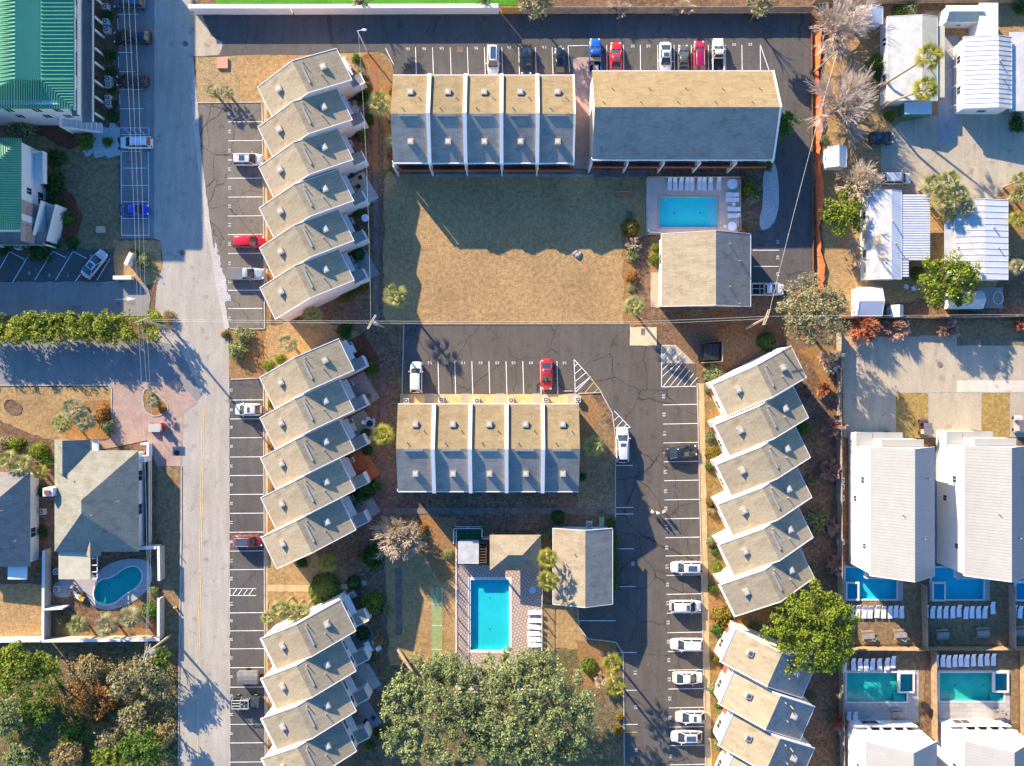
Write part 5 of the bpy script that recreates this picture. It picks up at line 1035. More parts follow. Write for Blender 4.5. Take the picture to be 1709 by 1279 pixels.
# ------------------------------------------------------------------ vehicles
def lerp(a, b, t): return a + (b - a) * t
def vehicle(kind, col, roofc=None, sun=None, L=4.7, Wd=1.86, rack=False, glassroof=False, bedc=None, cargo=None):
    r = empty({'sedan': 'car', 'suv': 'car', 'hatch': 'car', 'pickup': 'pickup_truck'}[kind], (0, 0, 0)); pc = paint(col); h = L / 2; w = Wd / 2
    hz = {'sedan': .86, 'suv': 1.02, 'hatch': .9, 'pickup': 1.08}[kind]; rz = {'sedan': 1.42, 'suv': 1.72, 'hatch': 1.5, 'pickup': 1.85}[kind]
    bz = {'sedan': .98, 'suv': 1.1, 'hatch': 1.0, 'pickup': 1.12}[kind]
    st = [(-h, .74, .62), (-h + .07, .88, .8), (-h + .3, .97, bz - .02), (-h + .9, 1, bz), (-.4, 1, bz), (h * .36, .99, bz), (h * .5, .985, hz), (h - .75, .95, hz - .06), (h - .28, .85, hz - .16), (h - .08, .70, hz - .3), (h, .52, .55)]
    if kind == 'sedan': st[2] = (-h + .35, .96, .93)
    rings = []
    for x, k, zt in st:
        ww = w * k; zb = .28; zm = lerp(zb, zt, .55)
        rings.append([(x, -ww * .9, zb), (x, -ww, zm), (x, -ww * .97, zt - .1), (x, -ww * .86, zt), (x, -ww * .4, zt + .03), (x, ww * .4, zt + .03), (x, ww * .86, zt), (x, ww * .97, zt - .1), (x, ww, zm), (x, ww * .9, zb)])
    if kind == 'pickup':
        bed0, bed1 = -h + .12, -h * .06 - .25
        # cab + bonnet body only forward of the bed; the bed is an open tray
        rings = [q for q, s_ in zip(rings, st) if s_[0] > bed1 + .05]; x = bed1; ww = w
        rings.insert(0, [(x, -ww * .9, .28), (x, -ww, .75), (x, -ww * .97, bz - .1), (x, -ww * .86, bz), (x, -ww * .4, bz + .03), (x, ww * .4, bz + .03), (x, ww * .86, bz), (x, ww * .97, bz - .1), (x, ww, .75), (x, ww * .9, .28)])
        m = MB(); m.loft(rings); m.build('body', pc, r, True)
        m = MB()
        for s_ in (-1, 1): m.box(-h + .02, min(s_ * w * .99, s_ * w * .84), .35, bed1, max(s_ * w * .99, s_ * w * .84), 1.12)
        m.box(-h, -w * .84, .35, -h + .1, w * .84, 1.1); bd = m.build('cargo_bed', pc, r); m = MB(); m.box(-h + .1, -w * .84, .5, bed1 - .01, w * .84, .62); m.build('bed_floor', BLACK, bd)
        if bedc: m = MB(); m.box(-h + .04, -w * .93, 1.125, bed1 - .03, w * .93, 1.19); m.build('bed_cover', plain('bed_cover', bedc, .7, .3, 0, .1, 2), bd)
        if cargo == 'box': m = MB(); m.box(bed1 - .55, -w * .95, 1.0, bed1 - .05, w * .95, 1.4); m.box(-h + .3, -.5, .63, -h + 1.1, .3, 1.05); m.box(-h + 1.15, .1, .63, -h + 1.6, .7, 1.0); m.build('tool_box', GWOOD, bd)
        if cargo == 'rack':
            m = MB()
            for x in (-h + .2, -h * .5, bed1 - .15): m.tube((x, -w * .9, 1.95), (x, w * .9, 1.95), .04); m.tube((x, -w * .9, 1.1), (x, -w * .9, 1.95), .035); m.tube((x, w * .9, 1.1), (x, w * .9, 1.95), .035)
            for y in (-w * .9, 0, w * .9): m.tube((-h + .2, y, 1.98), (bed1 - .15, y, 1.98), .04)
            m.build('rack', STEEL, bd)
        b0, b1, t0, t1 = bed1 + .02, h * .42, bed1 + .22, h * .18
    else:
        m = MB(); m.loft(rings); m.build('body', pc, r, True)
        b0, b1, t0, t1 = {'sedan': (-h * .74, h * .46, -h * .34, h * .10), 'suv': (-h * .93, h * .50, -h * .78, h * .22), 'hatch': (-h * .9, h * .5, -h * .62, h * .16)}[kind]
    wb, wt = w * .86, w * .68
    m = MB(); cr = lambda x, ww, z, n: [(x, -ww, z), (x, -ww * .5, z), (x, ww * .5, z), (x, ww, z)]
    vb = [(b0, -wb, bz - .02), (b1, -wb, bz - .04), (b1 + .12, 0, bz - .02), (b1, wb, bz - .04), (b0, wb, bz - .02), (b0 - .05, 0, bz)]
    vt = [(t0, -wt, rz - .04), (t1, -wt, rz - .04), (t1 + .08, 0, rz - .02), (t1, wt, rz - .04), (t0, wt, rz - .04), (t0 - .04, 0, rz - .02)]
    m.loft([vb, vt]); m.build('windows', GLASSM, r)
    m = MB(); k = 1.03; a = [(x * 1.0, y * k, z - .01) for x, y, z in vt]; b = [((x - (t0 + t1) / 2) * .98 + (t0 + t1) / 2, y * .97, z + .05) for x, y, z in vt]; c = [((x - (t0 + t1) / 2) * .9 + (t0 + t1) / 2, y * .8, z + .085) for x, y, z in vt]
    m.loft([a, b, c]); rf = m.build('roof', paint(roofc) if roofc else pc, r, True)
    m = MB()
    for i in (0, 1, 3, 4): m.tube(vb[i], (vt[i][0], vt[i][1] * 1.01, vt[i][2]), .055, .05, 4)
    for s_ in (-1, 1):
        xm = lerp(b0, b1, .5); m.tube((xm, s_ * wb, bz), (lerp(t0, t1, .55), s_ * wt, rz - .03), .045, .045, 4)
    m.build('pillar', pc, r)
    if sun or glassroof:
        x0_, x1_ = (lerp(t0, t1, .12), lerp(t0, t1, .9)) if glassroof else (lerp(t0, t1, sun[0]), lerp(t0, t1, sun[1])); m = MB(); m.box(x0_, -wt * .62, rz + .05, x1_, wt * .62, rz + .085); m.build('sunroof', SKYL, rf)
    if rack:
        m = MB()
        for s_ in (-1, 1): m.tube((t0 + .15, s_ * wt * .9, rz + .09), (t1 - .1, s_ * wt * .9, rz + .09), .03)
        m.build('roof_rail', STEEL, rf)
    wr_ = .36 if kind in ('pickup', 'suv') else .33
    for x in (h * .62, -h * .6):
        for s_ in (-1, 1):
            m = MB(); m.tube((x, s_ * (w - .24), wr_), (x, s_ * (w + .01), wr_), wr_, wr_, 14); o = m.build('wheel', RUBBER, r)
            m = MB(); m.tube((x, s_ * (w - .02), wr_), (x, s_ * (w + .025), wr_), wr_ * .62, wr_ * .62, 10); m.build('rim', CHROME, o)
    for s_ in (-1, 1):
        m = MB(); m.ball((h - .25, s_ * w * .66, hz - .24), .2, .17, .1); m.build('headlight', plain('lamp_glass', (.75, .77, .78), .15, .6, 0, .05, 5) if 'lamp_glass' not in MATS else MATS['lamp_glass'], r)
        m = MB(); m.ball((-h + .08, s_ * w * .7, .82), .1, .18, .12); m.build('tail_light', plain('tail_lamp', (.45, .01, .01), .2, .6, 0, .05, 5) if 'tail_lamp' not in MATS else MATS['tail_lamp'], r)
        m = MB(); m.ball((b1 - .35, s_ * (w + .09), bz + .06), .09, .13, .09); m.build('mirror', pc, r)
    m = MB(); m.box(b1 - .05, -wb * .8, bz + .0, b1 + .16, -wb * .1, bz + .035, 0); m.box(b1 - .05, wb * .1, bz, b1 + .16, wb * .8, bz + .035); m.build('wiper', BLACK, r)
    return r
def car(label, px, py, ang, kind, col, zc=.8, **kw):
    o = vehicle(kind, col, **kw); p = W(px, py, zc); o.location = (p.x, p.y, 0); o.rotation_euler = (0, 0, R(ang)); tag(o, label, 'pickup truck' if kind == 'pickup' else 'car', 'parked vehicles'); return o
WH = (.64, .64, .63); BK = (.015, .016, .018); RD = (.58, .015, .02)
car('white crossover with long dark glass roof backed into the north car park', 823, 99, 270, 'suv', WH, L=4.6, glassroof=True)
car('black saloon beside the white glass roofed crossover in the north car park', 878.5, 99, 270, 'sedan', (.03, .033, .036), L=4.5, glassroof=False)
car('small glossy black coupe next to the striped empty bay in the north car park', 934, 101, 90, 'hatch', BK, L=4.0, Wd=1.72)
car('bright blue pickup with tools in its bed in the north car park', 993, 93, 90, 'pickup', (.01, .10, .55), L=5.2, cargo='box')
car('bright red saloon with dark sunroof beside the blue pickup', 1028, 96, 90, 'sedan', (.72, .015, .012), L=4.75, sun=(.2, .65))
car('white wagon with dark sunroof in the north car park', 1111, 95.5, 270, 'sedan', WH, L=4.7, sun=(.35, .95))
car('dull grey bronze saloon between the white wagon and crimson car', 1140.5, 98, 90, 'sedan', (.10, .09, .08), L=4.4, Wd=1.7)
car('crimson car with plum coloured roof in the north car park', 1167, 94, 90, 'suv', (.55, .01, .03), L=4.7, rack=True, roofc=(.28, .01, .06))
car('white pickup with dark open bed at the right of the north car park', 1198.5, 93, 90, 'pickup', WH, L=5.3)
car('white estate car with dark sunroof facing the upper western townhouses', 413, 266.5, 0, 'suv', WH, L=4.6, sun=(.35, .7), rack=True)
car('red pickup with red bed cap facing the upper western townhouses', 414, 403.5, 0, 'suv', RD, L=5.0)
car('silver blue pickup with grey bed cover below the red one', 410.5, 457.5, 0, 'pickup', (.36, .42, .47), L=5.5, bedc=(.16, .16, .155))
car('white hatchback with dark roof rails parked nose out in the middle western bays', 414, 684, 180, 'hatch', WH, L=4.0, sun=(.5, .75))
car('dark red estate car with roof rack in the middle western bays', 413.5, 903.5, 0, 'suv', (.30, .03, .03), L=4.5, rack=True, glassroof=True)
car('white crossover alone at the left end of the central car park', 694.5, 630, 90, 'suv', WH, L=4.75)
car('red saloon parked in the central car park', 912.5, 625, 270, 'sedan', RD, L=4.7, sun=(.1, .4))
car('long white sport utility parked beside the palm and straw bed', 1039, 743, 90, 'suv', WH, L=5.4, Wd=2.0, sun=(.72, .9))
car('black saloon parked slightly askew in the eastern bays', 1137.5, 755, 7, 'sedan', (.02, .025, .04), L=4.8)
car('white crossover with large dark sunroof, first of the lower eastern cars', 1146, 947, 180, 'suv', WH, L=4.75, sun=(.2, .75))
car('white crossover with small sunroof, second of the lower eastern cars', 1144.5, 1012, 0, 'suv', WH, L=4.75, sun=(.75, .95))
car('white people carrier with plain roof, third of the lower eastern cars', 1146.5, 1075.5, 180, 'suv', (.70, .71, .74), L=4.95, rack=True)
car('pale cream saloon, fourth of the lower eastern cars', 1148, 1132, 0, 'sedan', (.72, .70, .64), L=4.5, glassroof=False)
car('white hatchback with small sunroof, fifth of the lower eastern cars', 1153, 1197, 180, 'hatch', WH, L=4.55, sun=(.4, .65))
car('white car with dark glass roof, last of the lower eastern cars', 1146, 1230, 180, 'hatch', WH, L=4.7, glassroof=True)
car('white pickup with ladder rack tucked beside the club house', 1279, 483.5, 0, 'pickup', (.62, .64, .66), L=5.3, cargo='rack')
car('dark blue car cut by the top edge beside the tall green roofed building', 216, 4, 180, 'suv', (.03, .10, .17), L=4.9)
car('black sport utility in the shaded left parking bays', 220, 62, 180, 'suv', (.018, .018, .02), L=5.6, Wd=2.0)
car('black car with dark red trim in the shaded left parking bays', 220, 135, 180, 'suv', (.03, .018, .02), L=4.8)
car('pale blue white estate beside the hatched bay in the shade', 227, 238, 180, 'suv', (.68, .74, .76), L=4.85, rack=True)
car('cobalt blue car in the shaded left parking bays', 225, 350, 0, 'sedan', (.02, .06, .45), L=4.2)
car('silver saloon parked diagonally in the left angled bays', 156.5, 441, 52, 'sedan', (.42, .44, .47), L=4.8, sun=(.1, .8))
car('black compact car by the white shed and big bare tree', 1472, 230, 0, 'hatch', (.02, .022, .028), L=3.7, sun=(.1, .5))
car('silver people carrier on the tan drive below the black car', 1495, 298, 0, 'suv', (.52, .53, .54), L=4.5)
# open off roader, covered trailer, golf carts
p = W(414, 1169, 0); r = empty('off_road_vehicle', (p.x, p.y, 0), 0, 'dark open topped off roader with roll bars in the lower western bays', 'off roader', 'parked vehicles'); g = paint((.05, .065, .06))
m = MB(); m.box(-2.1, -.85, .45, 2.0, .85, 1.0); m.box(.75, -.72, 1.0, 1.95, .72, 1.15); m.build('body', g, r); m = MB(); m.box(-1.9, -.7, 1.002, .7, .7, 1.03); m.build('cabin_floor', BLACK, r); m = MB()
for x in (-1.9, -.6, .6):
    for s_ in (-1, 1): m.tube((x, s_ * .75, 1), (x, s_ * .62, 1.8), .06)
    m.tube((x, -.62, 1.8), (x, .62, 1.8), .06)
for y in (-.62, -.2, .2, .62): m.tube((-1.9, y, 1.8), (-.6, y, 1.8), .06)
for s_ in (-1, 1): m.tube((-.6, s_ * .62, 1.8), (.6, s_ * .62, 1.8), .06)
m.build('roll_bar', STEEL, r); m = MB()
for x in (-.45, .15):
    for y in (-.4, .4): m.box(x - .22, y - .25, 1.03, x + .22, y + .25, 1.25); m.box(x - .26, y - .25, 1.25, x - .14, y + .25, 1.7)
m.build('seat', plain('grey_seat', (.25, .27, .26), .9, .1, 0, .2, 4), r)
for x in (1.35, -1.35):
    for s_ in (-1, 1): m = MB(); m.tube((x, s_ * .72, .42), (x, s_ * 1.0, .42), .42, .42, 14); o = m.build('wheel', RUBBER, r); m = MB(); m.tube((x, s_ * .98, .42), (x, s_ * 1.02, .42), .22, .22, 10); m.build('rim', CHROME, o)
m = MB(); m.box(-2.3, -.3, .6, -2.1, .4, 1.2); m.build('spare_wheel', RUBBER, r)
p = W(415, 1130, .8); r = empty('utility_trailer', (p.x, p.y, 0), 0, 'grey tarpaulin covered trailer above the open off roader', 'trailer', 'parked vehicles')
m = MB(); m.loft([[(x, -.95 * k, .5), (x, .95 * k, .5), (x, .98 * k, 1.2), (x, .3 * k, 1.38), (x, -.3 * k, 1.36), (x, -.98 * k, 1.2)] for x, k in ((-1.6, .9), (-1.5, 1), (0, .97), (1.3, 1), (1.5, .85))]); m.build('tarpaulin', plain('grey_tarp', (.20, .19, .185), .85, .2, 0, .25, 1.6, .3), r)
m = MB(); m.box(-1.6, -.9, .38, 1.5, .9, .495); m.tube((1.5, 0, .45), (2.5, 0, .42), .06); m.build('chassis', BLACK, r)
for s_ in (-1, 1): m = MB(); m.tube((-.2, s_ * .96, .34), (-.2, s_ * 1.14, .34), .34, .34, 12); m.build('wheel', RUBBER, r)
def golf_cart(label, px, py, ang, col, top):
    p = W(px, py, .8); r = empty('golf_cart', (p.x, p.y, 0), R(ang), label, 'golf cart', 'golf carts'); pc = paint(col)
    m = MB(); m.loft([[(x, -.6 * k, .3), (x, .6 * k, .3), (x, .6 * k, z), (x, -.6 * k, z)] for x, k, z in ((-1.3, .9, .7), (-1.1, 1, .75), (-.35, 1, .72), (-.3, 1, .4), (.5, 1, .4), (.55, 1, .85), (1.0, .95, .8), (1.3, .7, .55))]); m.build('body', pc, r)
    m = MB(); m.box(-.95, -.55, .76, -.35, .55, .92); m.box(-1.0, -.55, .92, -.88, .55, 1.35); m.build('seat', plain('cart_seat', (.5, .45, .38), .8, .2, 0, .1, 5), r)
    m = MB(); m.box(-1.1, -.62, 1.85, .65, .62, 1.93); m.build('canopy', plain('cart_canopy', top, .6, .3, 0, .1, 2), r); m = MB()
    for x in (-1.05, .6):
        for y in (-.57, .57): m.tube((x, y, .7), (x, y, 1.85), .03)
    m.tube((.3, -.25, .85), (.1, -.25, 1.1), .12, .12, 8); m.build('frame', BLACK, r)
    for x in (-.85, .9):
        for s_ in (-1, 1): m = MB(); m.tube((x, s_ * .45, .24), (x, s_ * .64, .24), .24, .24, 10); m.build('wheel', RUBBER, r)
    return r
golf_cart('red golf cart with grey canopy on the pink paver drive', 260, 713.5, 180, (.6, .02, .03), (.45, .42, .38)); golf_cart('dark golf cart tucked against the left white rental house', 1543, 713, 90, (.09, .05, .05), (.16, .15, .16)); golf_cart('pale golf cart with dark canopy at the right edge beside the golden grass', 1701, 708, 90, (.5, .42, .38), (.15, .14, .14))
# ------------------------------------------------------------------ people: three walkers
def person(label, px, py, ang, shirt, pants, skin, hair, ph):
    p = W(px, py); r = empty('person', (p.x, p.y, 0), R(ang), label, 'person', 'three people walking'); s_ = math.sin(ph) * .22
    V = [(0, 0, .96), (0, 0, 1.15), (0, 0, 1.38), (.01, 0, 1.50), (.03, 0, 1.60), (.03, 0, 1.74)]; E = [(0, 1), (1, 2), (2, 3), (3, 4), (4, 5)]; Rr = [(.16, .12), (.14, .11), (.17, .11), (.06, .06), (.095, .085), (.07, .065)]
    def ch(f, pts, rs):
        for q, rr in zip(pts, rs): V.append(q); Rr.append(rr); E.append((f, len(V) - 1)); f = len(V) - 1
        return f
    for k, sd in ((1, -1), (-1, 1)):
        ch(0, [(s_ * k * .2, sd * .10, .88), (s_ * k * .8, sd * .10, .50), (s_ * k * 1.3 - .04, sd * .10, .09), (s_ * k * 1.3 + .14, sd * .11, .05)], [(.1, .1), (.065, .065), (.045, .045), (.04, .04)])
        sh = ch(2, [(0, sd * .19, 1.40), (-s_ * k * .5, sd * .25, 1.12), (-s_ * k * .9 + .08, sd * .25, .88), (-s_ * k * 1.0 + .11, sd * .25, .80)], [(.06, .06), (.045, .045), (.034, .034), (.04, .022)])
        for j in range(4): ch(sh, [(V[sh][0] + .02, sd * .25 + (j - 1.5) * .02, .74), (V[sh][0] + .035, sd * .25 + (j - 1.5) * .021, .70 + .006 * abs(j - 1.5))], [(.010, .010), (.008, .008)])
        ch(sh, [(V[sh][0] + .05, sd * .23, .78), (V[sh][0] + .065, sd * .225, .745)], [(.011, .011), (.009, .009)])
    ch(4, [(.125, 0, 1.65)], [(.016, .014)])
    me = bpy.data.meshes.new('body'); me.from_pydata(V, E, []); o = bpy.data.objects.new('body', me); COL.objects.link(o); o.parent = r
    sk = o.modifiers.new('skin', 'SKIN')
    for i, rr in enumerate(Rr): me.skin_vertices[0].data[i].radius = rr; me.skin_vertices[0].data[i].use_root = i == 0
    o.modifiers.new('sub', 'SUBSURF').levels = 1; o.modifiers['sub'].render_levels = 1; me.materials.append(cloth(skin))
    m = MB(); m.loft([[(.17 * kx * math.cos(a) if False else kx * math.cos(a), ky * math.sin(a), z) for a in [i * math.pi / 5 for i in range(10)]] for z, kx, ky in ((.98, .19, .22), (1.2, .17, .2), (1.4, .17, .25), (1.47, .11, .16))]); m.build('shirt', cloth(shirt), r, True)
    m = MB(); m.loft([[(kx * math.cos(a), ky * math.sin(a), z) for a in [i * math.pi / 5 for i in range(10)]] for z, kx, ky in ((.72, .2, .21), (.85, .2, .21), (1.0, .185, .2))]); m.build('shorts', cloth(pants), r, True)
    m = MB(); m.ball((.0, 0, 1.70), .125, .115, .125, 10, 6); m.build('hair', cloth(hair), r, True)
    m = MB()
    for sd in (-1, 1): m.ball((.115, sd * .035, 1.675), .014, .014, .012, 6, 4)
    m.build('eyes', BLACK, r); m = MB()
    for sd in (-1, 1): m.ball((.03, sd * .1, 1.66), .02, .015, .035, 6, 4)
    m.build('ears', cloth(skin), r)
    return r
person('leftmost of the three walkers in the eastern car park, in a pale pink top', 1087, 853, -75, (.75, .55, .48), (.35, .3, .28), (.5, .3, .22), (.5, .36, .2), .9)
person('middle one of the three walkers in the eastern car park, in a white shirt', 1096, 855, -80, (.8, .82, .72), (.5, .5, .48), (.48, .28, .2), (.2, .13, .07), -.8); person('rightmost of the three walkers in the eastern car park, in a lilac white top', 1106, 853, -70, (.78, .72, .8), (.1, .1, .14), (.5, .3, .22), (.12, .07, .05), .5)
# ------------------------------------------------------------------ vegetation
def leafquads(C, out, size, rng, asp=.55, up=.25):
    n = len(C); nr = out * .8 + rng.normal(0, .7, (n, 3)); nr[:, 2] += up; nr /= np.linalg.norm(nr, axis=1)[:, None] + 1e-9
    t = np.cross(nr, rng.normal(0, 1, (n, 3))); t /= np.linalg.norm(t, axis=1)[:, None] + 1e-9; b = np.cross(nr, t)
    s = size * rng.uniform(.6, 1.25, (n, 1)); a = s * asp
    V = np.stack([C - t * s, C + b * a + nr * a * .25, C + t * s, C - b * a + nr * a * .25], 1).reshape(-1, 3)
    return V, np.arange(n * 4).reshape(n, 4)
def crown_pts(R_, hz, rng, lobes, lr, per, z0=0.0, sub=16, flat=.9, irr=.15, el=1.0):
    "leaf positions on lumpy lobes spread through a crown of radius R_ and half height hz"
    P = []; O = []
    for k in range(lobes):
        a = k * 2.39996 + rng.uniform(-.4, .4); rr = math.sqrt((k + .5) / lobes) * (R_ - lr * .75) * rng.uniform(1 - irr, 1 + irr * .6)
        zc = z0 + hz * math.sqrt(max(0, 1 - (rr / (R_ * 1.05)) ** 2)) * rng.uniform(.55, 1.0) - lr * .3; r1 = lr * rng.uniform(.5, 1.45)
        c = np.array([rr * math.cos(a) * el, rr * math.sin(a), zc])
        d = rng.normal(0, 1, (sub, 3)); d[:, 2] = np.abs(d[:, 2]) * 1.0 - .25; d /= np.linalg.norm(d, axis=1)[:, None]
        cc = c + d * r1 * rng.uniform(.65, 1.05, (sub, 1)) * np.array([1, 1, flat]); idx = rng.integers(0, sub, per)
        j = rng.normal(0, r1 * .2, (per, 3)); P.append(cc[idx] + j); O.append(d[idx])
    return np.concatenate(P), np.concatenate(O)
def crown_mesh(name, R_, hz, mat, seed, leaf=.3, dens=1.0, lobes=None, lr=None, z0=0, parent=None, el=1.0, irr=.15, flat=.9):
    rng = np.random.default_rng(seed); lr = lr or max(.35, R_ * .3); lobes = lobes or max(5, int(1.5 * (R_ / lr) ** 2 + 3)); per = int(max(30, dens * 2.2 * (lr / leaf) ** 2 * 3))
    P, O = crown_pts(R_, hz, rng, lobes, lr, per, z0, 18, flat, irr, el); V, F = leafquads(P, O, leaf, rng); return npmesh(name, V, F, mat, parent)
def trunk_mesh(h, r, R_, parent, seed, mat=None, limbs=7):
    rn = random.Random(seed); m = MB(); m.tube((0, 0, -.05), (0, 0, h * .45), r * 1.25, r, 9); f = Vector((0, 0, h * .45))
    for k in range(limbs):
        a = k * 6.283 / limbs + rn.uniform(-.3, .3); e = Vector((math.cos(a) * R_ * rn.uniform(.4, .65), math.sin(a) * R_ * rn.uniform(.4, .65), h * rn.uniform(.75, 1.0))); mid = f.lerp(e, .5) + Vector((0, 0, h * .07))
        m.tube(f, mid, r * .6, r * .38, 6); m.tube(mid, e, r * .38, r * .12, 5)
        for q in range(2): b = e + Vector((rn.uniform(-1, 1), rn.uniform(-1, 1), .5)) * R_ * .22; m.tube(mid.lerp(e, .5), b, r * .2, r * .06, 4)
    return m.build('trunk', mat or BARK, parent)
def tree(label, px, py, rpx, h, mat, seed, leaf=.32, dens=1.0, hzk=.55, name='oak_tree', cat='tree', el=1.0, lr=None, group=None, irr=.18, ang=0, lobes=None):
    zc = h * .7; R_ = rpx * (H - zc) / H / S; p = W(px, py, zc); r = empty(name, (p.x, p.y, 0), R(ang), label, cat, group)
    trunk_mesh(h * .75, max(.12, R_ * .045), R_, r, seed); hz = min(R_ * hzk, h * .5); crown_mesh('crown', R_, hz, mat, seed, leaf, dens, lobes, lr or max(.5, R_ * .2), h - hz * 1.05, r, el, irr); return r
tree('broad dark live oak crown filling the lower left of the pool grove', 736, 1190, 106, 11, OAK, 11, .19, 1.25, .4, lr=.85, irr=.1)
tree('broad live oak crown right of its twin, overhanging the end of the central pool', 884, 1194, 112, 11, OAK, 12, .19, 1.25, .4, lr=.85, irr=.1)
tree('smaller oak crown shading the south end of the pool deck', 862, 1116, 46, 8.5, OAK, 13, .19, 1.2, .4, lr=.8, el=1.6)
tree('oak sapling crown touching the lower end of the green court', 742, 1112, 30, 7.5, OAK, 14, .2, 1.3, .5, lr=.8)
tree('grey green oak over the end of the orange netting and back fence', 1353, 522, 60, 9, GREYG, 15, .19, 1.1, .5, lr=.95, irr=.3)
tree('spreading green pine between the two south eastern rows and the pools', 1352, 1046, 80, 9.5, BRIGHT, 16, .18, 1.3, .4, 'pine_tree', lr=.85, irr=.2)
tree('dense round bright green tree between the two lower mobile homes', 1582, 470, 50, 6, BRIGHT, 17, .22, 1.3, .55, 'broadleaf_tree', el=1.15, lr=.9, irr=.08)
tree('bright green tree beside the orange netting left of the weathered mobile home', 1404, 362, 36, 5, BRIGHT, 18, .2, 1.2, .5, 'broadleaf_tree', el=1.1, lr=.7)
tree('small bright bush tree under the bare grey branches by the weathered mobile home', 1411, 325, 14, 3, BRIGHT, 19, .18, 1, .5, 'broadleaf_tree', lr=.5)
tree('green tree at the far end of the long unbroken apartment roof', 1306, 208, 24, 5, MIDG, 20, .2, 1, .6, 'broadleaf_tree', lr=.7)
tree('pale oak over the grey north fence near the orange boards', 893, 8, 30, 6, GREYG, 21, .22, .9, .5, lr=.7, el=1.2); tree('pale oak over the grey north fence above the white pickup', 1266, 14, 26, 6, GREYG, 22, .22, .9, .5, lr=.7)
tree('pale small tree on the green turf behind the white wall, left one', 605, 2, 18, 5, GREYG, 23, .2, .8, .5, lr=.6); tree('pale small tree on the green turf behind the white wall, right one', 808, -2, 18, 5, GREYG, 24, .2, .8, .5, lr=.6)
W_ = [(25, 1108, 46, 7, BRIGHT, 'bright green woodland tree at the left edge below the white wall'), (78, 1112, 30, 6, BRIGHT, 'bright green woodland tree next to the white walled yard corner'), (10, 1195, 34, 3, OAK, 'shaded dark tree at the left edge of the wooded lot'), (62, 1185, 30, 1.8, MIDG, 'deep green low thicket in the middle of the wooded lot'), (150, 1112, 24, 2.2, DRY, 'straw coloured scrub at the top of the wooded lot'),
  (165, 1172, 30, 2.4, ORNG, 'rusty orange scrub in the centre of the wooded lot'), (208, 1138, 30, 3, GREYG, 'grey green scrub oak right of the rusty scrub'), (250, 1112, 30, 4.5, GREYG, 'grey green scrub oak below the utility pole'), (268, 1095, 22, 4, MIDG, 'green scrub tree at the walled yard corner by the street'), (262, 1150, 26, 3.2, GREYG, 'olive scrub oak at the street edge of the wooded lot'), (225, 1200, 32, 3, GREYG, 'grey green scrub oak low in the wooded lot'),
  (238, 1252, 42, 6, MIDG, 'bright leafed tree at the bottom right of the wooded lot'), (190, 1275, 34, 6, BRIGHT, 'bright leafed tree at the bottom edge of the wooded lot'), (110, 1262, 28, 2.4, DRY, 'pale scrub at the bottom edge of the wooded lot'), (30, 1268, 28, 3, OAK, 'olive tree in the bottom left corner'), (122, 1228, 24, 1.5, MIDG, 'low dark thicket left of the grey green scrub oaks'), (275, 1225, 22, 3.5, DRY, 'straw scrub beside the street at the bottom left'), (185, 1235, 22, 2, GREYG, 'olive thicket between the scrub oaks at the lower left')]
for i, (x, y, rp, h, mt, lb) in enumerate(W_): tree(lb, x, y, rp, h, mt, 40 + i, .21, 1.0, .5, 'scrub_oak' if 'scrub' in lb else 'woodland_tree', lr=.75, group='trees and scrub of the wooded lot', irr=.3)
def underbrush(label_name, poly, mat, n, seed, leaf=.16, hmax=.9):
    "low tangled growth that nobody could count"
    rng = np.random.default_rng(seed); xs = [q[0] for q in poly]; ys = [q[1] for q in poly]; P = []
    def inside(x, y):
        r_ = False
        for i in range(len(poly)):
            (x0, y0), (x1, y1) = poly[i - 1], poly[i]
            if (y0 > y) != (y1 > y) and x < (x1 - x0) * (y - y0) / (y1 - y0) + x0: r_ = not r_
        return r_
    cl = []
    while len(cl) < n // 40:
        x, y = rng.uniform(min(xs), max(xs)), rng.uniform(min(ys), max(ys))
        if inside(x, y): cl.append((x, y))
    for x, y in cl: q = W(x, y); s_ = rng.uniform(.3, .9); k = np.stack([rng.normal(q.x, s_ * .5, 40), rng.normal(q.y, s_ * .5, 40), np.abs(rng.normal(0, 1, 40)) * hmax * .4 * s_ + .05], 1); P.append(k)
    P = np.concatenate(P); V, F = leafquads(P, np.tile([0, 0, 1.], (len(P), 1)), leaf, rng); return tag(npmesh(label_name, V, F, mat), kind='stuff')
underbrush('underbrush', [(0, 1150), (100, 1140), (150, 1190), (170, 1279), (0, 1290)], MIDG, 7000, 1, .13, .4); underbrush('underbrush', [(100, 1085), (200, 1085), (290, 1110), (296, 1279), (180, 1279), (150, 1190)], DRY, 12000, 2, .15, .8); underbrush('underbrush', [(190, 1100), (290, 1090), (296, 1279), (190, 1279)], OAK, 8000, 3); underbrush('underbrush', [(110, 1130), (200, 1130), (200, 1210), (130, 1200)], ORNG, 3500, 4); underbrush('underbrush', [(90, 1140), (190, 1150), (190, 1279), (110, 1279)], ORNG, 3000, 5, .14, .5)
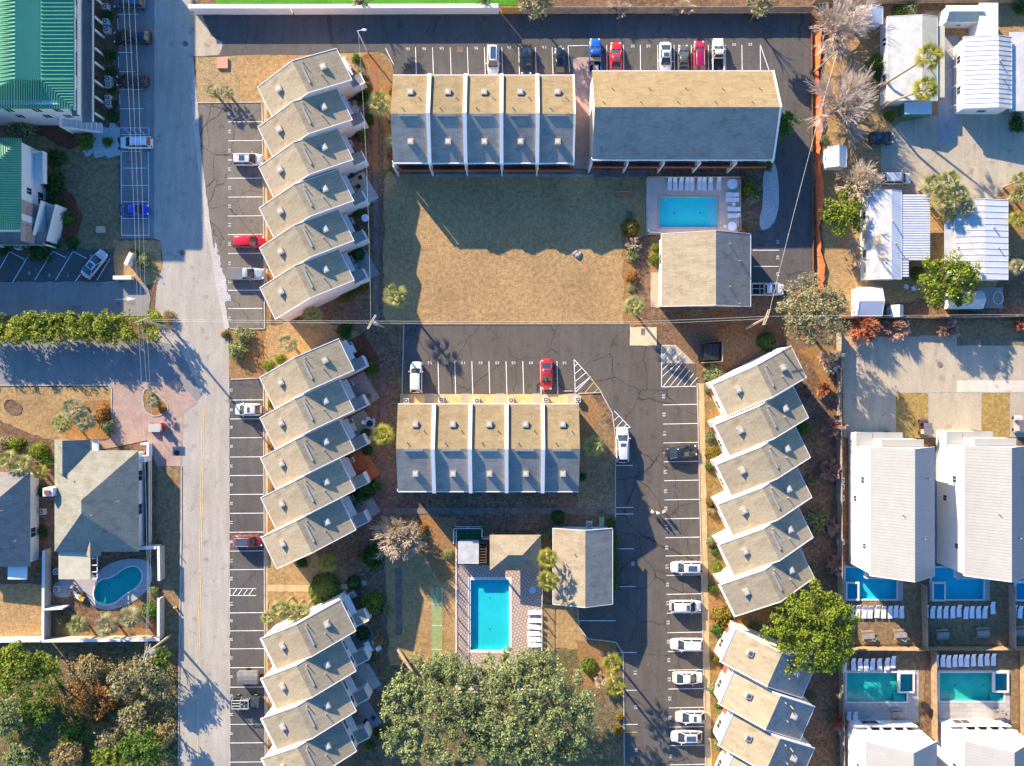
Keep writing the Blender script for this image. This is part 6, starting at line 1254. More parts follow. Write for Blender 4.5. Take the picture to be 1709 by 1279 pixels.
# the long hedge
p = W(128, 548, 3); r = empty('hedge', (p.x, p.y, 0), 0, 'long bushy bright green hedge along the left driveway', 'hedge'); rng = np.random.default_rng(5); P = []; O = []
for k in range(150):
    x = rng.uniform(-16.5, 11.6); y = rng.uniform(-1.7, 1.9); lr = rng.uniform(.5, .9); c = np.array([x, y, 2.3 + rng.uniform(0, .8)])
    d = rng.normal(0, 1, (14, 3)); d[:, 2] = np.abs(d[:, 2]) - .5; d /= np.linalg.norm(d, axis=1)[:, None]; ix = rng.integers(0, 14, 130); P.append(c + d[ix] * lr * np.array([1, 1, 1.3]) + rng.normal(0, .17, (130, 3))); O.append(d[ix])
P = np.concatenate(P); P[:, 2] = np.maximum(P[:, 2], .1); V, F = leafquads(P, np.concatenate(O), .2, rng); npmesh('foliage', V, F, HEDGEL, r)
m = MB()
for k in range(13): x = -15.5 + k * 2.2; m.tube((x, 0, 0), (x + .2, .1, 2.6), .1, .06, 6)
m.build('stems', BARK, r)
_sh = {}
def shrub(label, px, py, rpx, mat, h=None, el=1.0, ang=0, name='shrub', tight=True, group=None):
    R_ = rpx / S * .98; h = h or max(.6, min(1.8, R_ * 1.2)); key = (mat.name, tight, (int(px * 7 + py) % 3))
    if key not in _sh:
        rng = np.random.default_rng(len(_sh) + 70); n = 1500 if tight else 1300; d = rng.normal(0, 1, (n, 3)); d[:, 2] = np.abs(d[:, 2]) * .9 - .12; d /= np.linalg.norm(d, axis=1)[:, None]
        az = np.arctan2(d[:, 1], d[:, 0]); lump = 1 + (.06 if tight else .2) * np.sin(az * 3 + rng.uniform(0, 6)) + (.05 if tight else .14) * np.sin(az * 7 + d[:, 2] * 5); rr = rng.uniform(.72, 1.0, (n, 1)) if tight else rng.uniform(.35, 1.05, (n, 1))
        P = d * rr * lump[:, None]; P[:, 2] = np.maximum(P[:, 2], .02); V, F = leafquads(P, d, .085 if tight else .11, rng); _sh[key] = npmesh(name, V, F, mat)
    o = place(_sh[key], W(px, py, h * .5) * Vector((1, 1, 0)) if False else (W(px, py, h * .5).x, W(px, py, h * .5).y, 0), R(ang), (R_ * el, R_, h), label, 'shrub', group); o.name = name; return o
SH = [(609, 146, 10, YELG, 'yellow green shrub below the topmost western roof'), (605, 160, 11, DEEPG, 'dark shrub between first and second western closets'), (616, 198, 8, DEEPG, 'oval dark shrub by the second western closet'), (602, 224, 10, MIDG, 'leafy green shrub north of the third western patio'), (598, 353, 9, MIDG, 'vivid green shrub in the fourth western patio'), (597, 424, 12, DEEPG, 'round dark shrub in the sixth western patio'),
 (574, 497, 8, YELG, 'yellow dry clump at the pink south wall, lower one'), (588, 491, 7, YELG, 'yellow dry clump at the pink south wall, middle one'), (605, 482, 8, YELG, 'yellow dry clump at the pink south wall, upper one'), (594, 97, 8, MIDG, 'green shrub at the top right of the upper western row'), (601, 122, 9, GREYG, 'grey green shrub beside the topmost patio'),
 (655, 150, 8, ORNG, 'orange shrub at the west end of the north terrace'), (655, 200, 7, YELG, 'yellow shrub halfway along the west end of the north terrace'), (654, 260, 8, ORNG, 'narrow orange shrub at the lower west end of the north terrace'), (659, 281, 9, OAK, 'olive shrub at the south west corner of the north terrace'),
 (405, 560, 16, OAK, 'large olive shrub at the top of the corner bed by the street'), (396, 585, 17, OAK, 'large olive shrub low in the corner bed by the street'), (375, 558, 7, YELG, 'small yellow green shrub on the street side of the corner bed'), (467, 600, 9, BRIGHT, 'bright low shrub beside the small corner palm'), (448, 612, 10, BRIGHT, 'bright low shrub at the western car park corner'), (574, 552, 13, DEEPG, 'dark shrub behind the first middle western patio'),
 (620, 613, 12, MIDG, 'green shrub by the first middle western closet'), (614, 662, 6, OAK, 'small olive shrub on the second middle western patio'), (611, 724, 9, DEEPG, 'dark shrub beside the white garden chairs'), (613, 752, 9, DEEPG, 'round dark shrub with edging ring'), (606, 818, 20, DEEPG, 'wide dark green bush south of the rust coloured patio'), (452, 675, 6, MIDG, 'tiny green plant at the front of the first middle western unit'), (452, 745, 6, ORNG, 'tiny russet plant at the front of the second middle western unit'), (454, 812, 6, DRY, 'tiny straw plant at the front of the third middle western unit'),
 (541, 985, 28, MIDG, 'big clipped green shrub at the top of the lower western row'), (621, 1008, 20, BRIGHT, 'rounded bright shrub beside the lower western row'), (590, 974, 13, DEEPG, 'shaded round shrub right of the big clipped shrub'), (605, 1058, 13, DEEPG, 'dark round shrub in the second lower western patio'), (503, 940, 9, DEEPG, 'dark shrub in front of the small palm by the middle row end'), (620, 930, 20, DEEPG, 'dark green bush shaded by the bare pale tree'), (645, 1020, 9, GREYG, 'grey weedy bush at the lower lawn path'),
 (628, 1070, 12, DRY, 'brown withered bush above the lower patio path'), (614, 1098, 10, DEEPG, 'dark bush by the leaning timber near the lower patios'), (631, 1225, 10, DEEPG, 'dark bush by the lowest left patio'), (617, 1246, 9, MIDG, 'green bush at the bottom of the lower western patios'),
 (706, 882, 8, ORNG, 'small red leaved shrub beside the bare pale tree'), (702, 893, 10, GREYG, 'grey green shrub below the small red leaved one'), (748, 926, 10, OAK, 'clipped olive shrub outside the pool railing'), (910, 893, 10, OAK, 'olive bush between shelter and service house'), (932, 864, 12, DEEPG, 'dark clipped shrub north of the service house'), (1021, 872, 8, MIDG, 'green shrub at the north east corner of the service house'),
 (972, 796, 7, DEEPG, 'small dark shrub at the east end of the middle terrace'), (1004, 858, 5, OAK, 'tiny olive shrub beside the service path'), (983, 1113, 14, MIDG, 'clipped green shrub on the straw bed by the car park bend'), (1034, 1198, 7, YELG, 'small yellow shrub at the lower left of the car park'), (1033, 1220, 8, YELG, 'yellow green shrub at the very bottom of the car park edge'),
 (1053, 380, 16, YELG, 'large golden clipped bush at the lawn corner by the north pool'), (1056, 427, 11, OAK, 'olive shrub in the lawn border'), (1055, 462, 10, ORNG, 'thin brown shrub in the lawn border'), (1054, 482, 7, OAK, 'small round olive shrub above the border palm'), (1051, 358, 7, GREYG, 'loose grey green plant above the golden bush'), (1095, 412, 8, BRIGHT, 'bright clipped shrub west of the club house, upper'), (1093, 431, 10, BRIGHT, 'bright clipped shrub west of the club house, lower'),
 (1252, 315, 14, BRIGHT, 'yellow green bush right of the north pool deck'), (1256, 330, 12, GREYG, 'grey twiggy bush right of the north pool deck'), (1282, 276, 9, MIDG, 'green bush below the corner of the long apartment roof'), (1240, 383, 8, ORNG, 'reddish plant at the club house corner'),
 (1281, 570, 16, DEEPG, 'large round dark shrub beside the waste enclosure'), (1194, 625, 17, OAK, 'wide clipped olive shrub at the top of the eastern row'), (1181, 650, 6, OAK, 'small round shrub at the first eastern corner'), (1191, 757, 13, YELG, 'yellow clipped shrub between second and third eastern units'), (1184, 780, 7, MIDG, 'small green ball shrub before the third eastern unit'), (1186, 728, 9, OAK, 'loose brown green plant before the second eastern unit'), (1186, 838, 8, YELG, 'yellow green ball shrub before the fourth eastern unit'), (1189, 855, 8, DRY, 'spiky straw plant before the fourth eastern unit'),
 (1187, 905, 8, OAK, 'olive ball shrub before the fifth eastern unit, left'), (1194, 921, 7, MIDG, 'small green ball shrub before the fifth eastern unit'), (1198, 950, 9, BRIGHT, 'bright clipped hedge piece before the sixth eastern unit'), (1190, 984, 8, MIDG, 'loose green plant before the sixth eastern unit'), (1207, 1030, 17, YELG, 'big golden shrub between the two south eastern rows'), (1198, 1052, 11, MIDG, 'green shrub below the big golden one'), (1196, 1101, 7, YELG, 'small golden shrub before the first slanted unit'), (1190, 1150, 8, OAK, 'olive shrub before the second slanted unit'), (1200, 1177, 6, MIDG, 'small green shrub before the second slanted unit'), (1204, 1189, 6, OAK, 'ball shrub between the second and third slanted units'), (1197, 1225, 8, MIDG, 'green shrub before the third slanted unit'), (1200, 1243, 8, OAK, 'olive shrub before the lowest slanted unit'),
 (1340, 716, 14, MIDG, 'green bush behind the second eastern unit'), (1357, 804, 10, OAK, 'olive bush behind the fourth eastern unit'), (1365, 870, 20, OAK, 'large olive bush behind the fifth eastern unit'), (1360, 943, 7, GREYG, 'grey green ball behind the sixth eastern unit'), (1358, 1165, 9, GREYG, 'round grey green shrub behind the slanted row'), (1248, 1040, 8, DRY, 'withered shrub at the gap between the eastern rows'), (1264, 1046, 7, OAK, 'olive shrub at the gap between the eastern rows'),
 (34, 208, 22, OAK, 'big olive shrub below the tall green roofed building'), (91, 263, 15, DEEPG, 'dark tall shrub beside the second green roofed building'), (88, 305, 18, DEEPG, 'dark shrub mass at the side of the second green roofed building'), (88, 335, 14, DEEPG, 'lower dark shrub at the side of the second green roofed building'), (107, 362, 13, MIDG, 'green shrub beside the angled stairs'), (118, 406, 11, DEEPG, 'dark shrub at the foot of the angled stairs'), (141, 235, 14, MIDG, 'green shrub at the end of the white columns'), (178, 236, 9, MIDG, 'small green shrub at the gravel curve'), (186, 193, 10, DEEPG, 'round dark shrub beside the last white column'), (182, 90, 10, DEEPG, 'dark shrub between the white columns'), (186, 150, 7, DEEPG, 'small dark shrub between the air conditioners'), (183, 120, 8, DEEPG, 'dark shrub right of the fourth white column'), (178, 25, 9, DEEPG, 'dark shrub at the top of the column walk'), (188, 172, 7, DEEPG, 'low dark shrub by the lower air conditioners'),
 (60, 415, 18, DEEPG, 'low dark hedge by the angled parking bays'), (4, 418, 9, DEEPG, 'dark shrub at the left edge by the angled bays'), (90, 405, 9, MIDG, 'light green shrub under the walkway end'), (222, 424, 9, BRIGHT, 'bright shrub behind the white entry sign'), (238, 436, 13, OAK, 'olive palm like shrub on the entry island'), (257, 530, 11, BRIGHT, 'bright shrub at the tip of the long hedge'), (280, 530, 10, DRY, 'withered plants beside the hedge pole'),
 (170, 690, 14, ORNG, 'russet shrub in the bed of the hip roofed house'), (178, 712, 12, OAK, 'dark shrub at the bed corner of the hip roofed house'), (252, 662, 8, OAK, 'olive shrub in the small pointed island'), (270, 684, 7, ORNG, 'russet groundcover in the small pointed island'), (70, 820, 9, DEEPG, 'dark shrub in the gap between the two hip roofed houses'), (69, 888, 9, DEEPG, 'lower dark shrub in the gap between the two hip roofed houses'),
 (25, 742, 13, BRIGHT, 'bright plant in the curved bed of the dark roofed house'), (62, 752, 13, BRIGHT, 'bright hedge piece in the curved bed of the dark roofed house'), (76, 768, 10, MIDG, 'green hedge end by the hip roofed house wall'), (2, 742, 12, GREYG, 'pale plant at the left edge beside the straw lawn'), (250, 1020, 16, MIDG, 'leafy green shrub in the kidney pool yard corner'), (255, 988, 10, OAK, 'small round shrub at the pool yard gate'), (137, 995, 6, YELG, 'yellow plant beside the pool yard sculpture'), (103, 1035, 9, OAK, 'low olive plant in the pool yard bed'),
 (1465, 103, 15, MIDG, 'green bush beside the olive roofed mobile home'), (1470, 120, 12, DEEPG, 'deep green bush lower beside the olive roofed mobile home'), (1487, 192, 9, BRIGHT, 'bright bush at the foot of the leaning palms'), (1700, 205, 12, DEEPG, 'dark hedge at the right edge by the carport'), (1706, 10, 12, MIDG, 'green bush in the top right corner'), (1520, 15, 14, OAK, 'olive bush behind the olive roofed mobile home'), (1500, 18, 10, MIDG, 'green bush behind the bare tree garden'), (1533, 455, 12, MIDG, 'palm like bush between the carport and round tree'),
 (1376, 232, 8, OAK, 'olive weed clump along the orange netting'), (1403, 880, 6, ORNG, 'russet tuft on the long grey fence')]
for x, y, rp, mt, lb in SH:
    shrub(lb, x, y, rp, mt, tight='ball' in lb or 'clipped' in lb or 'round' in lb, ang=(x * 37 + y) % 360, el=1.35 if ('oval' in lb or 'hedge' in lb or 'wide' in lb) else 1.0)
for y, ht in ((905, 18), (940, 22), (970, 20)):
    shrub({905: 'upper piece', 940: 'middle piece', 970: 'lower piece'}[y] + ' of the clipped green hedge along the service house car park side', 1025.5, y, 6, MIDG, 1.2, 1.0, 0, 'hedge').scale = (.65, ht / S, 1.2)
# ---- palms
_pl = {}
def palm_crown(mat, seed, nf=27, droop=.5, skirt=True):
    rng = random.Random(seed); V = []; F = []
    for k in range(nf):
        a = k * 2.39996 + rng.uniform(-.25, .25); t = (k + .5) / nf; el = R(78 - 105 * t + rng.uniform(-8, 8)); d = Vector((math.cos(a) * math.cos(el), math.sin(a) * math.cos(el), math.sin(el))); s_ = Vector((-math.sin(a), math.cos(a), 0)); u = s_.cross(d) * -1
        pl_ = rng.uniform(.38, .5); q = d * pl_; w = .012; o = len(V); V += [s_ * w, s_ * -w, q - s_ * w, q + s_ * w]; F.append((o, o + 1, o + 2, o + 3))
        nb = 11
        for j in range(nb):
            b = (j / (nb - 1) - .5) * R(118); L_ = rng.uniform(.46, .58) * (1 - .28 * abs(b)); bd = (d * math.cos(b) + s_ * math.sin(b)).normalized(); mid = q + bd * L_ * .55 + Vector((0, 0, -.02 * droop)); tip = q + bd * L_ + Vector((0, 0, -.16 * droop - rng.uniform(0, .07))); side = bd.cross(u).normalized() * .026
            o = len(V); V += [q + side * .3, q - side * .3, mid - side, mid + side, tip - side * .15, tip + side * .15]; F += [(o, o + 1, o + 2, o + 3), (o + 3, o + 2, o + 4, o + 5)]
    return np.array([tuple(v) for v in V]), np.array(F)
def palm(label, px, py, rpx, h, mat=None, base=None, name='palm_tree', droop=.5, nf=27):
    mat = mat or PALM; p = W(px, py, h); b = W(*base) if base else Vector((p.x, p.y, 0)); r = empty(name, b, 0, label, 'palm', 'palm trees'); key = (mat.name, int(px) % 3, nf)
    if key not in _pl: V, F = palm_crown(mat, len(_pl) + 3, nf, droop); _pl[key] = npmesh('crown', V, F, mat); c = _pl[key]
    else: c = _pl[key].copy(); COL.objects.link(c)
    R_ = rpx * (H - h) / H / S * 1.08; c.parent = r; c.location = p - b; c.scale = (R_,) * 3; c.rotation_euler = (0, 0, (px * 13 + py) % 6.28)
    m = MB(); t = p - b; mid = t * .5 + Vector((-t.x * .12, -t.y * .12, .1)) if h < 7 else Vector((0, 0, 3.6)); m.tube((0, 0, -.05), mid, .2, .17, 8); m.tube(mid, t, .17, .15, 8); m.ball(t - Vector((0, 0, .25)), .28, .28, .4); m.build('trunk', PBARK, r); return r
PL = [(632, 173, 23, 3.6, PALM, (652, 203), 'palm with visible leaning trunk at the head of the brick walk'), (660, 494, 23, 4.2, PALM, None, 'palm on the shaded lawn beside the overhead wires'), (640, 726, 21, 4, PALMY, None, 'sunny palm touching the west end of the middle terrace'), (546, 940, 18, 4, PALMY, None, 'sunny palm at the bottom end of the middle western row'), (992, 745, 21, 4, PALM, None, 'palm on the straw bed beside the long white sport utility'), (1059, 511, 21, 4, PALM, None, 'palm at the lower end of the lawn border'), (480, 573, 18, 2.4, PALMG, None, 'small grey palm on the lawn above the middle western row'), (522, 527, 19, 3, PALM, None, 'palm at the pink south wall of the upper western row'),
 (914, 933, 20, 6, PALMY, None, 'upper palm of the pair between the shelter and service house'), (914, 969, 20, 6, PALMY, None, 'lower palm of the pair between the pool and service house'), (1022, 1108, 20, 5, PALMY, None, 'upper palm of the pair at the car park bend'), (1027, 1145, 20, 5, PALMY, None, 'lower palm of the pair at the car park bend'),
 (449, 1032, 16, 6.5, PALM, None, 'leftmost palm of the cluster heading the lower western row'), (468, 1016, 19, 6.5, PALM, None, 'upper palm of the cluster heading the lower western row'), (487, 1022, 18, 6.5, PALM, None, 'middle palm of the cluster heading the lower western row'), (505, 1020, 15, 6, PALM, None, 'rightmost palm of the cluster heading the lower western row'),
 (1551, 94, 25, 9, PALMY, (1466, 150), 'taller palm leaning over the olive mobile home roof'), (1544, 149, 24, 8, PALMY, (1470, 183), 'lower palm leaning over the end of the olive mobile home roof'), (1556, 308, 20, 4, PALM, None, 'left palm of the group below the tan driveway'), (1584, 303, 21, 4.5, PALM, None, 'top palm of the group below the tan driveway'), (1600, 326, 20, 4, PALM, None, 'right palm of the group below the tan driveway'), (1574, 336, 20, 4, PALM, None, 'lower palm of the group beside the ribbed carport'), (1612, 347, 18, 3.5, PALMG, None, 'pale palm touching the white mobile home roof'), (1583, 358, 15, 3, PALM, None, 'small palm between the carport and white mobile home'),
 (1701, 302, 17, 4, PALM, None, 'top palm at the right edge'), (1697, 328, 14, 3, PALM, None, 'middle palm at the right edge'), (1700, 366, 17, 4, PALMY, None, 'sunny palm at the right edge beside the white mobile home'), (1697, 446, 16, 3, PALMG, None, 'pale palm at the right edge by the lower fence'),
 (122, 682, 21, 4, PALMG, None, 'upper pale palm of the clump in the straw lawn bed'), (142, 702, 20, 3.6, PALMG, None, 'right pale palm of the clump in the straw lawn bed'), (104, 706, 20, 3.4, PALM, None, 'lower left palm of the clump in the straw lawn bed'), (14, 768, 18, 3.4, PALM, None, 'palm at the left edge over the dark slate roof'), (38, 776, 19, 3.4, PALM, None, 'palm over the corner of the dark slate roof'), (68, 788, 14, 2.4, PALMY, None, 'small sunny palm between the two hip roofed houses'),
 (129, 1043, 18, 2.2, PALM, None, 'left palm of three along the kidney pool yard wall'), (178, 1044, 22, 2.6, PALMG, None, 'middle pale palm of three along the kidney pool yard wall'), (217, 1031, 21, 2.6, PALMG, None, 'right pale palm of three along the kidney pool yard wall'), (356, 153, 13, 1.6, PALMG, None, 'left small pale palm on the scrub bed by the street'), (378, 154, 13, 1.6, PALMG, None, 'right small palm on the straw bed by the street'), (254, 672, 11, 1.4, PALMG, None, 'small palm in the pointed drive island'),
 (652, 236, 13, 1.8, PALMG, None, 'low pale palmetto at the west wall of the north terrace'), (434, 148, 8, 1.2, PALM, None, 'tiny palmetto at the tip of the topmost western roof')]
for x, y, rp, h, mt, bs, lb in PL: palm(lb, x, y, rp, h, mt, bs)
# ---- leafless trees
def bare(label, px, py, rpx, h, mat, seed, n0=9, lv=4, name='bare_tree', cat='tree', kids=(5, 5, 4), flatk=.8):
    R_ = rpx * (H - h * .7) / H / S; p = W(px, py, h * .7); r = empty(name, (p.x, p.y, 0), 0, label, cat, 'leafless trees and shrubs'); rn = random.Random(seed); seg = []
    f0 = Vector((0, 0, h * .22)); tm = MB(); tm.tube((0, 0, -.05), f0, R_ * .05, R_ * .04, 7)
    def grow(p0, d, L_, r0, lev):
        p1 = p0 + d * L_; seg.append((p0, p1, r0, r0 * .6))
        if lev >= lv - 1: return
        for k in range(kids[min(lev, len(kids) - 1)]):
            t = rn.uniform(.35, 1.0); q = p0.lerp(p1, t); j = Vector((rn.gauss(0, 1), rn.gauss(0, 1), rn.gauss(0, .7) + .2)).normalized(); nd_ = (d * 1.5 + j * .55).normalized(); grow(q, nd_, L_ * rn.uniform(.55, .85), r0 * .55, lev + 1)
    for k in range(n0):
        a = k * 6.283 / n0 + rn.uniform(-.3, .3); e = R(rn.uniform(8, 80)); grow(f0, Vector((math.cos(a) * math.cos(e), math.sin(a) * math.cos(e), math.sin(e) * flatk)), R_ * rn.uniform(.4, .52), max(.05, R_ * .02), 0)
    n = len(seg); V = np.zeros((n, 6, 3)); A = np.array([tuple(s[0]) for s in seg]); B = np.array([tuple(s[1]) for s in seg]); ra = np.array([max(.022, s[2]) for s in seg])[:, None]; rb = np.array([max(.014, s[3]) for s in seg])[:, None]
    d = B - A; d /= np.linalg.norm(d, axis=1)[:, None]; u = np.cross(d, np.array([.31, .17, .93])); u /= np.linalg.norm(u, axis=1)[:, None]; w = np.cross(d, u)
    for i in range(3):
        c, s_ = math.cos(2.0944 * i), math.sin(2.0944 * i); V[:, i] = A + (u * c + w * s_) * ra; V[:, 3 + i] = B + (u * c + w * s_) * rb
    o = np.arange(n)[:, None] * 6; F = np.concatenate([o + np.array([i, (i + 1) % 3, 3 + (i + 1) % 3, 3 + i]) for i in range(3)])
    npmesh('branches', V.reshape(-1, 3), F, mat, r); tm.build('trunk', mat, r); return r
bare('big bare grey tree with reddish twigs in the top right, above its twin', 1412, 38, 60, 6.5, TWIG, 1, 26, 5, kids=(5, 4, 3, 2)); bare('big round bare tree beside the orange netting, lower of the two', 1413, 168, 66, 6.5, TWIG, 2, 28, 5, kids=(5, 4, 3, 2))
bare('pale bare tree behind the silver people carrier', 1440, 302, 44, 5, TWIG2, 3, 15, 5, kids=(6, 5, 3, 2)); bare('pale bare tree spread over the roof of the weathered mobile home', 1462, 415, 40, 5.5, TWIG2, 4, 11, 5, kids=(5, 4, 3, 2)); bare('pale feathery bare tree beside the lawn and central pool', 660, 900, 44, 4.2, TWIG2, 5, 18, 5, kids=(6, 5, 4, 2))
bare('pale twiggy bush behind the palm pair at the car park bend', 1004, 1138, 18, 2.5, TWIG2, 6, 10, 4, 'bare_shrub', 'shrub', (6, 5)); bare('pale twiggy shrub in the lawn border', 1058, 409, 14, 1.8, TWIG2, 7, 10, 4, 'bare_shrub', 'shrub', (6, 5))
for i, (x, y, rp, h, mt, lb) in enumerate([(1445, 546, 31, 2.2, TWIG3, 'large rust red bare shrub at the back fence beside the white shed'), (1499, 547, 23, 2, TWIG4, 'rosy bare shrub at the back fence near the pale blue cabinet'), (1584, 547, 20, 2, TWIG4, 'rosy bare shrub at the back fence below the lean-to'), (1707, 543, 14, 1.8, TWIG3, 'red bare shrub at the back fence by the right edge'), (1391, 714, 23, 2.4, TWIG4, 'rosy bare shrub on the long grey fence beside the golf cart driveway'), (1391, 787, 20, 2.2, TWIG4, 'rosy bare shrub on the long grey fence by the three air conditioners'), (1391, 880, 15, 2, TWIG4, 'tan bare shrub on the long grey fence behind the large olive bush'), (1396, 944, 18, 2.2, TWIG4, 'rosy bare shrub on the long grey fence beside the blue pool'), (1403, 1206, 18, 2.2, TWIG3, 'reddish bare shrub on the fence beside the lower rental house'), (1392, 600, 24, 3, TWIG2, 'pale straggly bare shrub under the grey oak'), (1376, 650, 14, 1.5, TWIG3, 'rusty bare shrub along the fence behind the first eastern unit')]):
    bare(lb, x, y, rp, h, mt, 30 + i, 18, 4, 'bare_shrub', 'shrub', (7, 6))
bare('scruffy bare branches above the grey north fence, left clump', 1035, 6, 26, 3, TWIG2, 60, 9, 4, 'bare_shrub', 'shrub', (5, 4)); bare('scruffy bare branches above the grey north fence, right clump', 1140, 6, 22, 3, TWIG2, 61, 9, 4, 'bare_shrub', 'shrub', (5, 4))
m = MB(); a = W(663, 1082); b = W(690, 1115); m.tube((0, 0, .1), (b.x - a.x, b.y - a.y, 1.6), .28, .2, 9)
for k in range(3): m.tube(((b.x - a.x) * .5, (b.y - a.y) * .5, .8), ((b.x - a.x) * .5 + rnd.uniform(-.8, .8), (b.y - a.y) * .5 + rnd.uniform(-.8, .8), 1.4), .08, .03, 5)
o = m.build('leaning_log', PBARK); o.location = a; tag(o, 'pale leaning log in the shade beside the lower lawn', 'log')
# ------------------------------------------------------------------ equipment, furniture
def ac_proto():
    r = empty('air_conditioner', (0, 0, 0)); m = MB(); m.box(-.4, -.4, .06, .4, .4, .78); m.build('case', ACM, r)
    m = MB(); m.prism([(.33 * math.cos(i * .449), .33 * math.sin(i * .449)) for i in range(14)], .781, .80); f = m.build('fan_grille', ACD, r); m = MB(); m.prism([(.12 * math.cos(i * .785), .12 * math.sin(i * .785)) for i in range(8)], .801, .83)
    for k in range(2): m.box(-.36, -.012, .802, .36, .012, .812, k * 1.57, (0, 0))
    m.build('fan_hub', ACM, f); m = MB(); m.box(-.5, -.5, 0, .5, .5, .058); m.build('pad', CONC2, r); return r
AC = ac_proto(); ORD = ['first', 'second', 'third', 'fourth', 'fifth', 'sixth']
def ac(lb, px, py, rz=0): p = W(px, py, .8); place(AC, (p.x, p.y, 0), rz, 1, lb, 'air conditioner', 'air conditioner units')
for i, (x, y) in enumerate(((677.8, 669), (736.3, 667), (796, 669), (853, 668), (911, 667), (965, 667))): ac(ORD[i] + ' air conditioner from the left along the north front of the middle terrace', x, y)
LB = ['white column walk beside the blue car', 'white column walk above the black sport utility', 'white column walk just above the black sport utility, lower of two', 'white column walk, upper of the lower group', 'white column walk, second of the lower group', 'white column walk, third of the lower group', 'white column walk, lowest of all', 'angled bays, left one', 'angled bays, white one']
for (x, y), l in zip(((175, 10), (175, 35), (177, 49), (179, 131), (180, 142), (179, 163), (180, 173), (28, 411), (45, 408)), LB): ac('air conditioner by the ' + l, x, y)
for (x, y), l in zip(((984, 876), (68, 855), (1405, 802), (1405, 813), (1405, 832), (1408, 1225), (93, 955), (93, 984), (1405, 905)), ('at the north wall of the service house', 'between the two hip roofed houses', 'beside the left rental house, top of three', 'beside the left rental house, middle of three', 'beside the left rental house, lowest of three', 'beside the lower left rental house', 'under the patio roof edge of the pool yard', 'lower in the pool yard by the white wall', 'low beside the left rental house near the blue pool')): ac('air conditioner ' + l, x, y)
PAT = {'A': [SOIL, SOIL, SOIL, GREYPAVE, SOIL, GREYPAVE], 'B': [REDMULCH, PINKPAVE, CONC, RUSTPAVE, GREYPAVE], 'D': [SOIL, GREYPAVE, GREYPAVE, GREYPAVE]}
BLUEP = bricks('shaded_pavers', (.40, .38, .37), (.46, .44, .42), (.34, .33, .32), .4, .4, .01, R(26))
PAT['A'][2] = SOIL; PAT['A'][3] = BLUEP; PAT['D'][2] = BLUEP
cnt = {}
for o, args, ang in UNITS:
    g = o['group']; key = 'A' if 'upper western' in g else 'B' if 'middle western' in g else 'D' if 'lower western' in g else 'F' if 'south' in g else 'E'; i = cnt.get(key, 0); cnt[key] = i + 1; M_ = Matrix.Translation(o.location) @ Matrix.Rotation(ang, 4, 'Z'); w = args[0]
    def loc(x, y): v = M_ @ Vector((x, y, 0)); return v
    if key in PAT:
        mt = PAT[key][i]
        if mt != SOIL:
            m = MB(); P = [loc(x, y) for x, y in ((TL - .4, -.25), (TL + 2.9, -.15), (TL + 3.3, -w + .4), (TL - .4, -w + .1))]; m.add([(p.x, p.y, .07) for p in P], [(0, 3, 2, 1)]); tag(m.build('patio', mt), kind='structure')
        p = loc(TL + .35, -1.0); place(AC, (p.x, p.y, 0), ang, 1, 'air conditioner on the garden side of the ' + ORD[i] + ' unit of the ' + {'A': 'upper', 'B': 'middle', 'D': 'lower'}[key] + ' western row', 'air conditioner', 'air conditioner units')
    elif key == 'E':
        m = MB(); P = [loc(TL + 1.7 * math.cos(t), -w / 2 + 2.3 * math.sin(t)) for t in [-1.57 + k * .314 for k in range(11)]]; m.add([(p.x, p.y, .07) for p in P], [tuple(range(11))]); tag(m.build('patio', (GREYPAVE, CONC, GREYPAVE, GREYPAVE, RUSTPAVE, GREYPAVE)[i]), kind='structure')
def lounger_proto():
    r = empty('sun_lounger', (0, 0, 0)); m = MB(); m.box(-.95, -.3, .30, .35, .3, .36); m.build('seat', SLING, r); m = MB(); ext(m, [(.36, .30), (1.0, .62), (.98, .68), (.35, .36)], 'y', -.3, .3); m.build('backrest', SLING, r)
    for x in (-.8, .3):
        for y in (-.27, .27): m = MB(); m.box(x - .03, y - .03, 0, x + .03, y + .03, .298); m.build('leg', PLW, r)
    m = MB(); m.box(-.98, -.34, .27, .36, -.305, .37); m.box(-.98, .305, .27, .36, .34, .37); m.build('frame', PLW, r); return r
LG = lounger_proto()
def loungers(pts, ang, where, order):
    for i, (x, y) in enumerate(pts): p = W(x, y, .4); place(LG, (p.x, p.y, 0), R(ang + rnd.uniform(-4, 4)), 1, f'white sun lounger {where}, {order(i, len(pts))}', 'sun lounger', 'white sun loungers')
NUM = ['first', 'second', 'third', 'fourth', 'fifth', 'sixth', 'seventh', 'eighth', 'ninth', 'tenth', 'eleventh']
fl = lambda i, n: NUM[i] + ' from the left'; ft = lambda i, n: NUM[i] + ' from the top'
loungers([(1118, 307), (1127, 307.5), (1137, 307), (1147, 307.5), (1155, 308), (1167.5, 307), (1175.5, 308), (1186, 307.5), (1200, 306.5)], 90, 'at the top of the north pool deck', fl); loungers([(1222, 325), (1222, 333.5), (1225, 349), (1225, 360)], 0, 'at the right of the north pool deck', ft)
loungers([(891.5, 1022.5), (891.5, 1036), (891, 1047), (890.5, 1058), (891, 1067.5), (891.5, 1077)], 0, 'on the patterned deck of the central pool', ft)
loungers([(1410, 1022), (1421.5, 1022), (1432, 1021), (1442.7, 1022), (1452.6, 1022), (1464.5, 1021), (1475, 1022), (1486, 1022), (1495.5, 1021), (1505, 1022)], 90, 'in the upper left pool yard', fl)
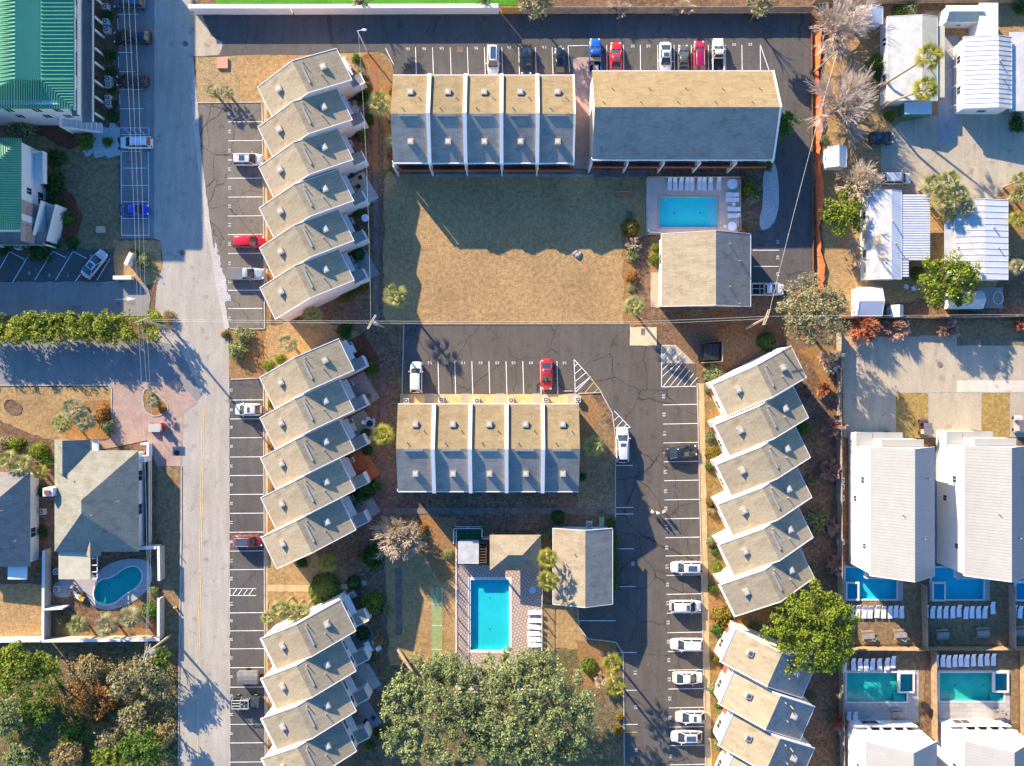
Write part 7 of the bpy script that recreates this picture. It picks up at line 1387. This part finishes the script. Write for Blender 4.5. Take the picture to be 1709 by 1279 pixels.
loungers([(1545.6, 1021), (1557, 1022), (1568, 1022), (1579, 1022), (1590.5, 1022), (1601, 1020), (1612.6, 1023), (1622.6, 1022), (1633.5, 1022), (1644.4, 1022), (1657.5, 1015)], 90, 'in the upper right pool yard', fl); loungers([(1693, 1020), (1703, 1022)], 90, 'in the pool yard cut by the right edge', fl)
loungers([(1409.5, 1112), (1424.6, 1109), (1435.5, 1109), (1446, 1110), (1456.5, 1109), (1468, 1109), (1481, 1108), (1491, 1105)], 90, 'in the lower left pool yard', fl); loungers([(1563, 1103.5), (1574, 1103), (1583.6, 1104), (1594, 1103), (1604, 1102.5), (1614, 1103), (1625, 1102), (1636.6, 1102), (1647.6, 1101), (1658.5, 1101)], 90, 'in the lower right pool yard', fl)
loungers([(1417, 1198), (1428, 1198)], 90, 'in the shade by the lower left pergola house', fl)
def table_proto(name, r_, h, mat):
    r = empty(name, (0, 0, 0)); m = MB(); m.prism([(r_ * math.cos(i * .524), r_ * math.sin(i * .524)) for i in range(12)], h - .05, h); m.build('tabletop', mat, r); m = MB(); m.tube((0, 0, 0), (0, 0, h - .051), .06, .05, 8); m.tube((0, 0, 0), (0, 0, .06), .28, .2, 8); m.build('pedestal', STEEL, r); return r
def chair_proto(mat, name='patio_chair'):
    r = empty(name, (0, 0, 0)); m = MB(); m.box(-.27, -.27, .38, .27, .27, .44); m.build('seat', mat, r); m = MB(); ext(m, [(-.27, .44), (-.36, .92), (-.42, .92), (-.33, .44)], 'y', -.27, .27); m.build('backrest', mat, r)
    for x in (-.23, .23):
        for y in (-.23, .23): m = MB(); m.box(x - .02, y - .02, 0, x + .02, y + .02, .378); m.build('leg', mat, r)
    m = MB(); m.box(-.3, -.33, .6, .2, -.28, .64); m.box(-.3, .28, .6, .2, .33, .64); m.build('armrest', mat, r); return r
TB = table_proto('round_table', .62, .74, plain('stone_table', (.6, .52, .47), .7, .3, 0, .1, 3)); TBW = table_proto('round_table', .55, .74, PLW); CHM = {}
def tbl(lb, px, py, proto=None, sc=1): p = W(px, py, .74); place(proto or TB, (p.x, p.y, 0), 0, sc, lb, 'table', 'round garden tables')
def chairs(lb, pts, mat, grp='garden chairs'):
    for i, (x, y, a) in enumerate(pts):
        if mat.name not in CHM: CHM[mat.name] = chair_proto(mat)
        p = W(x, y, .5); place(CHM[mat.name], (p.x, p.y, 0), R(a), 1, lb[i] if isinstance(lb, (list, tuple)) else lb, 'chair', grp)
PKC = plain('pink_chair', (.5, .36, .33), .8, .2, 0, .1, 3); TEAL = plain('teal_chair', (.12, .42, .36), .7, .3, 0, .15, 3); NAVY = plain('navy_chair', (.03, .05, .2), .8, .2, 0, .15, 3); DKC = plain('dark_chair', (.05, .05, .055), .7, .3, 0, .2, 3)
tbl('round pale table among pink chairs on the second upper patio', 592.8, 182.7); chairs(['pink chair left of the pale round table', 'pink chair above the pale round table', 'pink chair right of the pale round table', 'pink chair below the pale round table'], [(585, 178, -20), (592, 174.5, -90), (602, 181.5, 180), (596, 189, 100)], PKC)
tbl('pale blue round table on the fourth upper patio', 609.5, 364, TBW, 1.05); tbl('white round table at the right end of the north pool loungers', 1221.5, 308, TBW, 1.4); tbl('white round table at the lower right of the north pool deck', 1221.5, 378, TBW, 1.25); tbl('small white round table between the right hand loungers of the north pool', 1226, 340, TBW, .5); tbl('small white table by the lower right corner of the north pool deck', 1211, 377, TBW, .5)
tbl('pale blue round table at the right edge of the patterned pool deck', 888.5, 985, table_proto('round_table', .55, .74, plain('blue_table', (.25, .5, .62), .6, .3, 0, .1, 3)), 1)
p = W(593, 302, .74); r = empty('square_table', (p.x, p.y, 0), R(30), 'square tan wooden table on the blue paved patio', 'table', None); m = MB(); m.box(-.6, -.6, .69, .6, .6, .74); m.build('tabletop', plain('tan_table', (.48, .32, .18), .7, .3, 0, .15, 3), r)
for x in (-.5, .5):
    for y in (-.5, .5): m = MB(); m.box(x - .05, y - .05, 0, x + .05, y + .05, .689); m.build('leg', WOOD, r)
chairs(['dark chair above the square tan table', 'dark chair right of the square tan table', 'dark chair below the square tan table'], [(588, 294, -60), (600, 297, 210), (598, 311, 120)], DKC)
chairs(['white garden chair at the left of the group on the third middle patio', 'white garden chair at the top of the group on the third middle patio', 'white garden chair at the right of the group on the third middle patio', 'white garden chair at the bottom of the group on the third middle patio'], [(609, 705, 0), (615, 701, -80), (622, 703, 200), (621, 710, 160)], PLW); tbl('small dark round table amid the white garden chairs', 617, 707, table_proto('round_table', .5, .7, BLACK))
chairs(['navy chair upper on the lower western blue patio', 'navy chair right on the lower western blue patio'], [(611, 1203, 60), (622, 1198, 150)], NAVY); chairs(['white slatted chair on the first lower patio, upper', 'white slatted chair on the first lower patio, lower', 'white garden chair near the pale blue cabinet, left', 'white garden chair near the pale blue cabinet, right'], [(626, 1070, 30), (633, 1082, 20), (1513, 478, 70), (1525, 481, 100)], PLW)
chairs(['dark chaise like chair on the curved grey patio, upper', 'dark chaise like chair on the curved grey patio, lower', 'dark chair on the first middle western patio'], [(1345, 645, 60), (1349, 661, 30), (607, 592, 120)], DKC)
chairs(['teal chair on the sunlit grass of the upper left pool yard, left', 'teal chair on the sunlit grass of the upper left pool yard, right'], [(1459, 1065, 60), (1510, 1066, 60)], TEAL)
def picnic(mat):
    r = empty('picnic_table', (0, 0, 0)); m = MB()
    for k in range(5): m.box(-.9, -.38 + k * .155, .70, .9, -.24 + k * .155, .74)
    m.build('tabletop', mat, r)
    for y in (-.75, .62): m = MB(); m.box(-.9, y, .42, .9, y + .13, .46); m.box(-.9, y + .14 if y < 0 else y - .14, .42, .9, y + .27 if y < 0 else y - .01, .46); m.build('bench', mat, r)
    m = MB()
    for x in (-.65, .65): m.tube((x, -.7, 0), (x, .3, .69), .045, n=4); m.tube((x, .7, 0), (x, -.3, .69), .045, n=4); m.box(x - .03, -.7, .36, x + .03, .7, .418)
    m.build('leg_frame', mat, r); return r
PK = picnic(GWOOD)
for x, y, l in ((1449, 1062, 'in the upper left pool yard, left one'), (1503, 1060, 'in the upper left pool yard, right one'), (1574, 1060, 'in the shaded upper right pool yard, left one'), (1641, 1057, 'in the shaded upper right pool yard, right one'), (1704, 1055, 'cut by the right edge in the last pool yard'), (1498, 1193, 'on the stone deck of the lower left pool'), (1668, 1194, 'on the stone deck of the lower right pool')):
    p = W(x, y, .7); place(PK, (p.x, p.y, 0), R(3), 1.05, 'grey wooden picnic table ' + l, 'picnic table', 'picnic tables')
# lawn bench, rocks, signs, slabs and odds and ends
p = W(1041, 325.5); r = empty('garden_bench', (p.x, p.y, 0), 0, 'orange brown double bench on the lawn beside the north pool', 'bench'); BO = plain('orange_bench', (.52, .20, .10), .75, .2, 0, .2, 2); m = MB()
for k in range(4): m.box(-1.2, -.25 + k * .13, .42, 1.2, -.15 + k * .13, .46)
m.build('seat', BO, r); m = MB(); m.box(-1.2, .30, .46, 1.2, .36, .95); m.build('backrest', BO, r)
for x in (-1.1, 0, 1.1): m = MB(); m.box(x - .05, -.25, 0, x + .05, .3, .418); m.build('leg', DWOOD, r)
for i, (x, y, s_) in enumerate(((959, 424, .35), (964, 427, .4), (968, 424, .3), (962, 421, .28))):
    bm = bmesh.new(); bmesh.ops.create_icosphere(bm, subdivisions=2, radius=s_)
    for v in bm.verts: v.co *= rnd.uniform(.82, 1.15); v.co.z *= .7
    me = bpy.data.meshes.new('boulder'); bm.to_mesh(me); bm.free(); me.materials.append(STONE); o = bpy.data.objects.new('boulder', me); COL.objects.link(o); o.location = W(x, y) + Vector((0, 0, s_ * .3)); tag(o, ('leftmost', 'lowest', 'rightmost', 'topmost')[i] + ' boulder of the small pile on the lawn shadow edge', 'boulder', 'pile of boulders')
def slab(name, lb, cat, px, py, w, d, h, mat, rz=0, z0=0, leg=True):
    p = W(px, py, h); r = empty(name, (p.x, p.y, 0), R(rz), lb, cat); m = MB(); m.box(-w / 2, -d / 2, z0 if z0 else .02, w / 2, d / 2, h); m.build('body', mat, r); m = MB(); m.box(-w / 2 - .03, -d / 2 - .03, h + .002, w / 2 + .03, d / 2 + .03, h + .05); m.build('lid', mat, r)
    if z0: m = MB(); m.box(-w / 2, -.05, 0, -w / 2 + .1, .05, z0 - .002); m.box(w / 2 - .1, -.05, 0, w / 2, .05, z0 - .002); m.build('leg', GWOOD, r)
    return r
p_ = W(1184, 588); r = empty('waste_container', (p_.x, p_.y, 0), 0, 'dark blue waste container inside the board enclosure', 'waste container'); m = MB(); m.box(-1.1, -1.2, .1, 1.1, 1.2, 1.35); m.build('body', plain('dark_bin', (.02, .04, .05), .5, .4, 0, .2, 2), r); m = MB(); m.box(-1.15, -1.25, 1.352, -.35, 1.25, 1.42); m.box(.1, -1.25, 1.352, 1.15, 1.25, 1.42); m.build('lid', BLACK, r)
slab('entry_sign', 'white monument sign standing on the straw entry island', 'sign', 214, 432, .5, 1.9, 1.7, WTRIM, -25); slab('entry_sign', 'long low white sign at the mouth of the left driveway', 'sign', 204, 463.5, 2.7, .5, 1.1, WTRIM, 0); slab('stone_bench', 'tan stone bench in the sun patch between building and parking bays', 'bench', 167, 383, 1.2, .9, .5, plain('tan_stone', (.55, .42, .27), .9, .2, 0, .2, 2)); slab('utility_box', 'pink utility pad box on the straw lawn by the street', 'utility box', 371, 105, 1.6, 1.6, .25, plain('pink_box', (.60, .30, .20), .85, .2, 0, .12, 1))
slab('storage_bench', 'white storage box on the blue paved patio', 'storage box', 581, 311, .9, 1.5, .9, PLW, 26); slab('storage_bench', 'pale cover over the door of the first middle western patio', 'storage box', 584, 584, .9, 1.1, 2.2, PLW, 26); slab('storage_bench', 'white box by the door of the third middle western patio', 'storage box', 586, 715, 1.0, 1.2, .9, PLW, 26); slab('storage_bench', 'white bench in the second lower western patio', 'storage box', 614, 1080, .8, 1.5, .8, PLW, 26)
slab('storage_bench', 'lilac cushioned bench by the sixth upper western door', 'storage box', 584.5, 446, .7, 1.2, .6, plain('lilac_cover', (.36, .33, .46), .9, .1, 0, .1, 3), 26); slab('potting_table', 'pale green garden table in the sixth upper western patio', 'table', 593.5, 449, .7, 1.3, .9, plain('mint_table', (.25, .5, .42), .7, .2, 0, .3, 5), 20, .8)
for i, (x, y) in enumerate(((1400, 704), (1547, 1180))): slab('waste_bin', 'dark wheeled bin ' + ('by the long grey fence beside the driveway' if i == 0 else 'between the lower pool yards'), 'bin', x, y, .7, .8 if i else 1.8, 1.1, BLACK)
# sculpture, above-ground tub, leaf piles, driveway furniture
p = W(1664, 498); r = empty('paddling_pool', (p.x, p.y, 0), 0, 'small round white rimmed tub beside the white mobile home', 'tub'); m = MB()
for i in range(16): a, b = i * .3927, (i + 1) * .3927; m.tube((.75 * math.cos(a), .95 * math.sin(a), .3), (.75 * math.cos(b), .95 * math.sin(b), .3), .05, n=5)
m.build('rim', PLW, r); m = MB(); m.prism([(.74 * math.cos(i * .3927), .94 * math.sin(i * .3927)) for i in range(16)], 0, .1); m.build('liner', plain('tub_grey', (.3, .3, .3), .8, .2), r)
m = MB(); a = W(1630, 480); b = W(1673, 515); m.box(a.x, b.y, .0, b.x, a.y, .12); tag(m.build('timber_deck', GWOOD), 'grey timber deck at the lower right of the white mobile home', 'deck')
p = W(122, 983); r = empty('garden_sculpture', (p.x, p.y, 0), 0, 'dark tangled driftwood sculpture beside the kidney pool', 'sculpture'); m = MB()
for k in range(14): a = Vector((rnd.uniform(-.9, 1.2), rnd.uniform(-1.2, .6), rnd.uniform(.0, .4))); m.tube(a, a + Vector((rnd.uniform(-.8, .8), rnd.uniform(-.8, .8), rnd.uniform(.2, 1.0))), .09, .03, 5)
m.build('branches', DWOOD, r); m = MB(); m.ball((.1, .3, .35), .35, .35, .3); m.build('bowl', STONE, r)
p = W(135, 996); r = empty('daybed', (p.x, p.y, 0), 0, 'white and yellow cloth draped daybed by the kidney pool', 'daybed'); m = MB(); m.box(-.7, -.35, 0, .7, .35, .45, R(-30), (0, 0)); m.build('base', PLW, r); m = MB(); m.box(-.2, -.36, .452, .72, .36, .52, R(-30), (0, 0)); m.build('cushion', plain('yellow_cushion', (.7, .5, .1), .9, .1, 0, .2, 3), r); r.name = 'daybed'
p = W(262, 1004); r = empty('fire_hydrant', (p.x, p.y, 0), 0, 'small tan fire hydrant between the walled yard and street', 'hydrant'); 
r.location = (*W(294, 1013).xy, 0); m = MB(); m.tube((0, 0, 0), (0, 0, .6), .14, .13, 10); m.ball((0, 0, .62), .15, .15, .14); m.tube((-.25, 0, .4), (.25, 0, .4), .07, .07, 8); m.build('body', plain('tan_hydrant', (.6, .42, .15), .6, .3, 0, .1, 4), r)
p = W(1062, 512); r = empty('wheel_stop', (*W(947, 653).xy, 0), 0, 'short pale wheel stop beside the red saloon', 'wheel stop'); m = MB(); ext(m, [(-.08, .0), (.08, .0), (.05, .13), (-.05, .13)], 'x', -.75, .75); m.build('block', CONC2, r)
r = empty('drain_cover', (*W(1073, 554).xy, 0), 0, 'dark square drain on the tan slab at the top of the car park', 'drain'); m = MB(); m.box(-.3, -.5, .03, .3, .5, .06); m.build('grate', SLATE, r)
r = empty('drain_cover', (*W(768, 83).xy, 0), 0, 'dark square drain in the north car park', 'drain'); m = MB(); m.box(-.45, -.4, .02, .45, .4, .05); m.build('grate', SLATE, r)
for o in list(bpy.data.objects):
    if o.get('_used') is not None: del o['_used']
print('OBJECTS', len(bpy.data.objects), 'FACES', sum(len(m.polygons) for m in bpy.data.meshes))
